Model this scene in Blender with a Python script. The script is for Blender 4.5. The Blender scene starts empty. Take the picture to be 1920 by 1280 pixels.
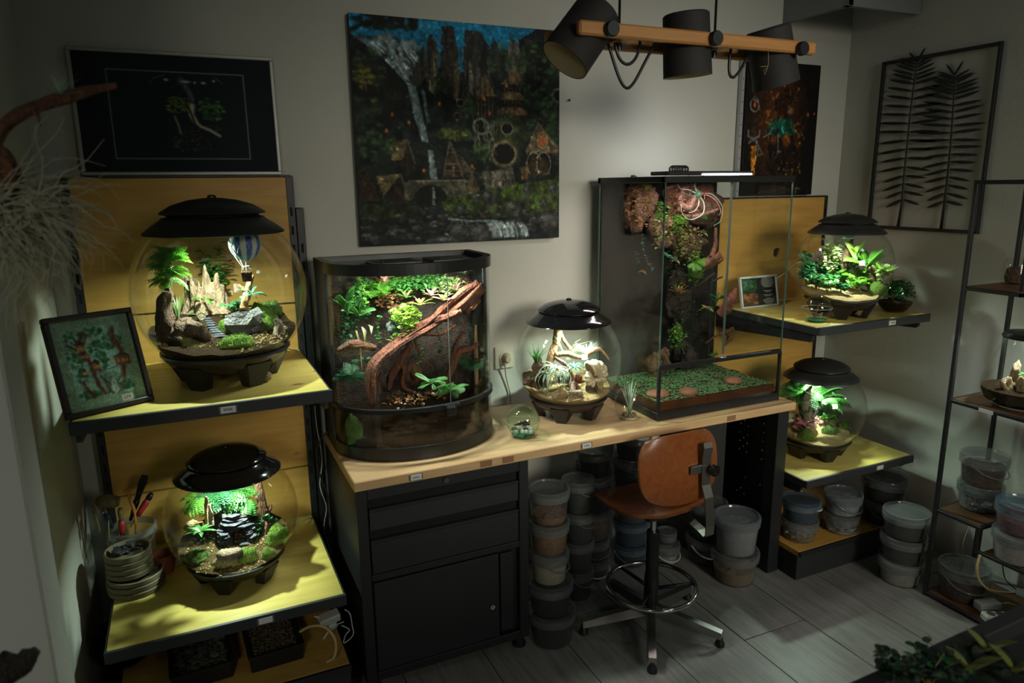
import bpy, bmesh, math, random
import numpy as np
from mathutils import Vector, Matrix, Euler, noise as mnoise
R = random.Random(7)
PI = math.pi
scene = bpy.context.scene
C = scene.collection

# ---------------------------------------------------------------- camera, world, lights, exposure
CAM_H = 1.58
CAM_ROWS = ((0.9079367158, -0.4189531932, -0.0113640683), (-0.1008880186, -0.1921616711, -0.9761636645), (0.4067831459, 0.8874413299, -0.2167379941))
FPX = 1328.2228
cam = bpy.data.cameras.new('camera')
cam.sensor_width = 36.0
cam.lens = FPX / 1920 * 36
cam.clip_start = 0.02
camo = bpy.data.objects.new('camera', cam)
C.objects.link(camo)
rr, dd, ff = [Vector(v) for v in CAM_ROWS]
camo.matrix_world = Matrix(((rr.x, -dd.x, -ff.x, 0), (rr.y, -dd.y, -ff.y, 0), (rr.z, -dd.z, -ff.z, CAM_H), (0, 0, 0, 1)))
scene.camera = camo
cam.dof.use_dof = True
cam.dof.focus_distance = 2.35
cam.dof.aperture_fstop = 4.5

world = bpy.data.worlds.new('world')
scene.world = world
world.use_nodes = True
bg = world.node_tree.nodes['Background']
bg.inputs[0].default_value = (0.80, 0.90, 1.0, 1)
bg.inputs[1].default_value = 0.028

scene.view_settings.view_transform = 'Standard'
scene.view_settings.look = 'None'
scene.view_settings.exposure = 0.0
scene.view_settings.gamma = 1.0
scene.view_settings.use_curve_mapping = False
cy = scene.cycles
cy.use_denoising = True
cy.use_adaptive_sampling = True
cy.adaptive_threshold = 0.03
cy.max_bounces = 8
cy.diffuse_bounces = 3
cy.glossy_bounces = 3
cy.transmission_bounces = 8
cy.transparent_max_bounces = 22
cy.caustics_reflective = False
cy.caustics_refractive = False
cy.sample_clamp_indirect = 3.0

def area_light(name, loc, target, size, power, color, size_y=None, spread=180):
    l = bpy.data.lights.new(name, 'AREA')
    l.energy = power; l.color = color; l.size = size
    if size_y:
        l.shape = 'RECTANGLE'; l.size_y = size_y
    o = bpy.data.objects.new(name, l); C.objects.link(o)
    o.location = loc
    o.rotation_euler = (Vector(target) - Vector(loc)).to_track_quat('-Z', 'Y').to_euler()
    l.spread = math.radians(spread)
    return o
# fill light added behind the camera, and another added for the floor patch
area_light('front_fill_light', (1.7, -2.2, 2.1), (1.72, 2.4, .92), 1.1, 8.6, (1.0, 0.94, 0.78), 0.9, 46)
area_light('floor_patch_light', (2.3, 0.35, 2.6), (1.52, 1.34, 0.0), 0.25, 2.0, (0.78, 0.98, 1.0))

area_light('pier_fill_light', (-.85, -1.1, 1.9), (-.42, 1.2, .85), 0.4, 1.9, (0.97, 1.0, 0.86), 0.4, 80)  # unseen light added to brighten the pier and the foreground branch

# ---------------------------------------------------------------- helpers
def at(px, py, y):
    """point of the room seen at (px,py) on the plane that lies y metres behind the camera's wall line"""
    a, b = (px - 960) / FPX, (py - 640) / FPX
    d = rr * a + dd * b + ff
    return Vector((0, 0, CAM_H)) + d * (y / d.y)
def atz(px, py, z):
    a, b = (px - 960) / FPX, (py - 640) / FPX
    d = rr * a + dd * b + ff
    return Vector((0, 0, CAM_H)) + d * ((z - CAM_H) / d.z)

class MB:
    def __init__(s):
        s.v = []; s.f = []; s.sm = []; s.mi = []
    def add(s, vs, fs, smooth=False, mi=0):
        o = len(s.v)
        s.v.extend([tuple(v) for v in vs])
        for f in fs:
            s.f.append([i + o for i in f]); s.sm.append(smooth); s.mi.append(mi)
        return s
    def box(s, c, sz, bev=0.0, rot=None, mi=0):
        hx, hy, hz = sz[0] / 2, sz[1] / 2, sz[2] / 2
        c = Vector(c)
        b = min(bev, hx * .9, hy * .9, hz * .9)
        vs = []; fs = []
        if b <= 0:
            for z in (-hz, hz):
                for x, y in ((-hx, -hy), (hx, -hy), (hx, hy), (-hx, hy)):
                    vs.append(Vector((x, y, z)))
            fs = [(3, 2, 1, 0), (4, 5, 6, 7), (0, 1, 5, 4), (1, 2, 6, 5), (2, 3, 7, 6), (3, 0, 4, 7)]
        else:
            idx = {}
            for sx in (-1, 1):
                for sy in (-1, 1):
                    for sz_ in (-1, 1):
                        for ax in range(3):
                            p = [sx * (hx - b), sy * (hy - b), sz_ * (hz - b)]
                            p[ax] = (sx * hx, sy * hy, sz_ * hz)[ax]
                            idx[(sx, sy, sz_, ax)] = len(vs); vs.append(Vector(p))
            def q(l): fs.append(l)
            for ax in range(3):
                for sg in (-1, 1):
                    o = [a for a in range(3) if a != ax]
                    l = []
                    for u, w in ((-1, -1), (1, -1), (1, 1), (-1, 1)):
                        k = [0, 0, 0]; k[ax] = sg; k[o[0]] = u; k[o[1]] = w
                        l.append(idx[(k[0], k[1], k[2], ax)])
                    q(l)
            for ax in range(3):
                o = [a for a in range(3) if a != ax]
                for u in (-1, 1):
                    for w in (-1, 1):
                        l = []
                        for t, a2 in ((-1, o[0]), (1, o[0]), (1, o[1]), (-1, o[1])):
                            k = [0, 0, 0]; k[ax] = t; k[o[0]] = u; k[o[1]] = w
                            l.append(idx[(k[0], k[1], k[2], a2)])
                        q(l)
            for sx in (-1, 1):
                for sy in (-1, 1):
                    for sz_ in (-1, 1):
                        q([idx[(sx, sy, sz_, a)] for a in range(3)])
        if rot is not None:
            m = rot if isinstance(rot, Matrix) else Euler(rot).to_matrix()
            vs = [m @ v for v in vs]
        s.add([v + c for v in vs], fs, False, mi)
        return s
    def tube(s, pts, rad, seg=8, cap=True, smooth=True, mi=0, closed=False, squash=1.0, jit=0.0, rng=None):
        pts = [Vector(p) for p in pts]
        n = len(pts)
        if not hasattr(rad, '__len__'): rad = [rad] * n
        t0 = (pts[1] - pts[0]).normalized()
        up = Vector((0, 0, 1)) if abs(t0.z) < .9 else Vector((1, 0, 0))
        u = t0.cross(up).normalized()
        vs = []
        for i in range(n):
            if closed: t = pts[(i + 1) % n] - pts[i - 1]
            elif i == 0: t = pts[1] - pts[0]
            elif i == n - 1: t = pts[-1] - pts[-2]
            else: t = pts[i + 1] - pts[i - 1]
            t = t.normalized() if t.length > 1e-9 else t0
            u = (u - t * u.dot(t))
            u = u.normalized() if u.length > 1e-6 else t.orthogonal().normalized()
            w = t.cross(u)
            for k in range(seg):
                a = 2 * PI * k / seg
                r_ = rad[i]
                if jit: r_ *= 1 + jit * ((rng or R).random() - .5) * 2
                vs.append(pts[i] + u * math.cos(a) * r_ + w * math.sin(a) * r_ * squash)
        fs = []
        m = n if closed else n - 1
        for i in range(m):
            for k in range(seg):
                a = i * seg + k; b = i * seg + (k + 1) % seg
                j = (i + 1) % n
                fs.append((a, b, j * seg + (k + 1) % seg, j * seg + k))
        if cap and not closed:
            fs.append(tuple(range(seg - 1, -1, -1)))
            fs.append(tuple((n - 1) * seg + k for k in range(seg)))
        s.add(vs, fs, smooth, mi)
        return s
    def lathe(s, prof, seg=32, c=(0, 0, 0), smooth=True, mi=0, sharp=40, a0=0.0, a1=2 * PI, sx=1.0, sy=1.0):
        """prof: list of (r,z); sharp corners get split rings"""
        c = Vector(c)
        full = abs(a1 - a0 - 2 * PI) < 1e-6
        runs = [[prof[0]]]
        for i in range(1, len(prof)):
            runs[-1].append(prof[i])
            if i < len(prof) - 1:
                ax, ay = prof[i][0] - prof[i - 1][0], prof[i][1] - prof[i - 1][1]
                bx, by = prof[i + 1][0] - prof[i][0], prof[i + 1][1] - prof[i][1]
                la, lb = math.hypot(ax, ay), math.hypot(bx, by)
                if la > 0 and lb > 0 and (ax * bx + ay * by) / la / lb < math.cos(math.radians(sharp)):
                    runs.append([prof[i]])
        nk = seg if full else seg + 1
        for run in runs:
            vs = []; fs = []
            for (r_, z) in run:
                for k in range(nk):
                    a = a0 + (a1 - a0) * k / seg
                    vs.append(c + Vector((r_ * math.cos(a) * sx, r_ * math.sin(a) * sy, z)))
            for i in range(len(run) - 1):
                for k in range(seg):
                    k2 = (k + 1) % nk
                    fs.append((i * nk + k, i * nk + k2, (i + 1) * nk + k2, (i + 1) * nk + k))
            s.add(vs, fs, smooth, mi)
        return s
    def prism(s, poly, z0, z1, smooth=False, mi=0, M=None):
        n = len(poly)
        vs = [Vector((x, y, z0)) for x, y in poly] + [Vector((x, y, z1)) for x, y in poly]
        if M is not None: vs = [M @ v for v in vs]
        fs = [tuple(range(n - 1, -1, -1)), tuple(range(n, 2 * n))]
        s.add(vs, fs, False, mi)
        vs2 = list(vs)
        s.add(vs2, [(i, (i + 1) % n, n + (i + 1) % n, n + i) for i in range(n)], smooth, mi)
        return s
    def xf(s, M):
        s.v = [tuple(M @ Vector(v)) for v in s.v]
        return s
    def mesh(s, name):
        m = bpy.data.meshes.new(name)
        m.from_pydata(s.v, [], s.f)
        m.polygons.foreach_set('use_smooth', s.sm)
        if any(s.mi): m.polygons.foreach_set('material_index', s.mi)
        m.validate(); m.update()
        return m

def fix_normals(me):
    bm = bmesh.new(); bm.from_mesh(me)
    bmesh.ops.recalc_face_normals(bm, faces=bm.faces)
    bm.to_mesh(me); bm.free()

def link(name, me, parent=None, loc=(0, 0, 0), rot=(0, 0, 0), scale=1.0):
    o = bpy.data.objects.new(name, me)
    C.objects.link(o)
    o.location = loc; o.rotation_euler = rot
    o.scale = (scale,) * 3 if not hasattr(scale, '__len__') else scale
    if parent: o.parent = parent
    return o
def obj(name, mb, mats, parent=None, loc=(0, 0, 0), rot=(0, 0, 0), scale=1.0, norm=True):
    me = mb.mesh(name) if isinstance(mb, MB) else mb
    if norm: fix_normals(me)
    if not isinstance(mats, (list, tuple)): mats = [mats]
    for m in mats: me.materials.append(m)
    return link(name, me, parent, loc, rot, scale)
def tag(o, label, cat, group=None, kind=None):
    o['label'] = label; o['category'] = cat
    if group: o['group'] = group
    if kind: o['kind'] = kind
    return o
def thing(name, label, cat, loc=(0, 0, 0), rotz=0, group=None):
    o = bpy.data.objects.new(name, None); C.objects.link(o)
    o.empty_display_size = 0.05
    o.location = loc; o.rotation_euler = (0, 0, rotz)
    return tag(o, label, cat, group)
def struct(name, mb, m, label, cat, parent=None):
    o = obj(name, mb, m, parent)
    if parent is None: tag(o, label, cat, kind='structure')
    return o

# ---------------------------------------------------------------- materials
MATS = {}
def lin(c):
    """0-255 display colour -> linear"""
    return tuple(((v / 255 + .055) / 1.055) ** 2.4 if v / 255 > .04045 else v / 255 / 12.92 for v in c)
def mat(name, col, rough=.6, metal=0.0, var=None, vscale=20.0, bump=0.0, bscale=60.0, spec=.5, emit=0.0, stretch=(1, 1, 1), alpha=1.0, sss=0.0, coat=0.0, detail=4.0, transl=None):
    if name in MATS: return MATS[name]
    m = bpy.data.materials.new(name); MATS[name] = m
    m.use_nodes = True
    nt = m.node_tree; b = nt.nodes['Principled BSDF']
    b.inputs['Base Color'].default_value = (*col, 1)
    b.inputs['Roughness'].default_value = rough
    b.inputs['Metallic'].default_value = metal
    b.inputs['Specular IOR Level'].default_value = spec
    if coat: b.inputs['Coat Weight'].default_value = coat
    if emit:
        b.inputs['Emission Color'].default_value = (*col, 1); b.inputs['Emission Strength'].default_value = emit
    if alpha < 1: b.inputs['Alpha'].default_value = alpha
    if var is not None or bump:
        tc = nt.nodes.new('ShaderNodeTexCoord'); mp = nt.nodes.new('ShaderNodeMapping')
        mp.inputs['Scale'].default_value = stretch
        nt.links.new(tc.outputs['Object'], mp.inputs[0])
        if var is not None:
            nz = nt.nodes.new('ShaderNodeTexNoise'); nz.inputs['Scale'].default_value = vscale; nz.inputs['Detail'].default_value = detail
            nt.links.new(mp.outputs[0], nz.inputs['Vector'])
            cr = nt.nodes.new('ShaderNodeValToRGB')
            cr.color_ramp.elements[0].position = .32; cr.color_ramp.elements[1].position = .68
            cr.color_ramp.elements[0].color = (*col, 1); cr.color_ramp.elements[1].color = (*var, 1)
            nt.links.new(nz.outputs['Fac'], cr.inputs[0]); nt.links.new(cr.outputs[0], b.inputs['Base Color'])
            if emit: nt.links.new(cr.outputs[0], b.inputs['Emission Color'])
        if bump:
            n2 = nt.nodes.new('ShaderNodeTexNoise'); n2.inputs['Scale'].default_value = bscale; n2.inputs['Detail'].default_value = 5
            nt.links.new(mp.outputs[0], n2.inputs['Vector'])
            bp = nt.nodes.new('ShaderNodeBump'); bp.inputs['Strength'].default_value = bump; bp.inputs['Distance'].default_value = .01
            nt.links.new(n2.outputs['Fac'], bp.inputs['Height']); nt.links.new(bp.outputs[0], b.inputs['Normal'])
    if transl is not None:
        t = nt.nodes.new('ShaderNodeBsdfTranslucent'); t.inputs[0].default_value = (*transl, 1)
        mx = nt.nodes.new('ShaderNodeMixShader'); mx.inputs[0].default_value = .35
        nt.links.new(b.outputs[0], mx.inputs[1]); nt.links.new(t.outputs[0], mx.inputs[2])
        nt.links.new(mx.outputs[0], nt.nodes['Material Output'].inputs[0])
    return m
def wood(name, c1, c2, knot, rough=.5, axis='x', scale=1.0, knots=True, spec=.4):
    """softwood board: long grain bands and oval knots"""
    if name in MATS: return MATS[name]
    m = bpy.data.materials.new(name); MATS[name] = m
    m.use_nodes = True
    nt = m.node_tree; b = nt.nodes['Principled BSDF']; N = nt.nodes.new; L = nt.links.new
    b.inputs['Roughness'].default_value = rough; b.inputs['Specular IOR Level'].default_value = spec
    tc = N('ShaderNodeTexCoord')
    mp = N('ShaderNodeMapping'); mp.inputs['Scale'].default_value = {'x': (1.6, 14, 14), 'y': (14, 1.6, 14), 'z': (14, 14, 1.6)}[axis]
    L(tc.outputs['Object'], mp.inputs[0])
    nz = N('ShaderNodeTexNoise'); nz.inputs['Scale'].default_value = 2.2 * scale; nz.inputs['Detail'].default_value = 6; nz.inputs['Distortion'].default_value = .8
    L(mp.outputs[0], nz.inputs['Vector'])
    cr = N('ShaderNodeValToRGB'); cr.color_ramp.elements[0].position = .3; cr.color_ramp.elements[1].position = .72
    cr.color_ramp.elements[0].color = (*c2, 1); cr.color_ramp.elements[1].color = (*c1, 1)
    L(nz.outputs['Fac'], cr.inputs[0])
    out = cr.outputs[0]
    if knots:
        mk = N('ShaderNodeMapping'); mk.inputs['Scale'].default_value = {'x': (4.2, 7.5, 7.5), 'y': (7.5, 4.2, 7.5), 'z': (7.5, 7.5, 4.2)}[axis]
        L(tc.outputs['Object'], mk.inputs[0])
        vo = N('ShaderNodeTexVoronoi'); vo.inputs['Scale'].default_value = 1.0 * scale
        L(mk.outputs[0], vo.inputs['Vector'])
        kr = N('ShaderNodeValToRGB'); kr.color_ramp.elements[0].position = .06; kr.color_ramp.elements[1].position = .12
        kr.color_ramp.elements[0].color = (1, 1, 1, 1); kr.color_ramp.elements[1].color = (0, 0, 0, 1)
        L(vo.outputs['Distance'], kr.inputs[0])
        mx = N('ShaderNodeMixRGB'); L(kr.outputs[0], mx.inputs[0]); L(out, mx.inputs[1]); mx.inputs[2].default_value = (*knot, 1)
        out = mx.outputs[0]
    L(out, b.inputs['Base Color'])
    bp = N('ShaderNodeBump'); bp.inputs['Strength'].default_value = .08; bp.inputs['Distance'].default_value = .004
    L(nz.outputs['Fac'], bp.inputs['Height']); L(bp.outputs[0], b.inputs['Normal'])
    return m
def glass(name, tint=(1, 1, 1), refl=1.0, ior=1.45, rough=0.0, haze=0.0, hazecol=(1, 1, 1)):
    """clear pane: passes light straight through, mirrors by angle"""
    if name in MATS: return MATS[name]
    m = bpy.data.materials.new(name); MATS[name] = m
    m.use_nodes = True
    nt = m.node_tree; N = nt.nodes.new; L = nt.links.new
    nt.nodes.remove(nt.nodes['Principled BSDF'])
    tr = N('ShaderNodeBsdfTransparent'); tr.inputs[0].default_value = (*tint, 1)
    gl = N('ShaderNodeBsdfGlossy'); gl.inputs['Roughness'].default_value = rough
    fr = N('ShaderNodeLayerWeight'); fr.inputs[0].default_value = .5
    pw = N('ShaderNodeMath'); pw.operation = 'POWER'; pw.inputs[1].default_value = 4.5; L(fr.outputs['Facing'], pw.inputs[0])
    mul = N('ShaderNodeMath'); mul.operation = 'MULTIPLY_ADD'; mul.inputs[1].default_value = .55 * refl; mul.inputs[2].default_value = .032 * refl
    L(pw.outputs[0], mul.inputs[0])
    mx = N('ShaderNodeMixShader'); L(mul.outputs[0], mx.inputs[0]); L(tr.outputs[0], mx.inputs[1]); L(gl.outputs[0], mx.inputs[2])
    res = mx.outputs[0]
    if haze:
        df = N('ShaderNodeBsdfDiffuse'); df.inputs[0].default_value = (*hazecol, 1)
        tl = N('ShaderNodeBsdfTranslucent'); tl.inputs[0].default_value = (*hazecol, 1)
        ad = N('ShaderNodeMixShader'); ad.inputs[0].default_value = .5
        L(df.outputs[0], ad.inputs[1]); L(tl.outputs[0], ad.inputs[2])
        m2 = N('ShaderNodeMixShader'); m2.inputs[0].default_value = haze
        L(res, m2.inputs[1]); L(ad.outputs[0], m2.inputs[2]); res = m2.outputs[0]
    L(res, nt.nodes['Material Output'].inputs[0])
    return m

M_WALL = mat('wall_paint', (.52, .52, .47), .9, var=(.50, .495, .44), vscale=3, bump=.12, bscale=90)
M_CEIL = mat('ceiling_paint', (.50, .50, .46), .9, bump=.1, bscale=50)
M_BEAM = mat('beam_grey_paint', (.22, .23, .23), .8, bump=.2, bscale=40)
M_PINE = wood('pine_board', (.56, .32, .075), (.46, .245, .052), (.15, .06, .018), .5, 'x', 1.35)
M_PINESH = wood('pine_shelf_board', (.56, .46, .125), (.46, .345, .08), (.22, .11, .03), .42, 'x', 1.35)
M_BEECH = wood('beech_worktop', (.60, .41, .225), (.48, .31, .15), (.35, .15, .06), .33, 'x', 1.3, knots=False)
M_BLACK = mat('black_powder_coat', (.012, .013, .014), .45, bump=.05, bscale=300)
M_RAIL = mat('charcoal_shelf_rail', (.022, .024, .026), .5)
M_GLOSS = mat('glossy_black_plastic', (.008, .008, .009), .12, coat=.4)
M_BASEPL = mat('brown_black_plastic', (.022, .016, .012), .28)
M_FRAME = mat('black_tank_frame', (.010, .011, .011), .35)
M_TAG = mat('white_tag', (.62, .62, .60), .5)
M_INK = mat('ink', (.02, .02, .02), .6)
M_CHROME = mat('chrome', (.62, .62, .62), .14, metal=1.0, var=(.45, .44, .42), vscale=25)
M_STEEL = mat('dull_steel', (.36, .35, .33), .34, metal=1.0)
M_GLASS = glass('clear_glass', (.975, .985, .97), .8)
M_PANE = glass('pane_glass', (.955, .975, .96), .9)
M_EDGE = mat('glass_edge_green', (.05, .11, .09), .2, spec=.8)
M_LED = mat('led_diffuser', (.88, 1.0, .96), .4, emit=9.0)
M_LEDB = mat('led_strip', (.93, .98, 1.0), .4, emit=7.0)
# ---------------------------------------------------------------- the room
WY, RX, LX, ZC = 2.50, 2.875, -.37, 3.0
M_FLOOR = None
def floor_mat():
    m = bpy.data.materials.new('grey_plank_tile'); m.use_nodes = True
    nt = m.node_tree; b = nt.nodes['Principled BSDF']; N = nt.nodes.new; L = nt.links.new
    tc = N('ShaderNodeTexCoord'); mp = N('ShaderNodeMapping'); mp.inputs['Scale'].default_value = (26, 2.4, 1)
    L(tc.outputs['Object'], mp.inputs[0])
    oi = N('ShaderNodeObjectInfo'); ad = N('ShaderNodeVectorMath'); ad.operation = 'ADD'
    sc = N('ShaderNodeVectorMath'); sc.operation = 'SCALE'; sc.inputs['Scale'].default_value = 37.0
    cb = N('ShaderNodeCombineXYZ'); L(oi.outputs['Random'], cb.inputs[0]); L(oi.outputs['Random'], cb.inputs[1])
    L(cb.outputs[0], sc.inputs[0]); L(mp.outputs[0], ad.inputs[0]); L(sc.outputs[0], ad.inputs[1])
    nz = N('ShaderNodeTexNoise'); nz.inputs['Scale'].default_value = 1.6; nz.inputs['Detail'].default_value = 8; nz.inputs['Roughness'].default_value = .65
    L(ad.outputs[0], nz.inputs['Vector'])
    cr = N('ShaderNodeValToRGB'); cr.color_ramp.elements[0].position = .25; cr.color_ramp.elements[1].position = .8
    cr.color_ramp.elements[0].color = (.13, .125, .115, 1); cr.color_ramp.elements[1].color = (.30, .295, .28, 1)
    L(nz.outputs['Fac'], cr.inputs[0]); L(cr.outputs[0], b.inputs['Base Color'])
    b.inputs['Roughness'].default_value = .42
    bp = N('ShaderNodeBump'); bp.inputs['Strength'].default_value = .1; bp.inputs['Distance'].default_value = .003
    L(nz.outputs['Fac'], bp.inputs['Height']); L(bp.outputs[0], b.inputs['Normal'])
    return m
M_FLOOR = floor_mat()
M_GROUT = mat('brown_grout', (.05, .042, .034), .9)
fl = struct('floor', MB().box((1.2, .4, -.025), (4.6, 5.2, .03)), M_GROUT, 'grey wood-look plank tile floor of the shop', 'floor')
TW, TL = .285, 1.16
tile_me = MB().box((0, 0, 0), (TW - .0035, TL - .0035, .012), .0012).mesh('tile'); tile_me.materials.append(M_FLOOR)
fix_normals(tile_me)
xj = atz(1500.8, 1155.7, 0).x   # one joint line runs here
for i in range(-8, 6):
    off = (i % 3) * TL / 3 + .12
    for j in range(-2, 3):
        x = xj + (i + .5) * TW; y = j * TL + off + .2
        if x < LX - .1 or x > RX + .15 or y - TL / 2 > WY or y + TL / 2 < -1.4: continue
        link('tile', tile_me, fl, (x, y, -.006))
struct('wall_back', MB().box((1.25, WY + .06, ZC / 2), (3.5, .12, ZC)), M_WALL, 'off-white plastered back wall behind the terrariums', 'wall')
struct('wall_right', MB().box((RX + .06, .65, ZC / 2), (.12, 3.82, ZC)), M_WALL, 'off-white plastered side wall with metal leaf art', 'wall')
struct('wall_left', MB().box((LX - .06, 2.02, ZC / 2), (.12, 1.08, ZC)), M_WALL, 'narrow off-white side wall beside the left shelving', 'wall')
struct('wall_pier', MB().box((-.752, 1.26, ZC / 2), (1.0, .12, ZC), .004), M_WALL, 'pale wall pier at the left edge of the view', 'wall')
struct('ceiling', MB().box((1.1, .55, ZC + .05), (4.4, 4.2, .1)), M_CEIL, 'off-white plaster ceiling above the shop corner', 'ceiling')
# boxed-in ceiling beams at the right
bx0 = at(1467, 45, WY)
bz_ = 2.247
struct('beam', MB().box((bx0.x + .015, 2.33, (bz_ + ZC) / 2), (.03, .34, ZC - bz_), .003), M_BEAM, 'grey boxed ceiling beam running from the back wall', 'beam')
struct('beam_cross', MB().box(((bx0.x + RX) / 2, 2.175, (bz_ + ZC) / 2), (RX - bx0.x, .03, ZC - bz_), .003), M_BEAM, 'short grey cross beam ending at the side wall', 'beam')

# ---------------------------------------------------------------- shelving units
ZU, ZL, ZB = 1.045, .434, .733
def lettering(cu, m, parent, loc, rot):
    o = bpy.data.objects.new('tmp_text', cu)
    me = bpy.data.meshes.new_from_object(o); bpy.data.objects.remove(o)
    me.materials.clear(); me.materials.append(m)
    return link('lettering', me, parent, loc, rot)
def digits_tag(parent, txt, loc, h=.009, w=.036, holder=True, rot=(PI / 2, 0, 0)):
    t = obj('price_tag', MB().box((0, 0, 0), (w, .0015, h * 1.9), .0004), M_TAG, parent, loc)
    if holder: obj('tag_holder', MB().box((0, .0016, 0), (w * 1.25, .0012, h * 2.3), .0004), mat('clear_holder', (.12, .12, .12), .2), t)
    if txt:
        cu = bpy.data.curves.new('lettering', 'FONT'); cu.body = txt; cu.size = h * 1.25; cu.align_x = 'CENTER'; cu.align_y = 'CENTER'
        cu.extrude = .0001
        lettering(cu, M_INK, t, (0, -.0012, 0), rot)
    return t
def shelving(name, label, x0, x1, ztop, base_z, boards, slots_side, tags, hole=None):
    u = thing(name, label, 'shelving', ((x0 + x1) / 2, 2.15, 0))
    ox, oy = (x0 + x1) / 2, 2.15
    w = x1 - x0
    for s in (-1, 1):
        p = obj('upright', MB().box((s * (w / 2 + .008), 2.465 - oy, ztop / 2 + .001), (.026, .05, ztop + .002), .002), M_BLACK, u)
        for k in range(24):
            zz = .12 + k * .06
            if zz > ztop - .05: break
            obj('slot', MB().box((s * (w / 2 + .008), 2.4395 - oy, zz), (.007, .002, .028)), mat('slot_dark', (.002, .002, .002), .9), p)
    sl = obj('side_rail', MB().box((slots_side * (w / 2 + .036), 2.47 - oy, (ztop - .10) / 2), (.026, .045, ztop - .10), .002), M_BLACK, u)
    for k in range(22):
        zz = .12 + k * .06
        if zz > ztop - .15: break
        obj('slot', MB().box((slots_side * (w / 2 + .036), 2.447 - oy, zz), (.008, .002, .03)), mat('slot_dark', (.002, .002, .002), .9), sl)
    for (z0, z1) in boards:
        if hole and z0 < hole[1] < z1:
            # board with a round cable hole: quad fan around the hole
            hx, hz, hr = hole[0] - ox, hole[1], hole[2]
            mbq = MB(); n = 48
            yb, yf = 2.458 - oy, 2.44 - oy
            ring = []; outer = []
            for k in range(n):
                a = 2 * PI * k / n
                cx, cz = math.cos(a), math.sin(a)
                ring.append((hx + hr * cx, hz + hr * cz))
                tx = ((w / 2 - hx) / cx if cx > 1e-9 else (-w / 2 - hx) / cx if cx < -1e-9 else 1e9)
                tz = ((z1 - hz) / cz if cz > 1e-9 else (z0 - hz) / cz if cz < -1e-9 else 1e9)
                t = min(tx, tz); outer.append((hx + t * cx, hz + t * cz))
            for cxx, czz in ((-w / 2, z0), (w / 2, z0), (w / 2, z1), (-w / 2, z1)):
                k = min(range(n), key=lambda i: (outer[i][0] - cxx) ** 2 + (outer[i][1] - czz) ** 2); outer[k] = (cxx, czz)
            vs = [(x, yf, z) for x, z in ring] + [(x, yf, z) for x, z in outer] + [(x, yb, z) for x, z in ring] + [(x, yb, z) for x, z in outer]
            fs = []
            for k in range(n):
                k2 = (k + 1) % n
                fs += [(k, k2, n + k2, n + k), (2 * n + k, 2 * n + k2, 3 * n + k2, 3 * n + k), (k, k2, 2 * n + k2, 2 * n + k), (n + k, n + k2, 3 * n + k2, 3 * n + k)]
            mbq.add(vs, fs)
            obj('back_board', mbq, M_PINE, u)
        else:
            obj('back_board', MB().box((0, 2.449 - oy, (z0 + z1) / 2), (w, .018, z1 - z0), .0015), M_PINE, u)
    obj('top_cap', MB().box((0, 2.452 - oy, ztop + .0025), (w + .03, .03, .006), .001), M_BLACK, u)
    for z, txt, tx in tags:
        sh = obj('shelf', MB().box((0, (1.874 + 2.436) / 2 - oy, z - .011), (w - .010, 2.436 - 1.874, .022), .001), M_PINESH, u)
        obj('front_rail', MB().box((0, 1.868 - oy, z - .014), (w, .012, .032), .0015), M_RAIL, sh)
        for s in (-1, 1):
            obj('side_flange', MB().box((s * (w / 2 - .003), (1.874 + 2.44) / 2 - oy, z - .016), (.006, .566, .028), .001), M_RAIL, sh)
            obj('bracket', MB().prism([(.29, -.012), (.29, -.075), (.22, -.075), (-.24, -.045), (-.25, -.035), (-.25, -.012)], -.006, .006, M=Matrix.Translation((s * (w / 2 - .012), 0, z - .018)) @ Matrix(((0, 0, 1, 0), (1, 0, 0, 0), (0, 1, 0, 0), (0, 0, 0, 1)))), M_BLACK, sh)
        digits_tag(sh, txt, (tx - ox, 1.860 - oy, z - .014))
    b = obj('base_shelf', MB().box((0, (1.876 + 2.436) / 2 - oy, base_z - .011), (w - .004, 2.436 - 1.876, .022), .001), M_PINE, u)
    obj('base_rail', MB().box((0, 1.868 - oy, base_z - .009), (w, .012, .018), .001), M_BLACK, b)
    obj('kick_plate', MB().box((0, 1.885 - oy, (base_z - .02) / 2), (w, .012, base_z - .022), .001), M_RAIL, b)
    for s in (-1, 1):
        obj('base_side', MB().box((s * (w / 2 - .006), 2.16 - oy, (base_z - .02) / 2), (.01, .55, base_z - .022)), M_BLACK, b)
    return u
shelving('shelving_unit', 'black and pine shelving unit holding the hot-air balloon terrarium', -.288, .322, 1.612, .205,
         [(.03, .615), (.62, 1.196), (1.202, 1.61)], 1, [(ZU, '990€', .06), (ZL, '', .10)])
shelving('shelving_unit', 'black and pine shelving unit beside the metal leaf wall art', 2.112, 2.728, 1.507, .128,
         [(.03, .615), (.62, 1.02), (1.025, 1.505)], -1, [(ZU, '590€', 2.50), (ZL, '', 2.52)], hole=(2.454, 1.262, .022))

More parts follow.
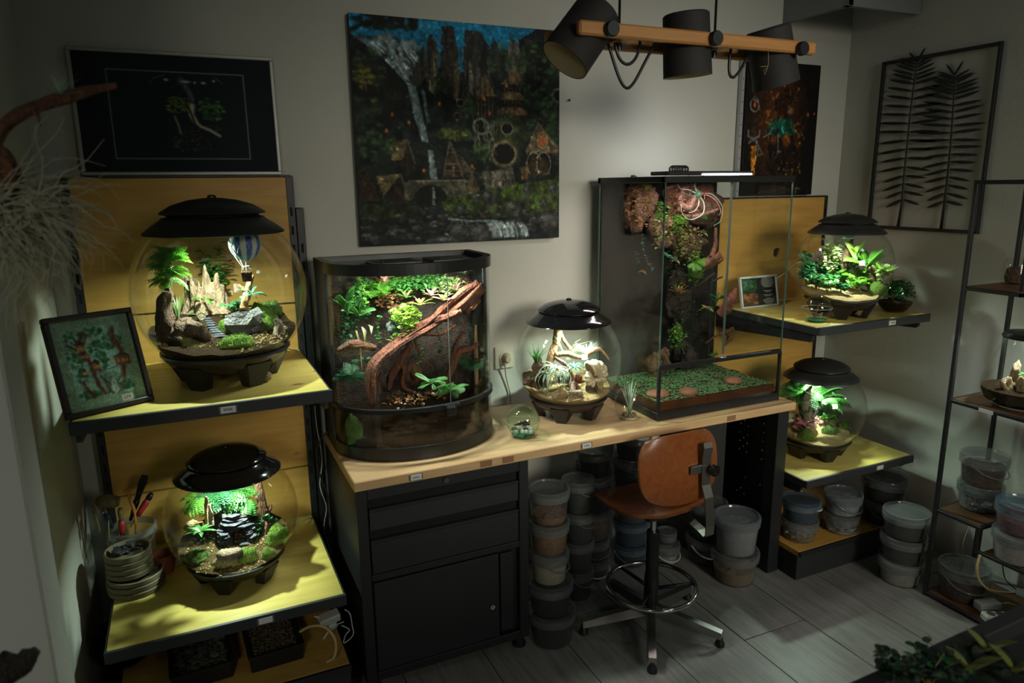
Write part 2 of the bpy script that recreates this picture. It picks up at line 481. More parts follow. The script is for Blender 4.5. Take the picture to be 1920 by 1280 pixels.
# ---------------------------------------------------------------- workbench
wb = thing('worktop', 'long beech worktop carrying the three middle terrariums', 'worktop', (1.25, 2.2, .70))
obj('slab', MB().box((0, (1.952 + 2.436) / 2 - 2.2, ZB - .016 - .70), (2.118 - .379, 2.436 - 1.952, .032), .003), M_BEECH, wb)
for px, txt in ((780, '690€'), (1100, '590€')):
    p = at(px, 0, 1.95)
    p2 = at(px, 907 - (px - 663) * .188 + 8, 1.95)
    digits_tag(wb, txt, (p2.x - 1.25, 1.948 - 2.2, ZB - .017 - .70), h=.0085, w=.034)
for px, py in ((912, 869), (1372, 785), (953, 857)):
    q = at(px, py, 1.95)
    obj('sticker', MB().box((q.x - 1.25, 1.9515 - 2.2, ZB - .016 - .70), (.04, .0012, .02)), mat('brown_sticker', (.25, .13, .06), .5), wb)
cab = thing('tool_cabinet', 'black steel tool cabinet with two drawers under the worktop', 'cabinet', (.67, 2.2, 0))
cx0, cx1, cf = .385, .955, 1.966
def cb_(name, xa, xb, y, d, za, zb, m, par, bev=.002):
    return obj(name, MB().box(((xa + xb) / 2 - .67, y + d / 2 - 2.2, (za + zb) / 2), (xb - xa, d, zb - za), bev), m, par)
bd = cb_('body', cx0, cx1, cf + .022, .46, .045, ZB - .033, M_BLACK, cab)
cb_('front_frame', cx0, .420, cf, .022, .045, ZB - .033, M_BLACK, bd); cb_('front_frame', .921, cx1, cf, .022, .045, ZB - .033, M_BLACK, bd)
cb_('front_frame', .420, .921, cf, .022, .662, ZB - .033, M_BLACK, bd); cb_('front_frame', .420, .921, cf, .022, .392, .414, M_BLACK, bd)
cb_('front_frame', .420, .921, cf, .022, .045, .075, M_BLACK, bd)
M_DRAWER = mat('black_drawer_front', (.014, .016, .017), .5, bump=.05, bscale=250)
for za, zb in ((.562, .658), (.418, .556)):
    d = cb_('drawer', .424, .917, cf - .002, .02, za, zb - .026, M_DRAWER, cab)
    cb_('pull_recess', .424, .917, cf + .014, .006, zb - .026, zb, mat('slot_dark', (.002, .002, .002), .9), d, 0)
    obj('pull_lip', MB().box((0, cf - .0035 - 2.2, zb - .030), (.493, .005, .010), .002), M_BLACK, d)
dr = cb_('door', .424, .843, cf - .002, .02, .08, .386, M_DRAWER, cab)
cb_('door_panel', .852, .90, cf + .006, .012, .09, .378, M_DRAWER, cab)
def lock(par, x, z):
    l = obj('lock', MB().lathe([(0, .006), (.008, .006), (.0095, .003), (.0095, 0)], 20).xf(Matrix.Translation((x - .67, cf - .002 - 2.2, z)) @ Matrix.Rotation(PI / 2, 4, 'X')), M_CHROME, par)
    obj('keyhole', MB().box((x - .67, cf - .0085 - 2.2, z), (.0016, .001, .007)), M_INK, l)
lock(bd, .668, .683); lock(dr, .816, .199)
for x, y in ((.41, 2.0), (.93, 2.0), (.41, 2.42), (.93, 2.42)):
    obj('foot', MB().lathe([(0, .045), (.018, .045), (.018, .014), (.024, .01), (.024, 0), (0, 0)], 16, (x - .67, y - 2.2, 0)), M_BLACK, cab)
# perforated end leg of the bench
leg = thing('bench_leg_frame', 'black perforated steel leg frame at the far end of the worktop', 'leg frame', (2.07, 2.2, 0))
obj('post', MB().box((2.075 - 2.07, 1.998 - 2.2, (ZB - .034) / 2), (.055, .06, ZB - .036), .002), M_BLACK, leg)
obj('post', MB().box((2.075 - 2.07, 2.40 - 2.2, (ZB - .034) / 2), (.055, .05, ZB - .036), .002), M_BLACK, leg)
obj('foot_rail', MB().box((2.075 - 2.07, 2.2 - 2.2, .03), (.05, .36, .04), .002), M_BLACK, leg)
pm = MB(); h0 = .0022; ys = np.linspace(2.03, 2.405, 18); zs = np.linspace(.06, ZB - .04, 34)
for i in range(len(ys) - 1):
    for j in range(len(zs) - 1):
        y0, y1, z0, z1 = ys[i] - 2.2, ys[i + 1] - 2.2, zs[j], zs[j + 1]
        if 3 <= i <= 5 or 9 <= i <= 11 or 12 <= j <= 13 or (i + j) % 2:
            pm.add([(0, y0, z0), (0, y1, z0), (0, y1, z1), (0, y0, z1)], [(0, 1, 2, 3)]); continue
        cyy, cz = (y0 + y1) / 2, (z0 + z1) / 2
        pm.add([(0, y0, z0), (0, y1, z0), (0, y1, z1), (0, y0, z1), (0, cyy - h0, cz - h0), (0, cyy + h0, cz - h0), (0, cyy + h0, cz + h0), (0, cyy - h0, cz + h0)],
               [(0, 1, 5, 4), (1, 2, 6, 5), (2, 3, 7, 6), (3, 0, 4, 7)])
obj('perforated_sheet', pm, M_BLACK, leg, (2.092 - 2.07, 0, 0), norm=False)

# ---------------------------------------------------------------- globe terrariums
def globe(name, label, c, r, lamp_w, lid_mat=M_GLOSS, seg=64, lid_tilt=(0, 0), lamp_px=.0, housing='bar', notch=0.0, lamp_col=(.78, 1.0, .84)):
    zs = c[2] - 1.1 * r
    g = thing(name, label, 'terrarium', (c[0], c[1], zs), notch)
    def P(k): return [(a * r, (b + 1.1) * r) for a, b in k]
    pr = []
    for i in range(25):
        t = math.radians(-44 + i * (44 + 44.4) / 24)
        pr.append((math.cos(t), math.sin(t)))
    out = pr[:]; inn = [(a * .982, b * .982) for a, b in reversed(pr)]
    obj('glass_bowl', MB().lathe(P(out + inn + out[:1]), seg), M_GLASS, g)
    # wide brim of the lid and the raised vent cap over it
    obj('lid', MB().lathe(P([(.775, .695), (.79, .70), (.78, .725), (.69, .795), (.585, .865), (.57, .885), (.45, .91), (.0, .92)]), seg), lid_mat, g)
    obj('lid_liner', MB().lathe(P([(.77, .696), (.68, .74), (.52, .78), (.0, .78)]), seg), M_FRAME, g)
    cap = obj('vent_cap', MB().lathe(P([(.565, .925), (.59, .93), (.575, .955), (.45, 1.03), (.27, 1.085), (.10, 1.108), (.0, 1.11)]), seg), lid_mat, g)
    obj('vent_neck', MB().lathe(P([(.52, .90), (.50, .95), (.0, .955)]), 32), M_FRAME, cap)
    obj('vent_knob', MB().lathe(P([(.05, 1.10), (.05, 1.13), (.03, 1.143), (0, 1.145)]), 16), lid_mat, cap)
    # lamp under the lid
    lx = lamp_px * r
    if housing == 'bar':
        h = obj('lamp_housing', MB().box((lx, -.02 * r, (.70 + 1.1) * r), (.34 * r, .12 * r, .07 * r), .008 * r), mat('lamp_clear', (.45, .5, .5), .15), g)
        obj('led_plate', MB().box((lx, -.02 * r, (.658 + 1.1) * r), (.30 * r, .08 * r, .01 * r)), M_LED, h)
        lz = .645
    else:
        h = obj('lamp_housing', MB().lathe(P([(.0, .80), (.145, .80), (.145, .62), (.135, .595), (.125, .59), (.125, .62), (0, .62)]), 28, (lx, 0, 0)), mat('lamp_alu', (.42, .48, .50), .25, metal=.6), g)
        obj('led_plate', MB().lathe(P([(0, .608), (.122, .608)]), 24, (lx, 0, 0)), M_LED, h)
        lz = .585
    l = bpy.data.lights.new('lamp_light', 'AREA'); l.shape = 'DISK'; l.size = .13 * r; l.energy = lamp_w; l.color = lamp_col; l.spread = math.radians(150)
    lo = bpy.data.objects.new('lamp_light', l); C.objects.link(lo); lo.parent = g; lo.location = (lx, -.01 * r, (lz + 1.1) * r)
    # base: shallow bowl and five feet
    obj('base_bowl', MB().lathe(P([(.725, -.70), (.74, -.70), (.735, -.725), (.66, -.83), (.56, -.90), (.0, -.915)]), seg), M_BASEPL, g)
    obj('base_trim', MB().lathe(P([(.72, -.688), (.748, -.688), (.748, -.715), (.72, -.715), (.72, -.688)]), seg), M_FRAME, g)
    for k in range(5):
        a = 2 * PI * (k + .15) / 5
        mb = MB()
        top = [(.52, -.23), (.69, -.17), (.69, .17), (.52, .23)]
        bot = [(.42, -.10), (.56, -.085), (.56, .085), (.42, .10)]
        vs = [(x * r, y * r, (1.1 - .80 if x > .6 else 1.1 - .88) * r) for x, y in top] + [(x * r, y * r, 0) for x, y in bot]
        mb.add(vs, [(0, 1, 2, 3), (4, 5, 6, 7), (0, 1, 5, 4), (1, 2, 6, 5), (2, 3, 7, 6), (3, 0, 4, 7)])
        mb.xf(Matrix.Rotation(a, 4, 'Z'))
        obj('foot', mb, mat('base_foot_black', (.010, .010, .010), .35), g)
    return g
GL = {
    'UL': ((.081, 2.118, 1.045 + .253), .23), 'LL': ((.050, 2.112, .434 + .2057), .187), 'MID': ((1.247, 2.222, .733 + .2167), .197),
    'UR': ((2.385, 2.015, 1.045 + .2024), .184), 'LR': ((2.375, 2.070, .434 + .2079), .189)}
M_MATT = mat('matt_black_plastic', (.016, .016, .016), .42)
globe('globe_terrarium', 'largest globe terrarium with a toy hot-air balloon inside', *GL['UL'], 4.6, M_MATT, lamp_px=-.05)
globe('globe_terrarium', 'globe terrarium with slate cave and glossy black lid on the lower shelf', *GL['LL'], 3.0, M_GLOSS, notch=.3)
globe('globe_terrarium', 'globe terrarium with pale sand, air plants and spiral shell on the worktop', *GL['MID'], 2.8, M_GLOSS, housing='can', lamp_px=.12)
globe('globe_terrarium', 'globe terrarium packed with leafy plants below the leaf wall art', *GL['UR'], 2.6, M_MATT, housing='can', lamp_px=.02)
globe('globe_terrarium', 'globe terrarium with pink-leaved plant on the lower shelf beyond the worktop', *GL['LR'], 3.4, M_MATT, notch=.5)

# ---------------------------------------------------------------- half-moon tank
HX0, HX1, HYB, HYS, HYF, HT = .386, .930, 2.40, 2.245, 2.036, 1.352
hx = (HX0 + HX1) / 2; hw = (HX1 - HX0) / 2
def halfmoon(off=0.0, n=40):
    """outline, counter-clockwise from the back left corner, inset by off"""
    pts = [(-hw + off, HYB - 2.2 - off), (-hw + off, HYS - 2.2)]
    for i in range(1, n):
        t = PI * i / n
        pts.append((-(hw - off) * math.cos(t), HYS - 2.2 - (HYS - HYF - off) * math.sin(t) ** .9))
    pts += [(hw - off, HYS - 2.2), (hw - off, HYB - 2.2 - off)]
    return pts
def ring_prism(o0, o1, z0, z1, closed=True, lo=0, hi=None):
    a, b = halfmoon(o0), halfmoon(o1)
    hi = len(a) if hi is None else hi
    a, b = a[lo:hi], b[lo:hi]
    n = len(a); mb = MB()
    vs = [(x, y, z0) for x, y in a] + [(x, y, z1) for x, y in a] + [(x, y, z1) for x, y in b] + [(x, y, z0) for x, y in b]
    fs = []
    m = n if closed else n - 1
    for i in range(m):
        j = (i + 1) % n
        for q in range(4):
            q2 = (q + 1) % 4
            fs.append((q * n + i, q * n + j, q2 * n + j, q2 * n + i))
    if not closed:
        fs += [(0, n, 2 * n, 3 * n), (n - 1, 2 * n - 1, 3 * n - 1, 4 * n - 1)]
    mb.add(vs, fs, False)
    return mb
ht = thing('half_moon_terrarium', 'half-moon glass terrarium with black rim, red driftwood and bromeliads', 'terrarium', (hx, 2.2, ZB))
def Z(z): return z - ZB
obj('base_frame', ring_prism(0, .02, 0, .042), M_FRAME, ht)
bpts = halfmoon(.006); obj('floor_plate', MB().prism(bpts, .002, .012), M_FRAME, ht)
obj('rim', ring_prism(-.004, .02, Z(HT) - .034, Z(HT)), M_FRAME, ht)
n0 = len(halfmoon(0))
obj('middle_bar', ring_prism(-.003, .01, Z(.902) - .014, Z(.902), False, 1, n0 - 1), M_FRAME, ht)
obj('lower_pane', ring_prism(.003, .007, .04, Z(.89), False, 1, n0 - 1), M_PANE, ht)
mid = n0 // 2
dl = obj('door_pane', ring_prism(.003, .007, Z(.9), Z(HT) - .03, False, 1, mid + 3), M_PANE, ht)
dr2 = obj('door_pane', ring_prism(.003, .007, Z(.9), Z(HT) - .03, False, mid + 3, n0 - 1), M_PANE, ht)
sx, sy = halfmoon(.003)[mid + 3]
obj('pane_edge', MB().box((sx, sy, Z(1.11)), (.0016, .005, .41)), mat('pane_edge_pale', (.10, .14, .12), .3), dl)
obj('door_latch', MB().box((sx - .004, sy - .010, Z(.882)), (.034, .022, .034), .006), M_FRAME, ht)
obj('latch_plate', MB().box((sx, sy - .006, Z(.898)), (.055, .014, .012), .004), M_FRAME, ht)
for s in (-1, 1):
    obj('side_post', MB().box((s * (hw - .006), (HYB + HYS) / 2 - 2.2, Z(HT) / 2), (.016, HYB - HYS + .02, Z(HT) - .02), .003), M_FRAME, ht)
obj('back_panel', MB().box((0, HYB - 2.2 - .008, Z(HT) / 2), (2 * hw - .01, .012, Z(HT) - .01)), M_FRAME, ht)
obj('top_plate', MB().prism(halfmoon(.022), Z(HT) - .022, Z(HT) - .016), mat('tank_top_black', (.012, .013, .014), .3), ht)
for lxp, w_ in ((-.075, .15), (.10, .13)):
    lh = obj('lamp_bar', MB().box((lxp, -.055, Z(HT) - .004), (w_, .10, .012), .003, rot=(0, 0, .05)), mat('lamp_grey', (.10, .11, .115), .35, metal=.5), ht)
    obj('led_strip', MB().box((lxp, -.106, Z(HT) - .0115), (w_ * .75, .004, .005), rot=(0, 0, .05)), M_LEDB, lh)
    for q in (-.3, .3): obj('screw', MB().lathe([(0, .007), (.004, .006), (.004, 0)], 10, (lxp + w_ * q, -.10, Z(HT) + .001)), M_FRAME, lh)
    l = bpy.data.lights.new('lamp_light', 'AREA'); l.shape = 'RECTANGLE'; l.size = w_ * .8; l.size_y = .03; l.energy = 3.5; l.color = (.95, 1.0, .93)
    lo = bpy.data.objects.new('lamp_light', l); C.objects.link(lo); lo.parent = ht; lo.location = (lxp, -.05, Z(HT) - .036)

# ---------------------------------------------------------------- tall tank
TX0, TX1, TY0, TY1, TT = 1.497, 2.078, 2.008, 2.432, 1.600
tt = thing('tall_terrarium', 'tall rectangular glass terrarium with cork wall and duckweed water', 'terrarium', ((TX0 + TX1) / 2, (TY0 + TY1) / 2, ZB))
tw, td = (TX1 - TX0) / 2, (TY1 - TY0) / 2
def frame4(z0, z1, t, o=0.0):
    mb = MB()
    mb.box((0, -td + t / 2 - o, (z0 + z1) / 2), (2 * tw + 2 * o, t, z1 - z0), .002); mb.box((0, td - t / 2 + o, (z0 + z1) / 2), (2 * tw + 2 * o, t, z1 - z0), .002)
    mb.box((-tw + t / 2 - o, 0, (z0 + z1) / 2), (t, 2 * td, z1 - z0), .002); mb.box((tw - t / 2 + o, 0, (z0 + z1) / 2), (t, 2 * td, z1 - z0), .002)
    return mb
obj('base_frame', frame4(0, .030, .02, .003), M_FRAME, tt)
obj('floor_plate', MB().box((0, 0, .008), (2 * tw - .02, 2 * td - .02, .01)), M_FRAME, tt)
TZ = TT - ZB
obj('top_frame', frame4(TZ - .022, TZ, .022, .004), M_FRAME, tt)
obj('mesh_top', MB().box((0, 0, TZ - .010), (2 * tw - .03, 2 * td - .03, .003)), mat('tank_top_black', (.012, .013, .014), .3), tt)
obj('side_pane', MB().box((-tw + .004, 0, TZ / 2), (.004, 2 * td - .01, TZ - .04)), M_PANE, tt)
obj('side_pane', MB().box((tw - .004, 0, TZ / 2), (.004, 2 * td - .01, TZ - .04)), M_PANE, tt)
zb_ = .932 - ZB
obj('lower_pane', MB().box((0, -td + .004, zb_ / 2 + .012), (2 * tw - .02, .004, zb_ - .03)), M_PANE, tt)
for s in (-1, 1):
    d_ = obj('door_pane', MB().box((s * (tw / 2), -td + .003, (zb_ + TZ) / 2), (tw - .006, .004, TZ - zb_ - .04)), M_PANE, tt)
    obj('pane_edge', MB().box((s * .0028, -td + .003, (zb_ + TZ) / 2), (.0012, .005, TZ - zb_ - .04)), mat('pane_edge_pale', (.10, .14, .12), .3), d_)
obj('middle_bar', MB().box((0, -td + .004, zb_), (2 * tw - .004, .016, .016), .002), M_FRAME, tt)
obj('door_latch', MB().lathe([(0, .004), (.016, .004), (.018, 0)], 20, (0, 0, 0), sy=.5).xf(Matrix.Translation((.0, -td + .002, zb_ + .007))), mat('latch_grey', (.18, .2, .22), .3), tt)
for s in (-1, 1):
    obj('corner_post', MB().box((s * (tw - .002), -td + .002, TZ / 2), (.004, .005, TZ - .04)), M_EDGE, tt)
    obj('lower_post', MB().box((s * (tw - .004), -td + .003, zb_ / 2), (.010, .010, zb_)), M_FRAME, tt)
    obj('corner_post', MB().box((s * (tw - .002), td - .002, TZ / 2), (.004, .005, TZ - .04)), M_EDGE, tt)
obj('back_panel', MB().box((0, td - .006, TZ / 2), (2 * tw - .016, .006, TZ - .045)), mat('tank_background', (.010, .009, .008), .95, var=(.022, .017, .014), vscale=30, bump=.2, bscale=60, spec=.1), tt)
# lamp on the lid, tilted up at the back so that it also washes the wall
lb = obj('lamp_bar', MB().box((.015, -.03, TZ + .012), (.40, .11, .014), .003), mat('lamp_dark', (.02, .02, .022), .35), tt)
obj('led_strip', MB().box((.085, -.086, TZ + .007), (.235, .006, .006)), M_LEDB, lb)
for q in range(5):
    obj('cable_coil', MB().tube([(-.12 + q * .012 + .018 * math.cos(a), -.03, TZ + .026 + .012 * math.sin(a)) for a in np.linspace(0, 2 * PI, 14)[:-1]], .004, 6, closed=True), M_FRAME, lb)
l = bpy.data.lights.new('lamp_light', 'AREA'); l.shape = 'RECTANGLE'; l.size = .42; l.size_y = .05; l.energy = 3.4; l.color = (1.0, .86, .84)
lo = bpy.data.objects.new('lamp_light', l); C.objects.link(lo); lo.parent = tt; lo.location = (-.06, -.04, TZ - .026)
l = bpy.data.lights.new('lamp_spill', 'AREA'); l.shape = 'RECTANGLE'; l.size = .36; l.size_y = .02; l.energy = .38; l.color = (.92, .95, 1.0)
lo = bpy.data.objects.new('lamp_spill', l); C.objects.link(lo); lo.parent = tt; lo.location = (-.02, .06, TZ + .030); lo.rotation_euler = (math.radians(128), 0, 0)
# ---------------------------------------------------------------- painted pictures (colours carried by a fine mesh)
class Canvas:
    def __init__(s, w, h, base, seed=1):
        s.w, s.h = w, h
        s.a = np.zeros((h, w, 3)); s.a[:] = base
        s.u, s.vv = np.meshgrid((np.arange(w) + .5) / w, (np.arange(h) + .5) / h)
        s.rng = np.random.RandomState(seed)
        s.rs = random.Random(seed)
    def noise(s, fx, fy):
        g = s.rng.rand(int(fy) + 3, int(fx) + 3)
        x = s.u * fx; y = s.vv * fy
        xi = x.astype(int); yi = y.astype(int); fx_ = x - xi; fy_ = y - yi
        fx_ = fx_ * fx_ * (3 - 2 * fx_); fy_ = fy_ * fy_ * (3 - 2 * fy_)
        return (g[yi, xi] * (1 - fx_) + g[yi, xi + 1] * fx_) * (1 - fy_) + (g[yi + 1, xi] * (1 - fx_) + g[yi + 1, xi + 1] * fx_) * fy_
    def put(s, m, col, k=1.0, tex=0.0, f=(30, 30)):
        col = np.array(col, float)
        c = np.broadcast_to(col, s.a.shape)
        if tex: c = c * (1 + tex * 2 * (s.noise(*f) - .5))[..., None]
        m = (m * k)[..., None]
        s.a = s.a * (1 - m) + c * m
    def poly(s, pts, col, k=1.0, tex=0.0, f=(30, 30), jag=0.0):
        x, y = s.u, s.vv
        if jag:
            x = x + (s.noise(40, 40) - .5) * jag; y = y + (s.noise(40, 40) - .5) * jag
        m = np.zeros(x.shape, bool); n = len(pts)
        for i in range(n):
            x0, y0 = pts[i]; x1, y1 = pts[(i + 1) % n]
            if y0 == y1: continue
            c = ((y0 > y) != (y1 > y)) & (x < (x1 - x0) * (y - y0) / (y1 - y0) + x0)
            m ^= c
        s.put(m.astype(float), col, k, tex, f)
    def ell(s, cx, cy, rx, ry, col, k=1.0, soft=0.0, tex=0.0, f=(30, 30), jag=0.0):
        x, y = s.u - cx, s.vv - cy
        if jag: x = x + (s.noise(45, 45) - .5) * jag; y = y + (s.noise(45, 45) - .5) * jag
        d = np.sqrt((x / rx) ** 2 + (y / ry) ** 2)
        m = np.clip((1 - d) / soft, 0, 1) if soft else (d < 1).astype(float)
        s.put(m, col, k, tex, f)
    def ring(s, cx, cy, rx, ry, t, col, k=1.0):
        d = np.sqrt(((s.u - cx) / rx) ** 2 + ((s.vv - cy) / ry) ** 2)
        s.put(((d < 1) & (d > 1 - t)).astype(float), col, k)
    def line(s, pts, w, col, k=1.0, asp=None):
        asp = asp or s.h / s.w
        m = np.zeros(s.u.shape)
        for (x0, y0), (x1, y1) in zip(pts[:-1], pts[1:]):
            dx, dy = (x1 - x0), (y1 - y0) * asp
            px, py = s.u - x0, (s.vv - y0) * asp
            t = np.clip((px * dx + py * dy) / (dx * dx + dy * dy + 1e-12), 0, 1)
            d = np.hypot(px - t * dx, py - t * dy)
            m = np.maximum(m, np.clip(1.3 - d / w, 0, 1))
        s.put(np.minimum(m, 1), col, k)
    def foliage(s, cx, cy, rx, ry, cols, n, sz=.02):
        for _ in range(n):
            a = s.rs.uniform(0, 2 * PI); q = math.sqrt(s.rs.random())
            s.ell(cx + rx * q * math.cos(a), cy + ry * q * math.sin(a), sz * s.rs.uniform(.4, 1.1), sz * s.rs.uniform(.3, .8), s.rs.choice(cols), .75, .6)
    def strokes(s, n, L=.02, w=.004, lo=.5, hi=1.9, k=.7):
        # small brush marks picked from the colour underneath, lighter or darker
        for _ in range(n):
            x, y = s.rs.random(), s.rs.random(); c = s.a[min(s.h - 1, int(y * s.h)), min(s.w - 1, int(x * s.w))]
            a = s.rs.uniform(0, PI); l_ = L * s.rs.uniform(.4, 1.3); x1, y1 = x + l_ * math.cos(a), y + l_ * math.sin(a)
            m_ = max(w * 2, l_) * 1.6; i0, i1 = max(0, int((y - m_) * s.h)), min(s.h, int((y + m_) * s.h) + 1); j0, j1 = max(0, int((x - m_) * s.w)), min(s.w, int((x + m_) * s.w) + 1)
            if i1 <= i0 or j1 <= j0: continue
            U_, V_ = s.u[i0:i1, j0:j1] - x, s.vv[i0:i1, j0:j1] - y
            dx, dy = x1 - x, y1 - y; t = np.clip((U_ * dx + V_ * dy) / (dx * dx + dy * dy + 1e-12), 0, 1)
            m = np.clip(1.4 - np.hypot(U_ - t * dx, V_ - t * dy) / w, 0, 1)[..., None] * k
            s.a[i0:i1, j0:j1] = s.a[i0:i1, j0:j1] * (1 - m) + np.clip(c * s.rs.uniform(lo, hi) + s.rs.uniform(0, 4), 0, 235) * m
        s.a = s.a * (.82 + .36 * s.noise(70, 76))[..., None]
    def build(s, name, w, h, parent, loc, rough=.5, spec=.35, gain=1.0):
        """flat print in the local XZ plane, centred"""
        W, H = s.w, s.h
        xs = np.linspace(-w / 2, w / 2, W + 1); zs_ = np.linspace(h / 2, -h / 2, H + 1)
        X, Z_ = np.meshgrid(xs, zs_)
        co = np.zeros(((W + 1) * (H + 1), 3)); co[:, 0] = X.ravel(); co[:, 2] = Z_.ravel()
        i = np.arange(W * H); r_, c_ = i // W, i % W
        a = r_ * (W + 1) + c_
        quads = np.stack([a, a + W + 1, a + W + 2, a + 1], 1)
        me = bpy.data.meshes.new(name)
        me.vertices.add(len(co)); me.vertices.foreach_set('co', co.ravel())
        me.loops.add(W * H * 4); me.loops.foreach_set('vertex_index', quads.ravel())
        me.polygons.add(W * H); me.polygons.foreach_set('loop_start', np.arange(W * H) * 4)
        me.update(calc_edges=True)
        at_ = me.color_attributes.new('paint', 'FLOAT_COLOR', 'CORNER')
        pc = np.pad(s.a, ((0, 1), (0, 1), (0, 0)), mode='edge')
        pc = (pc + np.roll(pc, 1, 0) + np.roll(pc, 1, 1) + np.roll(np.roll(pc, 1, 0), 1, 1)) / 4
        pc[0, :] = s.a[0, 0]; pc[:, 0] = pc[:, 1]; pc[0, :-1] = s.a[0]
        pc = np.clip(pc / 255., 0, 1)
        lc = np.where(pc > .04045, ((pc + .055) / 1.055) ** 2.4, pc / 12.92).reshape(-1, 3) * gain
        col = np.ones((W * H * 4, 4)); col[:, :3] = lc[quads.ravel()]
        at_.data.foreach_set('color', col.ravel())
        m = bpy.data.materials.new(name + '_paint'); m.use_nodes = True
        nt = m.node_tree; b = nt.nodes['Principled BSDF']; b.inputs['Roughness'].default_value = rough; b.inputs['Specular IOR Level'].default_value = spec
        va = nt.nodes.new('ShaderNodeVertexColor'); va.layer_name = 'paint'
        nt.links.new(va.outputs[0], b.inputs['Base Color'])
        me.materials.append(m)
        return link(name, me, parent, loc)

# big square canvas: mountain village with waterfall
def big_painting():
    cv = Canvas(300, 324, (16, 20, 19), 3)
    def U(x, y): return ((x - 85) / 1045., (y - 75) / 1150.)
    def PL(pts, *a, **k): cv.poly([U(*p) for p in pts], *a, **k)
    g1, g2, g3, yl = (46, 66, 30), (30, 48, 28), (62, 82, 44), (104, 92, 30)
    cv.put(np.ones(cv.u.shape), (21, 26, 24), 1, .55, (26, 26))
    PL([(85, 75), (1000, 75), (840, 190), (600, 330), (300, 260), (85, 170)], (18, 98, 132), 1, .12, (6, 12))
    cv.ell(*U(300, 110), .25, .03, (90, 140, 160), .35, .9)
    PL([(85, 175), (190, 175), (255, 148), (330, 190), (375, 175), (410, 215), (380, 300), (330, 400), (240, 300), (150, 230)], (72, 84, 86), 1, .7, (34, 34))
    for _ in range(46):
        x, y = cv.rs.uniform(150, 400), cv.rs.uniform(165, 350)
        if y > 150 + (400 - x) * -.1 + 40 and y < 190 + (x - 100) * .75: cv.line([U(x, y), U(x + cv.rs.uniform(10, 30), y + cv.rs.uniform(18, 45))], .004, (150, 165, 168), .7)
    PL([(85, 170), (150, 215), (250, 300), (330, 390), (330, 560), (85, 620)], (20, 22, 20), 1, .6, (18, 18))
    # stone spires
    for pts, c in [(((430, 380), (440, 170), (462, 140), (485, 185), (500, 420)), (52, 50, 44)), (((490, 420), (515, 100), (570, 95), (590, 230), (600, 470)), (36, 35, 33)),
                   (((600, 520), (625, 110), (700, 110), (760, 200), (770, 480)), (33, 33, 31)), (((745, 240), (770, 135), (800, 180), (810, 330)), (38, 36, 34)),
                   (((350, 390), (410, 220), (425, 190), (440, 330), (400, 400)), (46, 45, 38)), (((440, 420), (465, 215), (478, 330), (470, 450)), (92, 86, 66)),
                   (((560, 460), (575, 270), (590, 255), (600, 330), (580, 470)), (80, 72, 54)), (((640, 420), (650, 250), (662, 330), (660, 450)), (78, 74, 62)),
                   (((680, 380), (692, 285), (720, 350), (715, 420)), (74, 72, 64)), (((830, 300), (860, 130), (905, 150), (930, 360)), (58, 58, 54))]:
        PL(pts, c, 1, .45, (70, 12))
    for _ in range(60):
        x = cv.rs.uniform(430, 940); y = cv.rs.uniform(150, 420)
        cv.line([U(x, y), U(x + cv.rs.uniform(-8, 8), y + cv.rs.uniform(40, 110))], .003, cv.rs.choice([(66, 64, 56), (14, 15, 15), (88, 84, 72)]), .55)
    PL([(930, 130), (1130, 150), (1130, 620), (1040, 560), (960, 420)], (22, 28, 24), 1, .5, (20, 20))
    for cx, cy, rx, ry, n in [(990, 330, 150, 170, 70), (1060, 470, 70, 90, 40), (800, 240, 60, 80, 24), (160, 330, 70, 100, 34), (180, 690, 90, 100, 46), (640, 510, 50, 50, 26), (560, 640, 90, 45, 34), (690, 740, 60, 60, 26), (490, 380, 40, 60, 16), (140, 520, 60, 60, 20), (1090, 620, 40, 60, 16), (990, 590, 40, 60, 16)]:
        x, y = U(cx, cy); cv.foliage(x, y, rx / 1045, ry / 1150, [g1, g2, g3, (40, 60, 40), (24, 36, 26)], n, .026)
    x, y = U(140, 370); cv.foliage(x, y, .05, .05, [yl, (70, 74, 30)], 18, .022)
    x, y = U(560, 640); cv.foliage(x, y, .06, .02, [yl, (90, 90, 36)], 14, .02)
    # overhanging branch
    cv.foliage(*U(250, 95), .15, .035, [(16, 22, 12), (26, 34, 16), (10, 12, 10)], 70, .028)
    cv.line([U(85, 160), U(160, 110), U(330, 85)], .011, (24, 18, 14))
    # waterfall
    PL([(335, 385), (378, 405), (400, 520), (432, 690), (398, 685), (365, 560)], (96, 112, 114), .95, .35, (60, 8))
    PL([(404, 420), (420, 425), (440, 580), (425, 600)], (84, 100, 102), .8, .3, (60, 8))
    PL([(425, 725), (450, 730), (468, 880), (432, 880)], (104, 118, 118), .95, .3, (60, 8))
    # thatched towers
    for ax, ay, bx, w, bands in [(727, 325, 725, 110, (450,)), (885, 280, 870, 120, (380, 420, 500))]:
        PL([(ax, ay), (bx - w / 2, bands[0] - 5), (bx + w / 2, bands[0] - 12)], (78, 66, 46), 1, .4, (80, 10))
        PL([(bx - w * .42, bands[0]), (bx + w * .42, bands[0]), (bx + w * .42, bands[0] + 110), (bx - w * .42, bands[0] + 110)], (26, 22, 17), 1)
        for q, bz in enumerate(bands[1:]):
            w2 = w * (1.1 + .35 * q)
            cv.ell(*U(bx, bz + 20), w2 / 2090, .028, (84, 72, 50), 1, .15, .4, (80, 10))
            PL([(bx - w2 * .45, bz + 35), (bx + w2 * .45, bz + 35), (bx + w2 * .42, bz + 75), (bx - w2 * .42, bz + 75)], (24, 20, 16), 1)
        for k in range(5):
            xx = bx - w * .35 + k * w * .17
            cv.line([U(xx, bands[0] + 8), U(xx, bands[0] + 95)], .003, (96, 84, 62), .7)
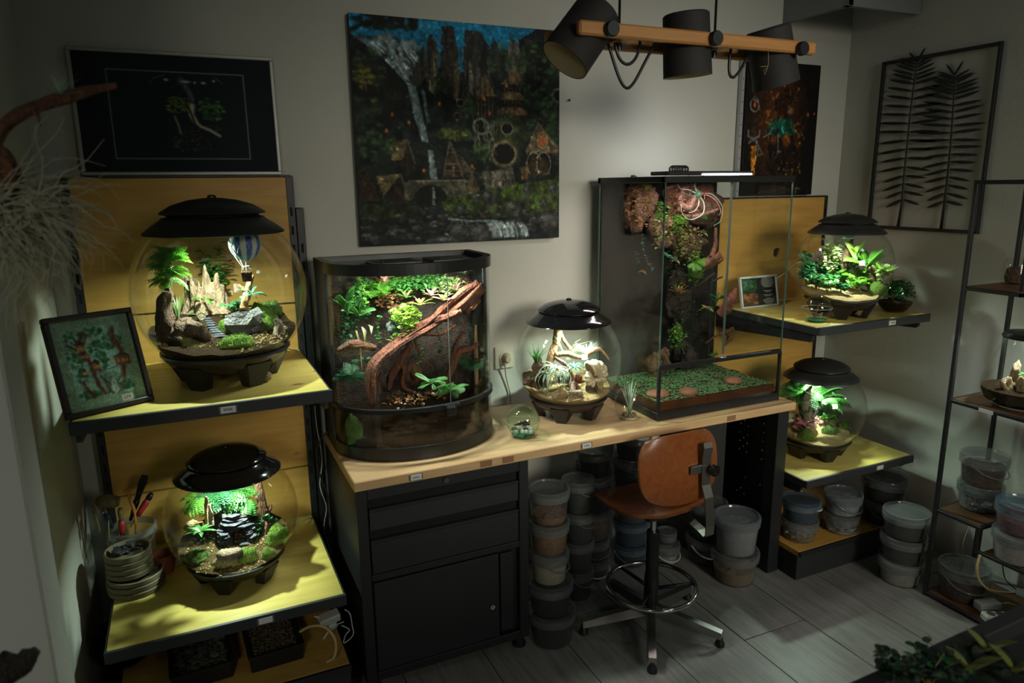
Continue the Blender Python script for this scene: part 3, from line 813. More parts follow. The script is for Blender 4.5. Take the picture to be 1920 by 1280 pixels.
    for x, y in [(838, 380), (888, 520), (746, 528), (716, 452), (490, 490), (338, 590), (230, 632), (402, 835), (238, 995), (285, 990), (840, 522), (340, 795), (648, 812), (260, 550)]:
        cv.ell(*U(x, y), .009, .012, (196, 112, 44), .9, .5)
    # spiral organic house and round doors
    cv.ell(*U(850, 640), .12, .13, (40, 48, 30), .9, .3, .5, (30, 30))
    for x, y, r_, c in [(820, 745, 82, (74, 68, 46)), (838, 608, 40, (78, 76, 64)), (700, 600, 50, (70, 76, 66)), (735, 655, 28, (84, 80, 62)), (635, 925, 42, (104, 92, 66)), (828, 945, 30, (92, 84, 66)), (595, 480, 24, (86, 78, 60)), (580, 550, 22, (86, 78, 60)), (1128, 420, 44, (70, 72, 66))]:
        cv.ell(*U(x, y), r_ / 1045, r_ / 1150, c, 1, .12, .4, (50, 50)); cv.ell(*U(x, y), r_ * .68 / 1045, r_ * .68 / 1150, (12, 12, 12), 1)
        cv.ring(*U(x, y), r_ * .8 / 1045, r_ * .8 / 1150, .08, (120, 110, 84), .6)
    for _ in range(26):
        x = cv.rs.uniform(650, 780); y = cv.rs.uniform(540, 700)
        cv.line([U(x, y), U(x + cv.rs.uniform(-12, 12), y + 30), U(x + cv.rs.uniform(-12, 12), y + 60)], .003, (104, 110, 98), .6)
    PL([(700, 840), (870, 820), (870, 990), (720, 990)], (48, 46, 40), .9, .7, (50, 14))
    for _ in range(30):
        x = cv.rs.uniform(710, 870); cv.line([U(x, 840), U(x + cv.rs.uniform(-14, 14), 930), U(x + cv.rs.uniform(-20, 20), 990)], .003, (110, 106, 92), .55)
    # timber houses
    for pts, c in [(((1010, 580), (942, 735), (1125, 740), (1125, 700)), (72, 60, 44)), (((535, 680), (498, 872), (600, 872)), (40, 34, 26)), (((520, 678), (670, 850), (600, 850)), (54, 50, 42)), (((330, 680), (260, 790), (360, 830)), (40, 34, 26)), (((260, 690), (330, 672), (300, 780), (245, 780)), (88, 78, 54)),
                   (((170, 865), (290, 850), (200, 970)), (84, 76, 52)), (((290, 850), (215, 1000), (320, 1000)), (34, 27, 20)), (((90, 830), (150, 850), (180, 990), (90, 990)), (40, 30, 22)), (((645, 840), (600, 960), (690, 950)), (74, 66, 48)), (((900, 820), (960, 810), (962, 835), (905, 835)), (96, 86, 60))]:
        PL(pts, c, 1, .4, (40, 40))
    PL([(970, 700), (1076, 700), (1076, 730), (970, 730)], (96, 88, 70), .9, .5, (40, 8))
    PL([(905, 835), (955, 835), (950, 890), (915, 890)], (60, 44, 28), 1)
    cv.ell(*U(1034, 668), .022, .032, (150, 84, 44), 1, .2); cv.ring(*U(1034, 668), .03, .042, .2, (140, 124, 90), .9)
    for x in (985, 1040):
        cv.ring(*U(x, 800), .04, .06, .12, (128, 116, 88), .9); cv.ell(*U(x, 820), .028, .045, (44, 34, 24), 1)
    for a, b in [((1010, 575), (940, 735)), ((1012, 575), (1125, 728)), ((535, 680), (498, 870)), ((540, 685), (600, 870)), ((515, 800), (590, 800)), ((510, 835), (595, 838)), ((525, 740), (565, 740)), ((550, 800), (550, 868)), ((330, 680), (360, 800)), ((290, 855), (320, 990)), ((1000, 570), (1025, 585)), ((920, 880), (920, 830)), ((945, 880), (945, 830))]:
        cv.line([U(*a), U(*b)], .0042, (112, 100, 76), .7)
    # bridge, meadow, river and stones
    PL([(300, 900), (340, 885), (610, 885), (620, 975), (520, 980), (500, 945), (430, 910), (360, 950), (340, 990), (300, 990)], (58, 58, 48), 1, .4, (40, 30))
    cv.line([U(330, 890), U(610, 888)], .005, (110, 108, 84), .8)
    cv.ell(*U(432, 965), .07, .045, (16, 18, 16), 1)
    PL([(440, 925), (452, 925), (455, 1020), (438, 1020)], (110, 126, 124), .8)
    PL([(480, 1010), (700, 940), (1130, 880), (1130, 1090), (700, 1100), (500, 1080)], (42, 52, 24), .9, .8, (40, 30))
    PL([(85, 1000), (360, 1010), (440, 1080), (85, 1110)], (26, 33, 18), .9, .7, (40, 30))
    cv.foliage(*U(960, 960), .16, .05, [(58, 78, 26), (44, 60, 24), (70, 86, 34)], 60, .018)
    cv.foliage(*U(600, 1000), .10, .03, [(58, 78, 26), (44, 60, 24)], 30, .016)
    PL([(400, 1020), (470, 1020), (560, 1100), (930, 1140), (1000, 1190), (1000, 1225), (85, 1225), (85, 1130), (330, 1080)], (26, 31, 32), .9, .5, (20, 60))
    for _ in range(150):
        x = cv.rs.uniform(90, 1120); y = cv.rs.triangular(980, 1215, 1120)
        if y < 1060 and not 340 < x < 1000: continue
        sz = cv.rs.uniform(8, 24) * (1 + max(0, y - 1060) / 120)
        g = cv.rs.uniform(44, 90)
        cv.ell(*U(x, y), sz / 1045, sz * .62 / 1150, (g * .45, g * .46, g * .44), 1, .25)
        cv.ell(*U(x - sz * .15, y - sz * .18), sz * .7 / 1045, sz * .36 / 1150, (g, g * 1.02, g * .98), .9, .6)
    for x, y, w, h in [(690, 1180, 75, 55), (1070, 1120, 70, 60), (570, 1165, 50, 55), (500, 1215, 110, 35), (160, 1190, 40, 30), (240, 1170, 45, 40), (870, 1045, 45, 42), (730, 990, 40, 50), (945, 950, 26, 50), (1095, 940, 36, 36), (660, 985, 24, 30), (1040, 1020, 24, 36), (585, 1045, 34, 28)]:
        cv.ell(*U(x, y), w / 1045, h / 1150, (44, 46, 44), 1, .2, .4, (40, 40)); cv.ell(*U(x - w * .2, y - h * .3), w * .6 / 1045, h * .45 / 1150, (98, 100, 94), .7, .8)
    PL([(690, 1110), (830, 1115), (930, 1150), (950, 1200), (790, 1210), (740, 1140)], (84, 98, 98), .85, .6, (50, 8))
    for _ in range(26):
        x = cv.rs.uniform(720, 930); cv.line([U(x, 1130), U(x + 22, 1165), U(x + 30, 1208)], .004, (156, 170, 168), .6)
    cv.line([U(520, 1095), U(640, 1112), U(760, 1112)], .006, (124, 138, 136), .7)
    cv.strokes(2600, .016, .0030, .6, 1.5, .6)
    cv.strokes(1300, .010, .0024, .5, 2.2, .7)
    p = thing('canvas_painting', 'large square canvas painting of a mountain village with waterfall', 'painting', (.950, 2.47, 1.752))
    W, H = .781, .757
    obj('canvas', MB().box((0, .012, 0), (W, .026, H), .002), mat('canvas_edge', (.03, .035, .03), .7), p)
    cv.build('painted_picture', W - .002, H - .002, p, (0, -.0015, 0), .6, .15, 1.45)
    return p
big_painting()

def bonsai_print():
    cv = Canvas(300, 192, (15, 18, 21), 5)
    # coordinates in the dark mount, in 0..1
    def q(x, y): return ((x - 375) / (1535. - 375), (y - 255) / (955. - 255))
    w = [(555, 350), (1378, 378), (1415, 873), (612, 881)]
    cv.put(np.ones(cv.u.shape), (14, 18, 21), 1)
    for a, b in zip([(.155, .137), (.85, .137), (.85, .885), (.155, .885)], [(.85, .137), (.85, .885), (.155, .885), (.155, .137)]): cv.line([a, b], .0028, (120, 120, 110), .9)
    G = [(34, 66, 26), (48, 84, 34), (24, 48, 22), (66, 96, 40)]
    cv.foliage(.66, .45, .075, .10, G, 80, .02); cv.foliage(.50, .42, .07, .08, [(60, 76, 24), (40, 56, 22), (78, 92, 30)], 70, .02)
    cv.foliage(.47, .74, .035, .05, [(44, 60, 30), (26, 36, 20)], 26, .014); cv.foliage(.66, .62, .05, .03, [(40, 52, 34), (26, 36, 24)], 24, .012)
    cv.foliage(.56, .67, .06, .08, [(44, 30, 20), (70, 50, 34), (28, 22, 18)], 40, .012)
    cv.line([(.565, .42), (.555, .5), (.575, .56), (.60, .60), (.645, .63), (.695, .68)], .010, (120, 112, 92), .9); cv.line([(.565, .42), (.556, .5), (.572, .55)], .017, (118, 110, 92), .9)
    cv.line([(.47, .52), (.485, .60), (.49, .66)], .008, (96, 88, 70), .8); cv.line([(.53, .38), (.55, .46), (.57, .57)], .006, (24, 22, 20), 1)
    for x, y, r_ in [(.54, .26, .03), (.555, .30, .03), (.565, .34, .03), (.57, .37, .02), (.52, .21, .035)]: cv.ell(x, y, r_ * .7, r_ * 1.4, (112, 112, 116), .5, 1.0)
    for x, y, r_ in [(.445, .205, .02), (.545, .215, .035), (.635, .22, .02), (.69, .20, .012), (.59, .22, .01)]: cv.ell(x, y, r_, .016, (190, 190, 196), .75, 1.0)
    cv.line([(.36, .24), (.39, .19), (.44, .165)], .004, (90, 90, 94), .5); cv.line([(.70, .17), (.735, .22)], .004, (90, 90, 94), .5)
    for _ in range(20): cv.ell(cv.rs.uniform(.45, .68), cv.rs.uniform(.68, .82), .006, .008, (90, 56, 30), .6, .6)
    cv.ell(.56, .80, .03, .008, (90, 96, 104), .5, 1)
    p = thing('framed_bonsai_print', 'silver-framed dark print of a bonsai above the left shelving', 'picture', (.031, 2.478, 1.618))
    p.rotation_euler = (math.radians(-2.0), 0, 0)
    W, H, t = .566, .362, .011
    for n, c, s_ in (('frame_bar', (0, 0, t / 2), (W, .018, t)), ('frame_bar', (0, 0, H - t / 2), (W, .018, t)), ('frame_bar', (-W / 2 + t / 2, 0, H / 2), (t, .018, H - 2 * t)), ('frame_bar', (W / 2 - t / 2, 0, H / 2), (t, .018, H - 2 * t))):
        obj(n, MB().box(c, s_, .002), mat('silver_frame', (.34, .34, .31), .4, metal=.3), p)
    obj('backing', MB().box((0, .005, H / 2), (W - .01, .004, H - .01)), M_INK, p)
    cv.build('print', W - 2 * t, H - 2 * t, p, (0, -.002, H / 2), .6, .1, 2.6)
    obj('glazing', MB().box((0, -.005, H / 2), (W - 2 * t, .002, H - 2 * t)), glass('picture_glass', (.97, .98, .98), .45), p)
bonsai_print()

def warrior_canvas():
    cv = Canvas(170, 236, (14, 12, 11), 9)
    def q(x, y): return ((x - 140) / 640., (y - 80) / 1160.)
    cv.ell(.42, .40, .48, .52, (84, 44, 18), .85, .9, .2, (10, 14))
    cv.ell(.44, .66, .40, .4, (56, 30, 14), .6, .9)
    PLQ = lambda pts, c, k=1., t=.4: cv.poly([q(*p) for p in pts], c, k, t, (30, 30), .02)
    PLQ([(360, 700), (560, 700), (640, 900), (640, 1230), (330, 1230), (340, 900)], (24, 16, 11))
    PLQ([(300, 690), (380, 560), (540, 550), (590, 700), (450, 720)], (18, 58, 46))
    PLQ([(380, 400), (470, 300), (560, 330), (570, 470), (540, 560), (420, 560), (385, 480)], (30, 17, 10))
    for _ in range(50):
        x, y = cv.rs.uniform(380, 580), cv.rs.uniform(300, 560)
        cv.line([q(x, y), q(x + cv.rs.uniform(-30, 30), y + cv.rs.uniform(-30, 30))], .006, cv.rs.choice([(74, 42, 20), (16, 10, 8), (120, 84, 46)]), .6)
    cv.ell(*q(528, 480), .050, .050, (112, 84, 62), .95, .5); cv.ell(*q(520, 450), .055, .014, (34, 22, 16), .9, .5); cv.line([q(505, 452), q(518, 452)], .006, (150, 130, 100), .8); cv.line([q(520, 520), q(545, 518)], .005, (80, 40, 30), .8)
    cv.ell(*q(505, 745), .07, .055, (112, 60, 24), .9, .4, .4); cv.ell(*q(395, 740), .05, .05, (96, 52, 22), .9, .4, .4)
    for _ in range(46):
        x, y = cv.rs.choice([(cv.rs.uniform(560, 700), cv.rs.uniform(590, 720)), (cv.rs.uniform(600, 690), cv.rs.uniform(680, 800)), (cv.rs.uniform(310, 380), cv.rs.uniform(500, 640)), (cv.rs.uniform(440, 660), cv.rs.uniform(950, 1060))])
        cv.ell(*q(x, y), .016, .012, cv.rs.choice([(118, 88, 32), (140, 104, 44), (80, 56, 22), (104, 66, 30)]), .85, .5)
    for x, y in [(345, 335), (460, 275), (590, 298), (365, 390), (690, 510), (750, 505), (320, 500)]: cv.ell(*q(x, y), .020, .015, (150, 84, 48), .85, .6)
    for _ in range(60):
        x, y = cv.rs.uniform(340, 640), cv.rs.uniform(640, 1220)
        cv.line([q(x, y), q(x + cv.rs.uniform(-24, 24), y + cv.rs.uniform(10, 50))], .006, cv.rs.choice([(70, 42, 24), (112, 104, 96), (20, 12, 10), (92, 54, 26)]), .55)
    # long sword held upright
    PLQ([(198, 800), (246, 800), (240, 1070), (215, 1070)], (150, 96, 26), .95, .5)
    PLQ([(188, 560), (236, 560), (240, 760), (188, 760)], (42, 32, 24))
    cv.ring(*q(208, 450), .065, .055, .25, (116, 122, 122), .8); cv.ell(*q(208, 450), .022, .022, (196, 84, 34), .9, .4)
    cv.line([q(205, 370), q(200, 410), q(240, 430)], .012, (112, 116, 116), .8)
    for s_ in (-1, 1): cv.line([q(215, 740), q(215 + s_ * 45, 720), q(215 + s_ * 50, 670)], .012, (116, 120, 120), .8); cv.line([q(215, 750), q(215 + s_ * 40, 780), q(215 + s_ * 20, 740)], .010, (104, 108, 108), .8)
    cv.line([q(255, 790), q(300, 870), q(250, 890), q(262, 820)], .012, (104, 104, 104), .7); cv.line([q(300, 725), q(360, 690), q(372, 640)], .008, (124, 120, 110), .8)
    cv.line([q(430, 700), q(440, 850), q(470, 850)], .012, (120, 122, 122), .7)
    cv.line([q(625, 1190), q(640, 1175), q(660, 1190), q(672, 1180)], .006, (150, 146, 136), .8)
    cv.strokes(900, .03, .006)
    p = thing('canvas_portrait', 'dark brown canvas of an armoured figure with a golden sword', 'painting', (2.462, 2.472, 1.80))
    W, H = .418, .566
    obj('canvas', MB().box((0, .012, 0), (W, .024, H), .002), mat('canvas_dark_edge', (.012, .011, .010), .7), p)
    cv.build('painted_picture', W - .002, H - .002, p, (0, -.0015, 0), .6, .15, 1.45)
warrior_canvas()
rl = thing('slotted_rail', 'pale slotted metal rail on the wall beside the dark portrait canvas', 'rail', (2.237, 2.49, 1.47))
obj('strip', MB().box((0, 0, .33), (.024, .012, .66), .001), mat('rail_pale', (.42, .42, .41), .4, metal=.2), rl)
obj('flange', MB().box((-.012, -.008, .33), (.003, .02, .66), .0008), mat('rail_pale', (.42, .42, .41), .4), rl)
for k in range(14): obj('hole', MB().lathe([(0, 0), (.0028, 0)], 10).xf(Matrix.Translation((.002, -.0065, .02 + k * .047)) @ Matrix.Rotation(PI / 2, 4, 'X')), M_INK, rl)

def watercolour():
    cv = Canvas(120, 150, (168, 196, 172), 12)
    def q(x, y):   # crop of the sheared picture straightened by hand
        v = (y - 190 - (x - 400) * -.16) / 900.
        return ((x - 60 - (y - 200) * .27) / 840., v)
    u0, u1, v0, v1 = .13, .87, .10, .885
    cv.put(np.ones(cv.u.shape), (150, 180, 152), 1, .05, (8, 8))
    cv.poly([(u0, v0), (u1, v0), (u1, v1), (u0, v1)], (160, 205, 192), 1, .12, (8, 8), .01)
    G = [(38, 98, 58), (58, 116, 62), (30, 76, 54), (76, 130, 70)]
    B = (112, 56, 34)
    for x, y, rx, ry, n in [(.25, .2, .12, .1, 34), (.5, .16, .12, .06, 26), (.7, .28, .08, .12, 34), (.52, .34, .12, .08, 34), (.2, .45, .09, .16, 40), (.55, .46, .08, .06, 24), (.83, .32, .04, .1, 14), (.25, .62, .06, .08, 20), (.78, .80, .1, .06, 34), (.3, .84, .14, .04, 30), (.56, .56, .05, .03, 10)]: cv.foliage(x, y, rx, ry, G, n, .04)
    for pts, w in [(((.36, .16), (.31, .26), (.35, .36), (.38, .5), (.40, .62), (.42, .76), (.48, .86)), .030), (((.76, .15), (.75, .26), (.79, .36), (.82, .44), (.80, .58), (.77, .70)), .045), (((.15, .26), (.25, .32), (.33, .40)), .018), (((.24, .7), (.28, .8), (.33, .86)), .03), (((.27, .22), (.29, .30)), .016), (((.42, .18), (.37, .28)), .018)]:
        cv.line(pts, w, B, .92); cv.line([(a + w * .3, b) for a, b in pts], w * .3, (70, 34, 24), .6)
    for x, y, w, h in [(.31, .33, .055, .05), (.34, .42, .05, .035), (.45, .55, .05, .045), (.80, .53, .10, .05), (.29, .60, .03, .03)]:
        cv.poly([(x - w, y - h), (x + w, y - h), (x + w, y + h), (x - w, y + h)], (150, 92, 52), 1, .3, (40, 40)); cv.poly([(x - w * 1.2, y - h), (x, y - h * 2.1), (x + w * 1.2, y - h)], (70, 54, 44), 1)
        for k in (-.5, .1, .6): cv.poly([(x + w * k - .012, y - h * .4), (x + w * k + .012, y - h * .4), (x + w * k + .012, y + h * .4), (x + w * k - .012, y + h * .4)], (204, 170, 96), 1)
        cv.line([(x - w, y + h), (x + w, y + h)], .005, (40, 30, 26), .9)
    cv.line([(.42, .62), (.56, .6), (.72, .585)], .005, (44, 36, 34), .9)
    for k in range(8): cv.line([(.47 + k * .035, .61 - k * .004), (.52 + k * .02, .74)], .003, (40, 36, 34), .8)
    for pts in [((.5, .70), (.56, .76), (.54, .84), (.58, .88)), ((.47, .66), (.52, .76), (.52, .86)), ((.72, .70), (.66, .76), (.69, .84), (.64, .88)), ((.76, .74), (.71, .82), (.70, .88))]: cv.line(pts, .018, (128, 112, 100), .9); cv.line([(a + .014, b) for a, b in pts], .006, (52, 44, 42), .8)
    cv.poly([(.60, .70), (.64, .70), (.66, .86), (.58, .86)], (206, 220, 220), .9, .2, (40, 6)); cv.ell(.62, .86, .05, .02, (200, 214, 214), .9, .6)
    cv.strokes(500, .03, .012, .8, 1.15, .5)
    p = thing('framed_watercolour', 'dark-framed watercolour of tree houses leaning on the upper left shelf', 'picture', (-.295, 1.896, ZU))
    p.rotation_euler = (Matrix.Rotation(.469, 3, 'Z') @ Matrix.Rotation(-.288, 3, 'X')).to_euler()
    W, H, t = .205, .246, .013
    M_FR = mat('dark_brown_frame', (.030, .014, .010), .4, var=(.018, .009, .007), vscale=30)
    for c, s_ in (((W / 2, 0, t / 2), (W, .022, t)), ((W / 2, 0, H - t / 2), (W, .022, t)), ((t / 2, 0, H / 2), (t, .022, H - 2 * t)), ((W - t / 2, 0, H / 2), (t, .022, H - 2 * t))):
        obj('frame_bar', MB().box(c, s_, .002), M_FR, p)
    obj('backing', MB().box((W / 2, .006, H / 2), (W - .01, .003, H - .01)), M_INK, p)
    cv.build('watercolour_sheet', W - 2 * t, H - 2 * t, p, (W / 2, 0, H / 2), .6)
    obj('glazing', MB().box((W / 2, -.006, H / 2), (W - 2 * t, .002, H - 2 * t)), glass('picture_glass'), p)
    s_ = obj('price_sticker', MB().box((W * .70, -.0075, t + .010), (.026, .0006, .016)), mat('sticker_white', (.55, .53, .52), .6), p)
    cu = bpy.data.curves.new('lettering', 'FONT'); cu.body = '27€'; cu.size = .011; cu.align_x = 'CENTER'; cu.align_y = 'CENTER'
    lettering(cu, M_INK, s_, (W * .70, -.0082, t + .010), (PI / 2, 0, 0))
watercolour()

def info_sign():
    cv = Canvas(90, 60, (22, 26, 26), 21)
    cv.poly([(.03, .04), (.45, .04), (.45, .50), (.03, .50)], (22, 62, 36), 1, .6, (14, 14)); cv.foliage(.24, .27, .18, .2, [(44, 104, 52), (26, 76, 44), (96, 120, 52), (14, 34, 24)], 60, .05)
    cv.poly([(.03, .53), (.45, .53), (.45, .96), (.03, .96)], (112, 72, 40), 1, .5, (12, 12)); cv.foliage(.24, .8, .18, .12, [(70, 48, 28), (150, 112, 74), (50, 56, 30), (90, 60, 36)], 40, .05)
    p = thing('info_sign', 'small white-framed sign with two photos and white text', 'sign', (2.144, 2.31, ZU))
    p.rotation_euler = (-.215, 0, 0)
    W, H, t = .21, .137, .009
    for c, s_ in (((W / 2, 0, t / 2), (W, .014, t)), ((W / 2, 0, H - t / 2), (W, .014, t)), ((t / 2, 0, H / 2), (t, .014, H - 2 * t)), ((W - t / 2, 0, H / 2), (t, .014, H - 2 * t))):
        obj('frame_bar', MB().box(c, s_, .002), mat('white_frame', (.50, .52, .50), .5), p)
    s_ = cv.build('printed_sheet', W - 2 * t, H - 2 * t, p, (W / 2, -.002, H / 2), .5)
    M_TXT = mat('white_print', (.55, .55, .53), .6)
    for k, w in enumerate((.055, .062, .07, .066, .07, .064, .058, .04, 0, 0, .05, .03, 0, .052, .036, 0, .03, .06, .058, .05, .034)):
        if w: obj('text_line', MB().box((W * .73 - W / 2, -.0012, H * .42 - k * .0056), (w, .0004, .0022)), M_TXT, s_)
info_sign()
# ---------------------------------------------------------------- pendant lamp with three shades
def pendant():
    p = thing('pendant_lamp', 'wooden bar pendant lamp with three black drum shades', 'lamp', (1.32, 1.67, ZC))
    O = Vector((1.32, 1.67, ZC))
    MW = wood('pendant_beech', (.50, .24, .07), (.40, .18, .05), (.3, .1, .03), .45, 'x', 1.5, knots=False)
    zc = 1.948
    for y, xa, xb in ((1.60, .918, 1.695), (1.745, .905, 1.70)):
        obj('bar', MB().box(((xa + xb) / 2 - O.x, y - O.y, zc - O.z), (xb - xa, .022, .034), .005), MW, p)
    for x in (1.075, 1.388):
        obj('cross_bar', MB().box((x - O.x, 1.672 - O.y, zc - .004 - O.z), (.028, .128, .018), .003), MW, p)
        obj('rod', MB().tube([(x - O.x + .008, 1.672 - O.y, zc - O.z), (x - O.x + .008, 1.672 - O.y, .0)], .0035, 8), M_FRAME, p)
        obj('rod_nut', MB().lathe([(0, 0), (.008, 0), (.008, .016), (0, .016)], 14, (x - O.x + .008, 1.672 - O.y, zc - O.z - .030)), M_FRAME, p)
    MS = mat('black_fabric_shade', (.016, .015, .015), .75, bump=.15, bscale=400)
    MI = mat('cream_shade_lining', (.82, .68, .42), .6)
    for k, (x, t, dz) in enumerate(((1.003, 39, .0), (1.325, -5, .0), (1.632, -17, -.012))):
        Mx = Matrix.Translation((x + .004 - O.x - (.03 if k == 0 else .028), 1.672 - O.y, zc + .004 + dz - O.z)) @ Matrix.Rotation(math.radians(t), 4, 'Y')
        sh = obj('shade', MB().lathe([(.0, .072), (.058, .072), (.062, .068), (.066, -.088), (.064, -.088), (.060, .062), (0, .064)], 40).xf(Mx), MS, p)
        obj('lining', MB().lathe([(.0638, -.0875), (.0596, .0615), (.0, .0615)], 40).xf(Mx), MI, sh)
        b = obj('bulb', MB().lathe([(0, -.050), (.012, -.048), (.024, -.040), (.030, -.026), (.030, -.014), (.024, .004), (.014, .022), (.013, .05), (0, .05)], 24).xf(Mx), mat('bulb_glass', (.80, .78, .66), .06, spec=.8), sh)
        for y in (1.60 - .016, 1.745 + .016):
            obj('knob', MB().lathe([(0, .012), (.017, .012), (.019, .009), (.019, -.004), (0, -.004)], 24).xf(Matrix.Translation((x - O.x, y - O.y, zc + dz * .5 - O.z)) @ Matrix.Rotation(PI / 2 if y < 1.67 else -PI / 2, 4, 'X')), M_FRAME, p)
    def arc(pts, n=28):
        pts = [Vector(q) for q in pts]; out = []
        m = len(pts) - 1
        for i in range(n + 1):
            t = i / n; s = [math.comb(m, j) * t ** j * (1 - t) ** (m - j) for j in range(m + 1)]
            out.append(sum((pts[j] * s[j] for j in range(m + 1)), Vector()) - O)
        return out
    def A(px, py, y=1.672): return at(px, py, y)
    for pts in ([A(1152, 70), A(1158, 150), A(1205, 125), A(1200, 62)], [A(1140, 82), A(1166, 160), A(1178, 240), A(1200, 90), A(1250, 62)],
                [A(1372, 82), A(1358, 160), A(1375, 165), A(1404, 100)]):
        obj('cord', MB().tube(arc(pts), .0042, 8), M_FRAME, p)
    tw = obj('tag_string', MB().tube([A(1440, 92, 1.60) - O, A(1441, 110, 1.60) - O, A(1440, 124, 1.60) - O, A(1434, 140, 1.60) - O, A(1432, 132, 1.60) - O, A(1440, 124, 1.60) - O, A(1426, 125, 1.60) - O], .0009, 5), mat('jute_string', (.30, .20, .09), .8), p)
pendant()

# ---------------------------------------------------------------- metal leaf wall art
def leaf_art():
    p = thing('metal_leaf_art', 'black metal wall art of two palm fronds in a frame', 'wall art', (RX - .012, 2.05, 1.366))
    O = Vector((RX - .012, 2.05, 1.366))
    y0, y1, h = 2.302 - 2.05, 1.806 - 2.05, .716
    M_ = mat('black_wall_metal', (.008, .009, .010), .5)
    t = .013
    obj('frame_bar', MB().box((0, (y0 + y1) / 2, t / 2), (t, y0 - y1, t), .001), M_, p); obj('frame_bar', MB().box((0, (y0 + y1) / 2, h - t / 2), (t, y0 - y1, t), .001), M_, p)
    for y in (y0, y1): obj('frame_bar', MB().box((0, y, h / 2), (t, t, h), .001), M_, p)
    def U(x, y):  # from the zoomed crop to the frame's plane
        q_ = at_x(1560 + x / 2.844, y / 2.844)
        return (q_.y - O.y, q_.z - O.z)
    def at_x(px, py):
        a, b = (px - 960) / FPX, (py - 640) / FPX
        d = rr * a + dd * b + ff
        return Vector((0, 0, CAM_H)) + d * ((RX - .012) / d.x)
    def strip(pts, w):
        return MB().tube([(0, *q_) for q_ in pts], w, 6, squash=.6)
    def blade(a, b, w):
        ax, az = a; bx, bz = b
        dx, dz = bx - ax, bz - az; L_ = math.hypot(dx, dz); nx, nz = -dz / L_, dx / L_
        out = []; pr = [(0, .15), (.18, .75), (.45, 1), (.75, .8), (1, .05)]
        top = [(ax + dx * s + nx * w * k, az + dz * s + nz * w * k) for s, k in pr]; bot = [(ax + dx * s - nx * w * k, az + dz * s - nz * w * k) for s, k in pr]
        poly = top + bot[::-1]
        return MB().prism(poly, -.0012, .0012, M=Matrix(((0, 0, 1, 0), (1, 0, 0, 0), (0, 1, 0, 0), (0, 0, 0, 1))))
    def interp(pts, t):
        n = len(pts) - 1; i = min(int(t * n), n - 1); f = t * n - i
        return (pts[i][0] * (1 - f) + pts[i + 1][0] * f, pts[i][1] * (1 - f) + pts[i + 1][1] * f)
    for stem, spread, nl, rng in (([(350, 1215), (372, 1080), (385, 930), (402, 760), (418, 600), (437, 450), (447, 370), (456, 315)], 150, 21, random.Random(4)),
                                  ([(580, 1225), (598, 1090), (618, 930), (632, 780), (642, 640), (650, 510), (653, 440), (654, 385)], 160, 22, random.Random(8))):
        sp = [U(*s) for s in stem]
        f = obj('frond', MB().tube([(0, *q_) for q_ in sp], [.0075, .006, .005, .0045, .004, .0035, .003, .0012], 6, squash=.6), M_, p)
        for k in range(nl):
            t = .16 + .80 * k / (nl - 1)
            base = interp(stem, t)
            for s in (-1, 1):
                L_ = spread * 1.12 * (1 - .60 * max(0, (t - .55) / .45) ** 1.5) * (.62 + .38 * min(1, (t - .16) / .3)) * rng.uniform(.9, 1.05)
                ang = math.radians(-32 + 62 * t ** .9 + rng.uniform(-3, 3)) + (.5 if t > .93 else 0)
                tip = (base[0] + s * L_ * math.cos(ang), base[1] - L_ * math.sin(ang) + (s * -8))
                lim = 280 + (900 - base[1]) * -.07 if s < 0 else 0
                obj('leaf', blade(U(*base), U(*tip), .0066 if t < .8 else .0050), M_, f)
leaf_art()

# ---------------------------------------------------------------- wall socket and small wall things
so = thing('wall_socket', 'square pale wall socket with a plug above the worktop', 'socket', (1.108, 2.5, .910))
M_IV = mat('ivory_plastic', (.52, .50, .42), .4)
obj('plate', MB().box((0, -.005, 0), (.082, .010, .090), .003), M_IV, so)
obj('ring', MB().lathe([(.022, 0), (.026, .004), (.020, .004), (.019, -.004), (0, -.004)], 24).xf(Matrix.Translation((.004, -.010, 0)) @ Matrix.Rotation(PI / 2, 4, 'X')), M_IV, so)
obj('plug', MB().lathe([(0, .026), (.010, .026), (.015, .020), (.017, 0), (0, 0)], 20, sy=1.2).xf(Matrix.Translation((.004, -.011, -.002)) @ Matrix.Rotation(PI / 2, 4, 'X')), mat('plug_beige', (.36, .31, .20), .4), so)
def rope(name, label, pts, r, m, cat='cable', n=40, group=None):
    pts = [Vector(q) for q in pts]
    out = []
    P_ = [pts[0]] + pts + [pts[-1]]
    per = max(3, n // (len(pts) - 1))
    for i in range(1, len(P_) - 2):
        for k in range(per):
            t = k / per; a, b, c, d = P_[i - 1], P_[i], P_[i + 1], P_[i + 2]
            out.append(.5 * ((2 * b) + (-a + c) * t + (2 * a - 5 * b + 4 * c - d) * t * t + (-a + 3 * b - 3 * c + d) * t ** 3))
    out.append(pts[-1])
    return tag(obj(name, MB().tube(out, r, 7), m), label, cat, group)
M_CW = mat('white_cable', (.52, .52, .50), .45); M_CB = mat('black_cable', (.012, .012, .012), .45); M_CT = mat('tan_hose', (.48, .34, .17), .5); M_CY = mat('cream_cable', (.46, .40, .26), .5)
rope('power_cable', 'cream cable hanging from the wall socket plug', [at(947, 680, 2.47), at(949, 705, 2.485), at(955, 730, 2.49), at(957, 747, 2.49), at(958, 775, 2.49)], .0032, M_CY)
rope('white_cable', 'white cable hanging between left shelving and worktop', [at(590, 760, 2.43), at(594, 800, 2.42), at(604, 860, 2.42), at(600, 910, 2.42), at(612, 950, 2.42), at(608, 990, 2.41), at(622, 1040, 2.40)], .002, M_CW)
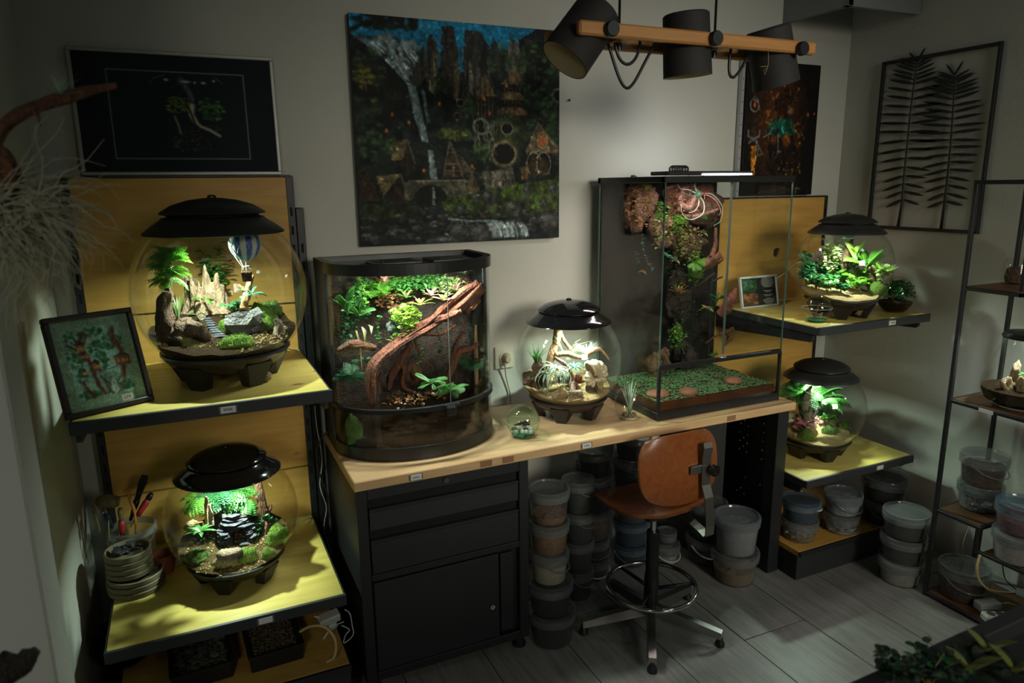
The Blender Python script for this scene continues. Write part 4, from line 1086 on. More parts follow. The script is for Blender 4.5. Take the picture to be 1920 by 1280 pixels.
rope('black_cable', 'black cable from the half-moon tank down the worktop end', [at(640, 800, 2.26), at(618, 808, 2.28), at(603, 822, 2.30), at(594, 850, 2.33), at(600, 890, 2.33), at(614, 930, 2.33), at(612, 1000, 2.33)], .0028, M_CB)
rope('lamp_cable', 'white lamp cable behind the leafy globe terrarium', [at(1456, 522, 2.40), at(1475, 510, 2.36), at(1492, 495, 2.25), at(1508, 488, 2.17)], .0028, M_CW)
rope('shelf_cable', 'white cable lying behind the balloon terrarium', [at(520, 648, 2.33), at(545, 655, 2.35), at(560, 660, 2.40), at(572, 690, 2.44)], .002, M_CW)
rope('shelf_cable', 'white cable running off the slate cave terrarium', [at(548, 985, 2.3), at(566, 976, 2.34), at(585, 972, 2.40), at(592, 990, 2.43)], .0022, M_CW)
tag(obj('wall_hook', MB().lathe([(0, .012), (.003, .012), (.005, .006), (.003, 0), (0, 0)], 10).xf(at(1066, 188, WY - .002).to_4d().to_3d() and Matrix.Translation(at(1066, 188, WY - .006)) @ Matrix.Rotation(PI / 2, 4, 'X')), M_FRAME), 'tiny black hook left in the bare wall', 'hook')

# ---------------------------------------------------------------- stool
def stool():
    c = Vector((1.405, 1.885, 0)); yaw = .03
    s = thing('work_stool', 'brown plywood work stool with chrome foot ring', 'stool', c, 0)
    MP = wood('stool_plywood', (.21, .066, .018), (.155, .045, .012), (.2, .05, .02), .22, 'y', 1.2, knots=False, spec=.6)
    zt = .452
    Mz = Matrix.Translation((.05, .105, 0)) @ Matrix.Rotation(yaw, 4, 'Z')
    # seat: dished plywood with rounded corners
    n, m = 18, 16; W, D = .176, .166
    mb = MB(); top = []; bot = []
    for j in range(m + 1):
        for i in range(n + 1):
            u, v = i / n * 2 - 1, j / m * 2 - 1
            # squircle
            x = u * W * math.sqrt(max(0, 1 - .30 * v * v * abs(v))); y = v * D * math.sqrt(max(0, 1 - .30 * u * u * abs(u)))
            z = zt - .012 * (1 - u * u) * (1 - v * v) + .010 * u * u - .020 * max(0, v) ** 3 + .012 * max(0, -v) ** 2
            top.append(Mz @ Vector((x, y, z))); bot.append(Mz @ Vector((x * .985, y * .985, z - .012)))
    N_ = len(top); fs = []
    for j in range(m):
        for i in range(n):
            a = j * (n + 1) + i
            fs.append((a, a + 1, a + n + 2, a + n + 1)); fs.append((N_ + a, N_ + a + n + 1, N_ + a + n + 2, N_ + a + 1))
    mb.add(top + bot, fs, True)
    edge = [i for i in range(n + 1)] + [j * (n + 1) + n for j in range(1, m + 1)] + [m * (n + 1) + i for i in range(n - 1, -1, -1)] + [j * (n + 1) for j in range(m - 1, 0, -1)]
    mb.add([top[e] for e in edge] + [bot[e] for e in edge], [(k, (k + 1) % len(edge), len(edge) + (k + 1) % len(edge), len(edge) + k) for k in range(len(edge))])
    se = obj('seat', mb, MP, s)
    for x, y in ((-.05, -.10), (.06, -.10)):
        q_ = Mz @ Vector((x, y, zt + .001)); obj('bolt', MB().lathe([(0, .004), (.004, .003), (.006, 0)], 12, q_), M_CHROME, se)
    # backrest: curved panel
    mb = MB(); top = []; bot = []
    W2, H2 = .166, .122; n, m = 20, 12
    for j in range(m + 1):
        for i in range(n + 1):
            u, v = i / n * 2 - 1, j / m * 2 - 1
            x = u * W2 * math.sqrt(max(0, 1 - .34 * abs(v) ** 3)); z = v * H2 * math.sqrt(max(0, 1 - .34 * abs(u) ** 3))
            yb = -.186 + .030 * u * u - .03 * 0 + .012 * v
            top.append(Mz @ Vector((x, yb, 0.636 + z))); bot.append(Mz @ Vector((x, yb - .010, 0.636 + z)))
    N_ = len(top); fs = []
    for j in range(m):
        for i in range(n):
            a = j * (n + 1) + i
            fs.append((a, a + 1, a + n + 2, a + n + 1)); fs.append((N_ + a, N_ + a + n + 1, N_ + a + n + 2, N_ + a + 1))
    mb.add(top + bot, fs, True)
    edge = [i for i in range(n + 1)] + [j * (n + 1) + n for j in range(1, m + 1)] + [m * (n + 1) + i for i in range(n - 1, -1, -1)] + [j * (n + 1) for j in range(m - 1, 0, -1)]
    mb.add([top[e] for e in edge] + [bot[e] for e in edge], [(k, (k + 1) % len(edge), len(edge) + (k + 1) % len(edge), len(edge) + k) for k in range(len(edge))])
    obj('backrest', mb, MP, s)
    # flat steel bracket
    def flat(pts, w):
        mb = MB(); th = .004
        P_ = [Vector(q_) for q_ in pts]; rings = []
        for i, q_ in enumerate(P_):
            a = P_[max(0, i - 1)]; b = P_[min(len(P_) - 1, i + 1)]
            t = (b - a).normalized(); nn = Vector((0, t.z, -t.y))
            rings.append([q_ + Vector((-w, 0, 0)) - nn * th / 2, q_ + Vector((w, 0, 0)) - nn * th / 2, q_ + Vector((w, 0, 0)) + nn * th / 2, q_ + Vector((-w, 0, 0)) + nn * th / 2])
        vs = [v for r_ in rings for v in r_]; fs = [(0, 1, 2, 3), tuple(len(vs) - 4 + k for k in range(4))]
        for i in range(len(rings) - 1):
            for k in range(4): fs.append((i * 4 + k, i * 4 + (k + 1) % 4, i * 4 + 4 + (k + 1) % 4, i * 4 + 4 + k))
        mb.add(vs, fs); mb.xf(Mz); return mb
    br = obj('back_bracket', flat([(.075, .06, .428), (.075, -.10, .418), (.075, -.205, .398), (.075, -.235, .388), (.075, -.246, .398), (.075, -.246, .43), (.075, -.234, .53), (.075, -.216, .57), (.075, -.214, .665), (.075, -.220, .705), (.075, -.214, .722)], .018), M_STEEL, s)
    obj('hinge_plate', MB().box((.042, -.206, .628), (.056, .010, .030), .003).xf(Mz), M_STEEL, br)
    lat = MB().lathe([(0, .010), (.014, .009), (.018, .004), (.018, -.008), (0, -.008)], 28).xf(Matrix.Translation((.092, -.236, .626)) @ Matrix.Rotation(PI / 2, 4, 'X'))
    grip = MB()
    for k in range(14):
        a = 2 * PI * k / 14; grip.box((  .092 + .018 * math.cos(a), -.236, .626 + .018 * math.sin(a)), (.005, .016, .005), .001, rot=(0, -a, 0))
    lat.add(grip.v, grip.f); obj('clamp_knob', lat.xf(Mz), M_GLOSS, br)
    # column
    obj('column', MB().lathe([(0, .05), (.026, .05), (.026, .20), (.023, .22), (.023, .375), (.021, .38), (0, .38)], 24), mat('stool_black', (.012, .012, .013), .3), s)
    obj('gas_rod', MB().lathe([(.011, .375), (.011, .425)], 20), M_CHROME, s)
    obj('seat_plate', MB().box((.03, .06, .428), (.13, .16, .008), .002).xf(Matrix.Rotation(yaw, 4, 'Z')), M_BLACK, s)
    # foot ring and spokes
    zr, R_ = .165, .158
    obj('foot_ring', MB().tube([(R_ * math.cos(a), R_ * math.sin(a), zr) for a in np.linspace(0, 2 * PI, 65)[:-1]], .0085, 10, closed=True), M_CHROME, s)
    for a in (-.35, 1.75, 3.84):
        obj('ring_spoke', MB().tube([(.02 * math.cos(a), .02 * math.sin(a), zr - .012), (R_ * math.cos(a), R_ * math.sin(a), zr - .002)], .007, 8), mat('stool_black', (.012, .012, .013), .3), s)
    for k in range(5):
        a = math.radians(-52 + 72 * k)
        d = Vector((math.cos(a), math.sin(a), 0)); w = Vector((-d.y, d.x, 0)) * .016
        L_ = .255
        vs = []
        for r_, z0, z1 in ((.02, .055, .095), (L_, .030, .054)):
            vs += [d * r_ - w + Vector((0, 0, z0)), d * r_ + w + Vector((0, 0, z0)), d * r_ + w * .8 + Vector((0, 0, z1)), d * r_ - w * .8 + Vector((0, 0, z1))]
        lg = obj('leg', MB().add(vs, [(0, 1, 2, 3), (4, 5, 6, 7), (0, 1, 5, 4), (1, 2, 6, 5), (2, 3, 7, 6), (3, 0, 4, 7)]), M_STEEL, s)
        obj('glide', MB().lathe([(0, .034), (.010, .034), (.012, .016), (.017, .010), (.017, 0), (0, 0)], 16, d * (L_ - .006)), M_FRAME, lg)
stool()

# ---------------------------------------------------------------- plastic buckets
def plastic(name, tint, haze, hc): return glass(name, tint, 1.6, rough=.12, haze=haze, hazecol=hc)
PL_CLEAR = plastic('bucket_plastic', (.90, .91, .90), .12, (.42, .44, .44))
PL_BLUE = plastic('bucket_plastic_blue', (.82, .90, .97), .17, (.26, .38, .48))
PL_MILK = plastic('bucket_plastic_milky', (.86, .88, .90), .38, (.34, .38, .42))
PL_RIM = plastic('bucket_rim_plastic', (.85, .87, .87), .26, (.44, .46, .46))
FILL = dict(
    black=mat('black_soil', (.016, .017, .017), .9, var=(.03, .03, .03), vscale=120, bump=.4, bscale=200),
    brown=mat('brown_bark', (.10, .058, .03), .9, var=(.05, .03, .018), vscale=70, bump=.8, bscale=90),
    coir=mat('orange_coir', (.26, .13, .055), .9, var=(.15, .075, .035), vscale=90, bump=.6, bscale=120),
    sand=mat('pale_sand', (.50, .43, .32), .9, var=(.42, .35, .25), vscale=150, bump=.4, bscale=300),
    tan=mat('tan_sand', (.22, .16, .09), .9, var=(.17, .12, .07), vscale=120, bump=.3, bscale=250),
    grey=mat('grey_grit', (.14, .14, .13), .9, var=(.24, .24, .22), vscale=90, bump=1.0, bscale=70),
    white=mat('white_pebbles', (.46, .47, .47), .7, var=(.30, .31, .31), vscale=60, bump=1.0, bscale=60),
    red=mat('red_grit', (.24, .055, .04), .8, var=(.16, .04, .03), vscale=90, bump=.5, bscale=150),
    stone=mat('brown_pebbles', (.10, .08, .06), .8, var=(.26, .20, .12), vscale=55, bump=1.0, bscale=60),
    pale=mat('pale_grit', (.34, .31, .28), .9, var=(.28, .26, .24), vscale=60, bump=.5, bscale=120))
def bucket(label, loc, r, h, fill, level, plast=None, handle=None, sag=.5, lid=True, group='plastic storage buckets', seg=36, stones=None, hcol=None, open_rim=False):
    plast = plast or PL_CLEAR
    b = thing('plastic_bucket', label, 'bucket', loc, 0, group)
    rb = r * .86; rim = h - .012
    obj('tub', MB().lathe([(0, 0), (rb - .002, 0), (rb, .003), (r * .965, rim - .02), (r, rim - .018), (r, rim - .012), (r * .985, rim)], seg), plast, b)
    obj('rim', MB().lathe([(r * .99, rim - .026), (r * 1.035, rim - .024), (r * 1.035, rim - .006), (r * .99, rim - .004), (r * .99, rim - .026)], seg), PL_RIM, b)
    if lid:
        obj('lid', MB().lathe([(r * 1.045, rim - .010), (r * 1.05, rim + .006), (r * 1.02, rim + .012), (r * .93, rim + .012), (r * .90, rim + .006), (0, rim + .006)], seg), plast if plast is not PL_CLEAR else PL_RIM, b)
    if fill:
        lv = level * h; rt = rb + (r * .965 - rb) * lv / rim - .0025
        f = MB().lathe([(0, .004), (rb - .0035, .004), (rt, lv)], seg)
        rg = random.Random(hash(label) % 1000)
        # slightly heaped top
        vs = [(0, 0, lv + .004)]; fs = []
        for q in (.5, 1.0):
            for k in range(seg):
                a = 2 * PI * k / seg; vs.append((rt * q * math.cos(a), rt * q * math.sin(a), lv + (rg.uniform(-.004, .006) if q < 1 else 0)))
        for k in range(seg):
            k2 = (k + 1) % seg
            fs.append((0, 1 + k, 1 + k2)); fs.append((1 + k, 1 + seg + k, 1 + seg + k2, 1 + k2))
        f.add(vs, fs, True)
        obj('filling', f, FILL[fill], b)
        if stones:
            for k in range(stones):
                a = rg.uniform(PI * .9, PI * 1.9); z = rg.uniform(.012, lv)
                q = rb + (r * .965 - rb) * z / rim - .006
                obj('stone', rock_mesh(rg.uniform(.008, .015), rg), FILL['pale' if rg.random() < .3 else 'grey'], b, (q * math.cos(a), q * math.sin(a), z))
    if handle is not None:
        a0 = handle; pts = []
        for k in range(25):
            t = PI * k / 24
            x, d = math.cos(t) * r * 1.05, math.sin(t)
            y = -d * r * (.35 + .75 * (1 - sag)); z = rim - .016 - d * r * sag * 1.1
            rad = math.hypot(x, y)
            if rad < r * 1.045: x, y = x * r * 1.045 / rad, y * r * 1.045 / rad
            pts.append(Matrix.Rotation(a0, 3, 'Z') @ Vector((x, y, z)))
        obj('handle', MB().tube(pts, [.0032] * 25, 6), hcol or PL_RIM, b)
        for s in (-1, 1): obj('handle_lug', MB().lathe([(0, .006), (.006, .005), (.007, 0)], 10).xf(Matrix.Rotation(a0, 4, 'Z') @ Matrix.Translation((s * r * 1.03, 0, rim - .016)) @ Matrix.Rotation(s * PI / 2, 4, 'Y')), PL_RIM, b)
    return b
def rock_mesh(r, rg, sq=(1, .85, .7), lv=1, rough=.25):
    bm = bmesh.new(); bmesh.ops.create_icosphere(bm, subdivisions=lv, radius=1)
    off = Vector((rg.uniform(0, 50), rg.uniform(0, 50), rg.uniform(0, 50)))
    for v in bm.verts:
        k = 1 + rough * 2 * mnoise.noise(v.co * 1.1 + off) + rough * .6 * mnoise.noise(v.co * 3.1 + off)
        v.co = Vector((v.co.x * sq[0] * r * k, v.co.y * sq[1] * r * k, v.co.z * sq[2] * r * k))
    me = bpy.data.meshes.new('rock'); bm.to_mesh(me); bm.free()
    return me
def stack(px, py, z0, items, r0):
    """items from the bottom up: (r,h,label,fill,level,kwargs)"""
    q = atz(px, py, z0); d = Vector((q.x, q.y, 0)).normalized()
    c = q + d * r0 * .86; z = z0
    for r, h, label, fill, lv, kw in items:
        bucket(label, (c.x + kw.pop('dx', 0), c.y + kw.pop('dy', 0), z), r, h, fill, lv, **kw); z += h + .0015
WH = mat('white_handle', (.50, .52, .52), .4)
GB = 'buckets under the worktop'
stack(1034, 1219, 0, [
    (.083, .122, 'wide bucket with a little black soil at the foot of the cabinet stack', 'black', .62, dict(group=GB)),
    (.078, .112, 'black soil bucket with pale lid, second from the floor beside the cabinet', 'black', .75, dict(group=GB, dx=-.006)),
    (.066, .112, 'bucket half full of white sand in the stack beside the cabinet', 'sand', .60, dict(group=GB, handle=.9, dx=-.008)),
    (.068, .110, 'bucket of orange-brown coir fibre in the stack beside the cabinet', 'coir', .72, dict(group=GB, dx=-.010)),
    (.068, .118, 'topmost bucket beside the cabinet, with a layer of orange grit', 'coir', .22, dict(group=GB, dx=-.010))], .083)
stack(1082, 1128, 0, [
    (.062, .12, 'lowest dark narrow bucket in the shade behind the coir buckets', 'black', .7, dict(group=GB, handle=.8)),
    (.062, .12, 'second dark narrow bucket behind the coir buckets', 'black', .7, dict(group=GB)),
    (.062, .12, 'third dark narrow bucket behind the coir buckets', 'black', .7, dict(group=GB, handle=1.0)),
    (.062, .125, 'top dark narrow bucket with swung handle behind the coir buckets', 'black', .6, dict(group=GB, handle=1.1))], .062)
stack(1108, 1092, 0, [
    (.072, .090, 'lowest dark soil bucket with white handle left of the stool', 'black', .8, dict(group=GB, handle=.2, hcol=WH)),
    (.072, .085, 'soil bucket with drooping handle, second from the floor left of the stool', 'black', .8, dict(group=GB, handle=.1)),
    (.072, .128, 'brown bark bucket standing just left of the stool seat', 'brown', .85, dict(group=GB)),
    (.078, .150, 'large charcoal bucket under the worktop price tag', 'black', .85, dict(group=GB, handle=.2, sag=.1)),
    (.075, .10, 'dark bucket squeezed right below the worktop price tag', 'black', .5, dict(group=GB))], .072)
stack(1180, 1066, 0, [
    (.074, .095, 'lowest black bucket seen behind the stool foot ring', 'black', .8, dict(group=GB, handle=.0, plast=PL_BLUE)),
    (.074, .105, 'blue-lidded black soil bucket below the stool seat', 'black', .85, dict(group=GB, plast=PL_BLUE)),
    (.078, .13, 'shadowed bucket hidden behind the stool seat', 'black', .8, dict(group=GB)),
    (.082, .15, 'open-handled soil bucket behind the top of the stool seat', 'black', .8, dict(group=GB, handle=.3, sag=.25)),
    (.075, .10, 'small dark tub at the very top behind the stool back', 'black', .4, dict(group=GB))], .074)
stack(1247, 1062, 0, [
    (.058, .085, 'small bucket of white pebbles behind the stool column', 'white', .55, dict(group=GB, handle=.2, hcol=WH)),
    (.042, .055, 'small black tub standing on the white pebble bucket', 'black', .8, dict(group=GB))], .058)
stack(1304, 1068, 0, [
    (.082, .115, 'black bucket with white handle in the shade right of the stool column', 'black', .9, dict(dx=.05, group=GB, handle=.1, hcol=WH)),
    (.08, .15, 'dark bucket behind the stool back support', 'black', .9, dict(dx=.05, group=GB))], .082)
stack(1374, 1101, 0, [
    (.092, .128, 'clear bucket with tan sand on the floor right of the stool', 'tan', .42, dict(group=GB)),
    (.088, .150, 'milky white bucket stacked on the tan sand bucket', 'pale', .72, dict(group=GB, plast=PL_MILK))], .092)
tag(obj('green_tray', MB().box((0, 0, 0), (.17, .20, .06), .008), mat('green_plastic', (.05, .10, .045), .4), None, (1.93, 2.30, .655)), 'dull green plastic tray pushed under the worktop', 'tray')
tag(obj('tray_stand', MB().box((0, 0, .31), (.14, .20, .62), .004), mat('dark_carton', (.02, .02, .02), .7), None, (1.94, 2.31, 0.0015)), 'tall dark carton below the green tray', 'box')
GP = 'buckets around the right shelving unit'
B0 = .130
stack(1496, 1018, B0, [
    (.072, .085, 'bucket of brown pebbles on the low right shelf', 'stone', .75, dict(group=GP, stones=10)),
    (.076, .090, 'black soil bucket stacked on the brown pebble bucket', 'black', .78, dict(group=GP, handle=1.6, sag=.2, hcol=WH, plast=PL_BLUE))], .072)
stack(1574, 1003, B0, [
    (.070, .082, 'bucket of grey stones and white pebbles on the low right shelf', 'white', .30, dict(group=GP, handle=.3, stones=16)),
    (.074, .088, 'white granule bucket stacked on the grey stones', 'white', .7, dict(group=GP, plast=PL_MILK, handle=.4))], .070)
stack(1650, 985, B0, [
    (.085, .10, 'dark bucket with drooping handle at the back of the low right shelf', 'black', .9, dict(group=GP, handle=.0)),
    (.09, .10, 'dark bucket on top behind the stack of three', 'black', .9, dict(group=GP, handle=.1, sag=.1))], .085)
stack(1684, 1101, 0, [
    (.084, .098, 'beige grit bucket at the foot of the floor stack of three', 'pale', .86, dict(group=GP)),
    (.084, .100, 'middle black soil bucket of the floor stack of three', 'black', .92, dict(group=GP)),
    (.084, .100, 'top black soil bucket of the floor stack of three', 'black', .82, dict(group=GP, plast=PL_CLEAR))], .084)

# ---------------------------------------------------------------- step rack at the right edge
def rack():
    x0, x1, y1, y0 = 2.486, 2.768, 1.588, .62
    k = thing('step_rack', 'black metal step rack with brown boards at the right edge', 'rack', ((x0 + x1) / 2, 1.2, 0))
    O = Vector(((x0 + x1) / 2, 1.2, 0)); T = .014
    MR = mat('rack_steel', (.010, .011, .012), .45)
    MBd = wood('rack_board', (.13, .065, .028), (.085, .04, .018), (.05, .02, .01), .5, 'y', 1.2, knots=False)
    def bar(n, a, b, t=T):
        a, b = Vector(a), Vector(b); c = (a + b) / 2 - O; d = b - a
        return obj(n, MB().box(c, (abs(d.x) + t, abs(d.y) + t, abs(d.z) + t), .0012), MR, k)
    for x in (x0, x1): bar('post', (x, y1, .007), (x, y1, 1.568))
    bar('top_bar', (x0, y1, 1.568), (x1, y1, 1.568))
    for x in (x0, x1): bar('top_bar', (x, 1.395, 1.568), (x, y1, 1.568))
    for z, ya in ((1.203, 1.395), (.790, .80), (.358, 1.420), (.012, .80)):
        sh = obj('shelf_board', MB().box(((x0 + x1) / 2 - O.x, (ya + y1) / 2 - O.y, z + .002), (x1 - x0 - .012, y1 - ya - .012, .010), .001), MBd, k)
        for x in (x0, x1): bar('shelf_bar', (x, ya, z), (x, y1, z), .012)
        for y in (ya, y1): bar('shelf_bar', (x0, y, z), (x1, y, z), .012)
        if ya > 1.0: 
            for x in (x0, x1): bar('riser', (x, ya, z - (.09 if z < 1 else -.02)), (x, ya, z + (.0 if z < 1 else .36)))
    sh = obj('shelf_board', MB().box(((x0 + x1) / 2 - O.x, (.80 + 1.405) / 2 - O.y, .270), (x1 - x0 - .012, .60, .010), .001), MBd, k)
    for x in (x0, x1): bar('shelf_bar', (x, .80, .268), (x, 1.412, .268), .012)
    for x in (x0, x1): bar('post', (x, .80, .007), (x, .80, .79))
    t = obj('price_tag', MB().box((x0 - .008 - O.x, 1.452 - O.y, .789), (.0015, .05, .014), .0003), M_TAG, k)
    return k
rack()
GR = 'buckets on the step rack'
stack(1832, 962, .366, [
    (.075, .100, 'bucket of grey stones on the step rack', 'grey', .72, dict(group=GR, handle=-.3, stones=26)),
    (.078, .112, 'bucket of brown bark stacked on the step rack stones', 'brown', .62, dict(group=GR, handle=.1, hcol=PL_RIM))], .075)
stack(1888, 872, .366, [(.070, .11, 'dusty empty tub at the back of the step rack', 'grey', .2, dict(group=GR, plast=PL_BLUE)), (.075, .11, 'pale blue tub on top at the back of the step rack', 'grey', .1, dict(group=GR, plast=PL_BLUE))], .07)
stack(1902, 1062, .276, [
    (.078, .108, 'beige grit bucket on the step of the rack', 'pale', .88, dict(group=GR)),
    (.080, .102, 'blue-tinted bucket of red grit with a white sticker', 'red', .45, dict(group=GR, plast=PL_BLUE))], .078)
stack(1778, 1130, .020, [(.085, .125, 'dusty brown bucket on the bottom of the step rack', 'brown', .72, dict(group=GR, handle=-.2, dx=.035, dy=-.02))], .085)
ad = thing('power_adapter', 'grey power adapter block on the bottom of the step rack', 'adapter', atz(1850, 1142, .020))
obj('case', MB().box((0, 0, .018), (.085, .045, .034), .005, rot=(0, 0, -.3)), mat('grey_white_plastic', (.36, .36, .34), .45), ad)
obj('cord_stub', MB().tube([(.04, -.015, .02), (.075, -.03, .022), (.10, -.06, .012)], .004, 6), M_CT, ad)
p_ = atz(1872, 1165, .020)
ps = thing('power_strip', 'white power strip lying on the bottom of the step rack', 'power strip', p_)
obj('case', MB().box((0, 0, .016), (.11, .045, .03), .006, rot=(0, 0, -.5)), mat('grey_white_plastic', (.36, .36, .34), .45), ps)
for q in (-.03, .0, .03): obj('outlet', MB().lathe([(0, .0), (.012, .0), (.013, .002)], 16, (q * .88, -q * .48, .0315)), mat('outlet_dark', (.05, .05, .05), .5), ps)
rope('hose_loop', 'tan air hose looping on the bottom of the step rack', [at(1838, 1040, 1.40), at(1832, 1065, 1.40), at(1838, 1090, 1.40), at(1862, 1108, 1.38), at(1903, 1112, 1.36)], .0045, M_CT)
rope('thin_cable', 'thin pale cable hanging behind the step rack buckets', [at(1818, 985, 1.55), at(1806, 1020, 1.55), at(1810, 1045, 1.55), at(1822, 1060, 1.54)], .0016, M_CY)
rope('black_lead', 'thin black lead hanging below the step of the rack', [at(1880, 1060, 1.40), at(1885, 1085, 1.40), at(1905, 1105, 1.39)], .002, M_CB)
# ---------------------------------------------------------------- plants, wood and stones
def leafmat(name, c, c2=None, tr=None, rough=.42, vs=30):
    return mat(name, c, rough, var=c2 or tuple(v * .6 for v in c), vscale=vs, transl=tr or tuple(min(1, v * 1.3) for v in c))
LF = dict(
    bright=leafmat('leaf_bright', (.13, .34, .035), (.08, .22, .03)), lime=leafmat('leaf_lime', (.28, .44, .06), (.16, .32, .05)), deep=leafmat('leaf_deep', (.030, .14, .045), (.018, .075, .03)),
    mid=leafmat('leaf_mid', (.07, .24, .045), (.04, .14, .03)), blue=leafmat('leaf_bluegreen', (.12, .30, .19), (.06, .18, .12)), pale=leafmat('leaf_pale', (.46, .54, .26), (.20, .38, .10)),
    silver=leafmat('leaf_silver', (.44, .52, .42), (.30, .40, .30)), cream=leafmat('leaf_cream', (.62, .60, .36), (.16, .36, .06), vs=60), pink=leafmat('leaf_pink', (.60, .27, .27), (.36, .13, .13), vs=60),
    red=leafmat('leaf_red', (.52, .06, .045), (.34, .04, .03)), blush=leafmat('leaf_blush', (.50, .26, .16), (.28, .30, .07)), bronze=leafmat('leaf_bronze', (.26, .12, .05), (.12, .09, .03)), olive=leafmat('leaf_olive', (.20, .21, .05), (.10, .13, .03)),
    white=leafmat('leaf_white', (.66, .60, .60), (.56, .50, .50)), dark=leafmat('leaf_dark', (.016, .055, .02), (.010, .03, .014)))
M_STEM = mat('plant_stem', (.14, .12, .04), .6)
M_MOSS = mat('moss_green', (.09, .20, .015), .9, var=(.20, .30, .03), vscale=170, bump=1.0, bscale=420, transl=(.15, .3, .02))
M_MOSSD = mat('moss_dark', (.04, .10, .012), .9, var=(.10, .18, .02), vscale=170, bump=1.0, bscale=420)
def barkmat(name, c, c2, sc=95, bump=1.0): return mat(name, c, .75, var=c2, vscale=sc, bump=bump, bscale=230, stretch=(1, 1, .35), detail=8)
WD = dict(brown=barkmat('wood_brown', (.13, .060, .025), (.055, .026, .012)), pale=barkmat('wood_pale', (.40, .27, .165), (.20, .115, .065)), red=barkmat('wood_red', (.25, .075, .030), (.085, .026, .014)), honey=barkmat('wood_honey', (.48, .28, .115), (.25, .12, .045)),
          grey=barkmat('wood_grey', (.30, .235, .17), (.13, .09, .06)), dark=barkmat('wood_dark', (.040, .024, .016), (.018, .012, .009)), rust=barkmat('wood_rust', (.19, .070, .028), (.07, .03, .014)), pinkish=barkmat('wood_pinkish', (.30, .15, .11), (.12, .055, .04)),
          cork=mat('cork_bark', (.17, .085, .045), .9, var=(.055, .028, .018), vscale=85, bump=1.0, bscale=200, detail=8), corkd=mat('cork_dark', (.060, .036, .024), .9, var=(.020, .014, .011), vscale=80, bump=1.0, bscale=200, detail=8))
RK = dict(slate=mat('slate', (.035, .040, .052), .85, spec=.2, var=(.085, .085, .10), vscale=105, bump=.7, bscale=210, stretch=(1, 1, 4)), grey=mat('grey_rock', (.055, .052, .052), .7, var=(.17, .15, .15), vscale=48, bump=.8, bscale=150), brown=mat('brown_rock', (.17, .11, .065), .8, var=(.32, .24, .16), vscale=120, bump=1.0, bscale=270),
          tan=mat('tan_rock', (.36, .25, .11), .8, var=(.22, .14, .06), vscale=135, bump=1.0, bscale=270), white=mat('white_stone', (.52, .52, .50), .6, var=(.38, .38, .37), vscale=60), rust=mat('rust_disc', (.27, .115, .06), .5, var=(.22, .08, .045), vscale=90, bump=.3, bscale=270), coral=mat('red_coral', (.55, .12, .09), .8, var=(.40, .07, .06), vscale=180, bump=1.0, bscale=360), black=mat('dark_stone', (.035, .028, .024), .6, var=(.10, .07, .05), vscale=90, bump=.8, bscale=180))
SOIL = dict(dark=mat('dark_soil', (.014, .0078, .0038),   .95, spec=.08, var=(.052, .028, .012), vscale=260, bump=1.0, bscale=380, detail=6), loam=mat('loam_soil', (.026, .016, .007),   .95, spec=.08, var=(.11, .066, .026), vscale=230, bump=1.0, bscale=350, detail=6), sand=mat('terrarium_sand', (.36, .255, .125),   .95, spec=.08, var=(.26, .17, .08), vscale=200, bump=.8, bscale=400, detail=6), yellow=mat('yellow_sand', (.46, .36, .17),   .95, spec=.08, var=(.25, .18, .08), vscale=200, bump=.8, bscale=400, detail=6))

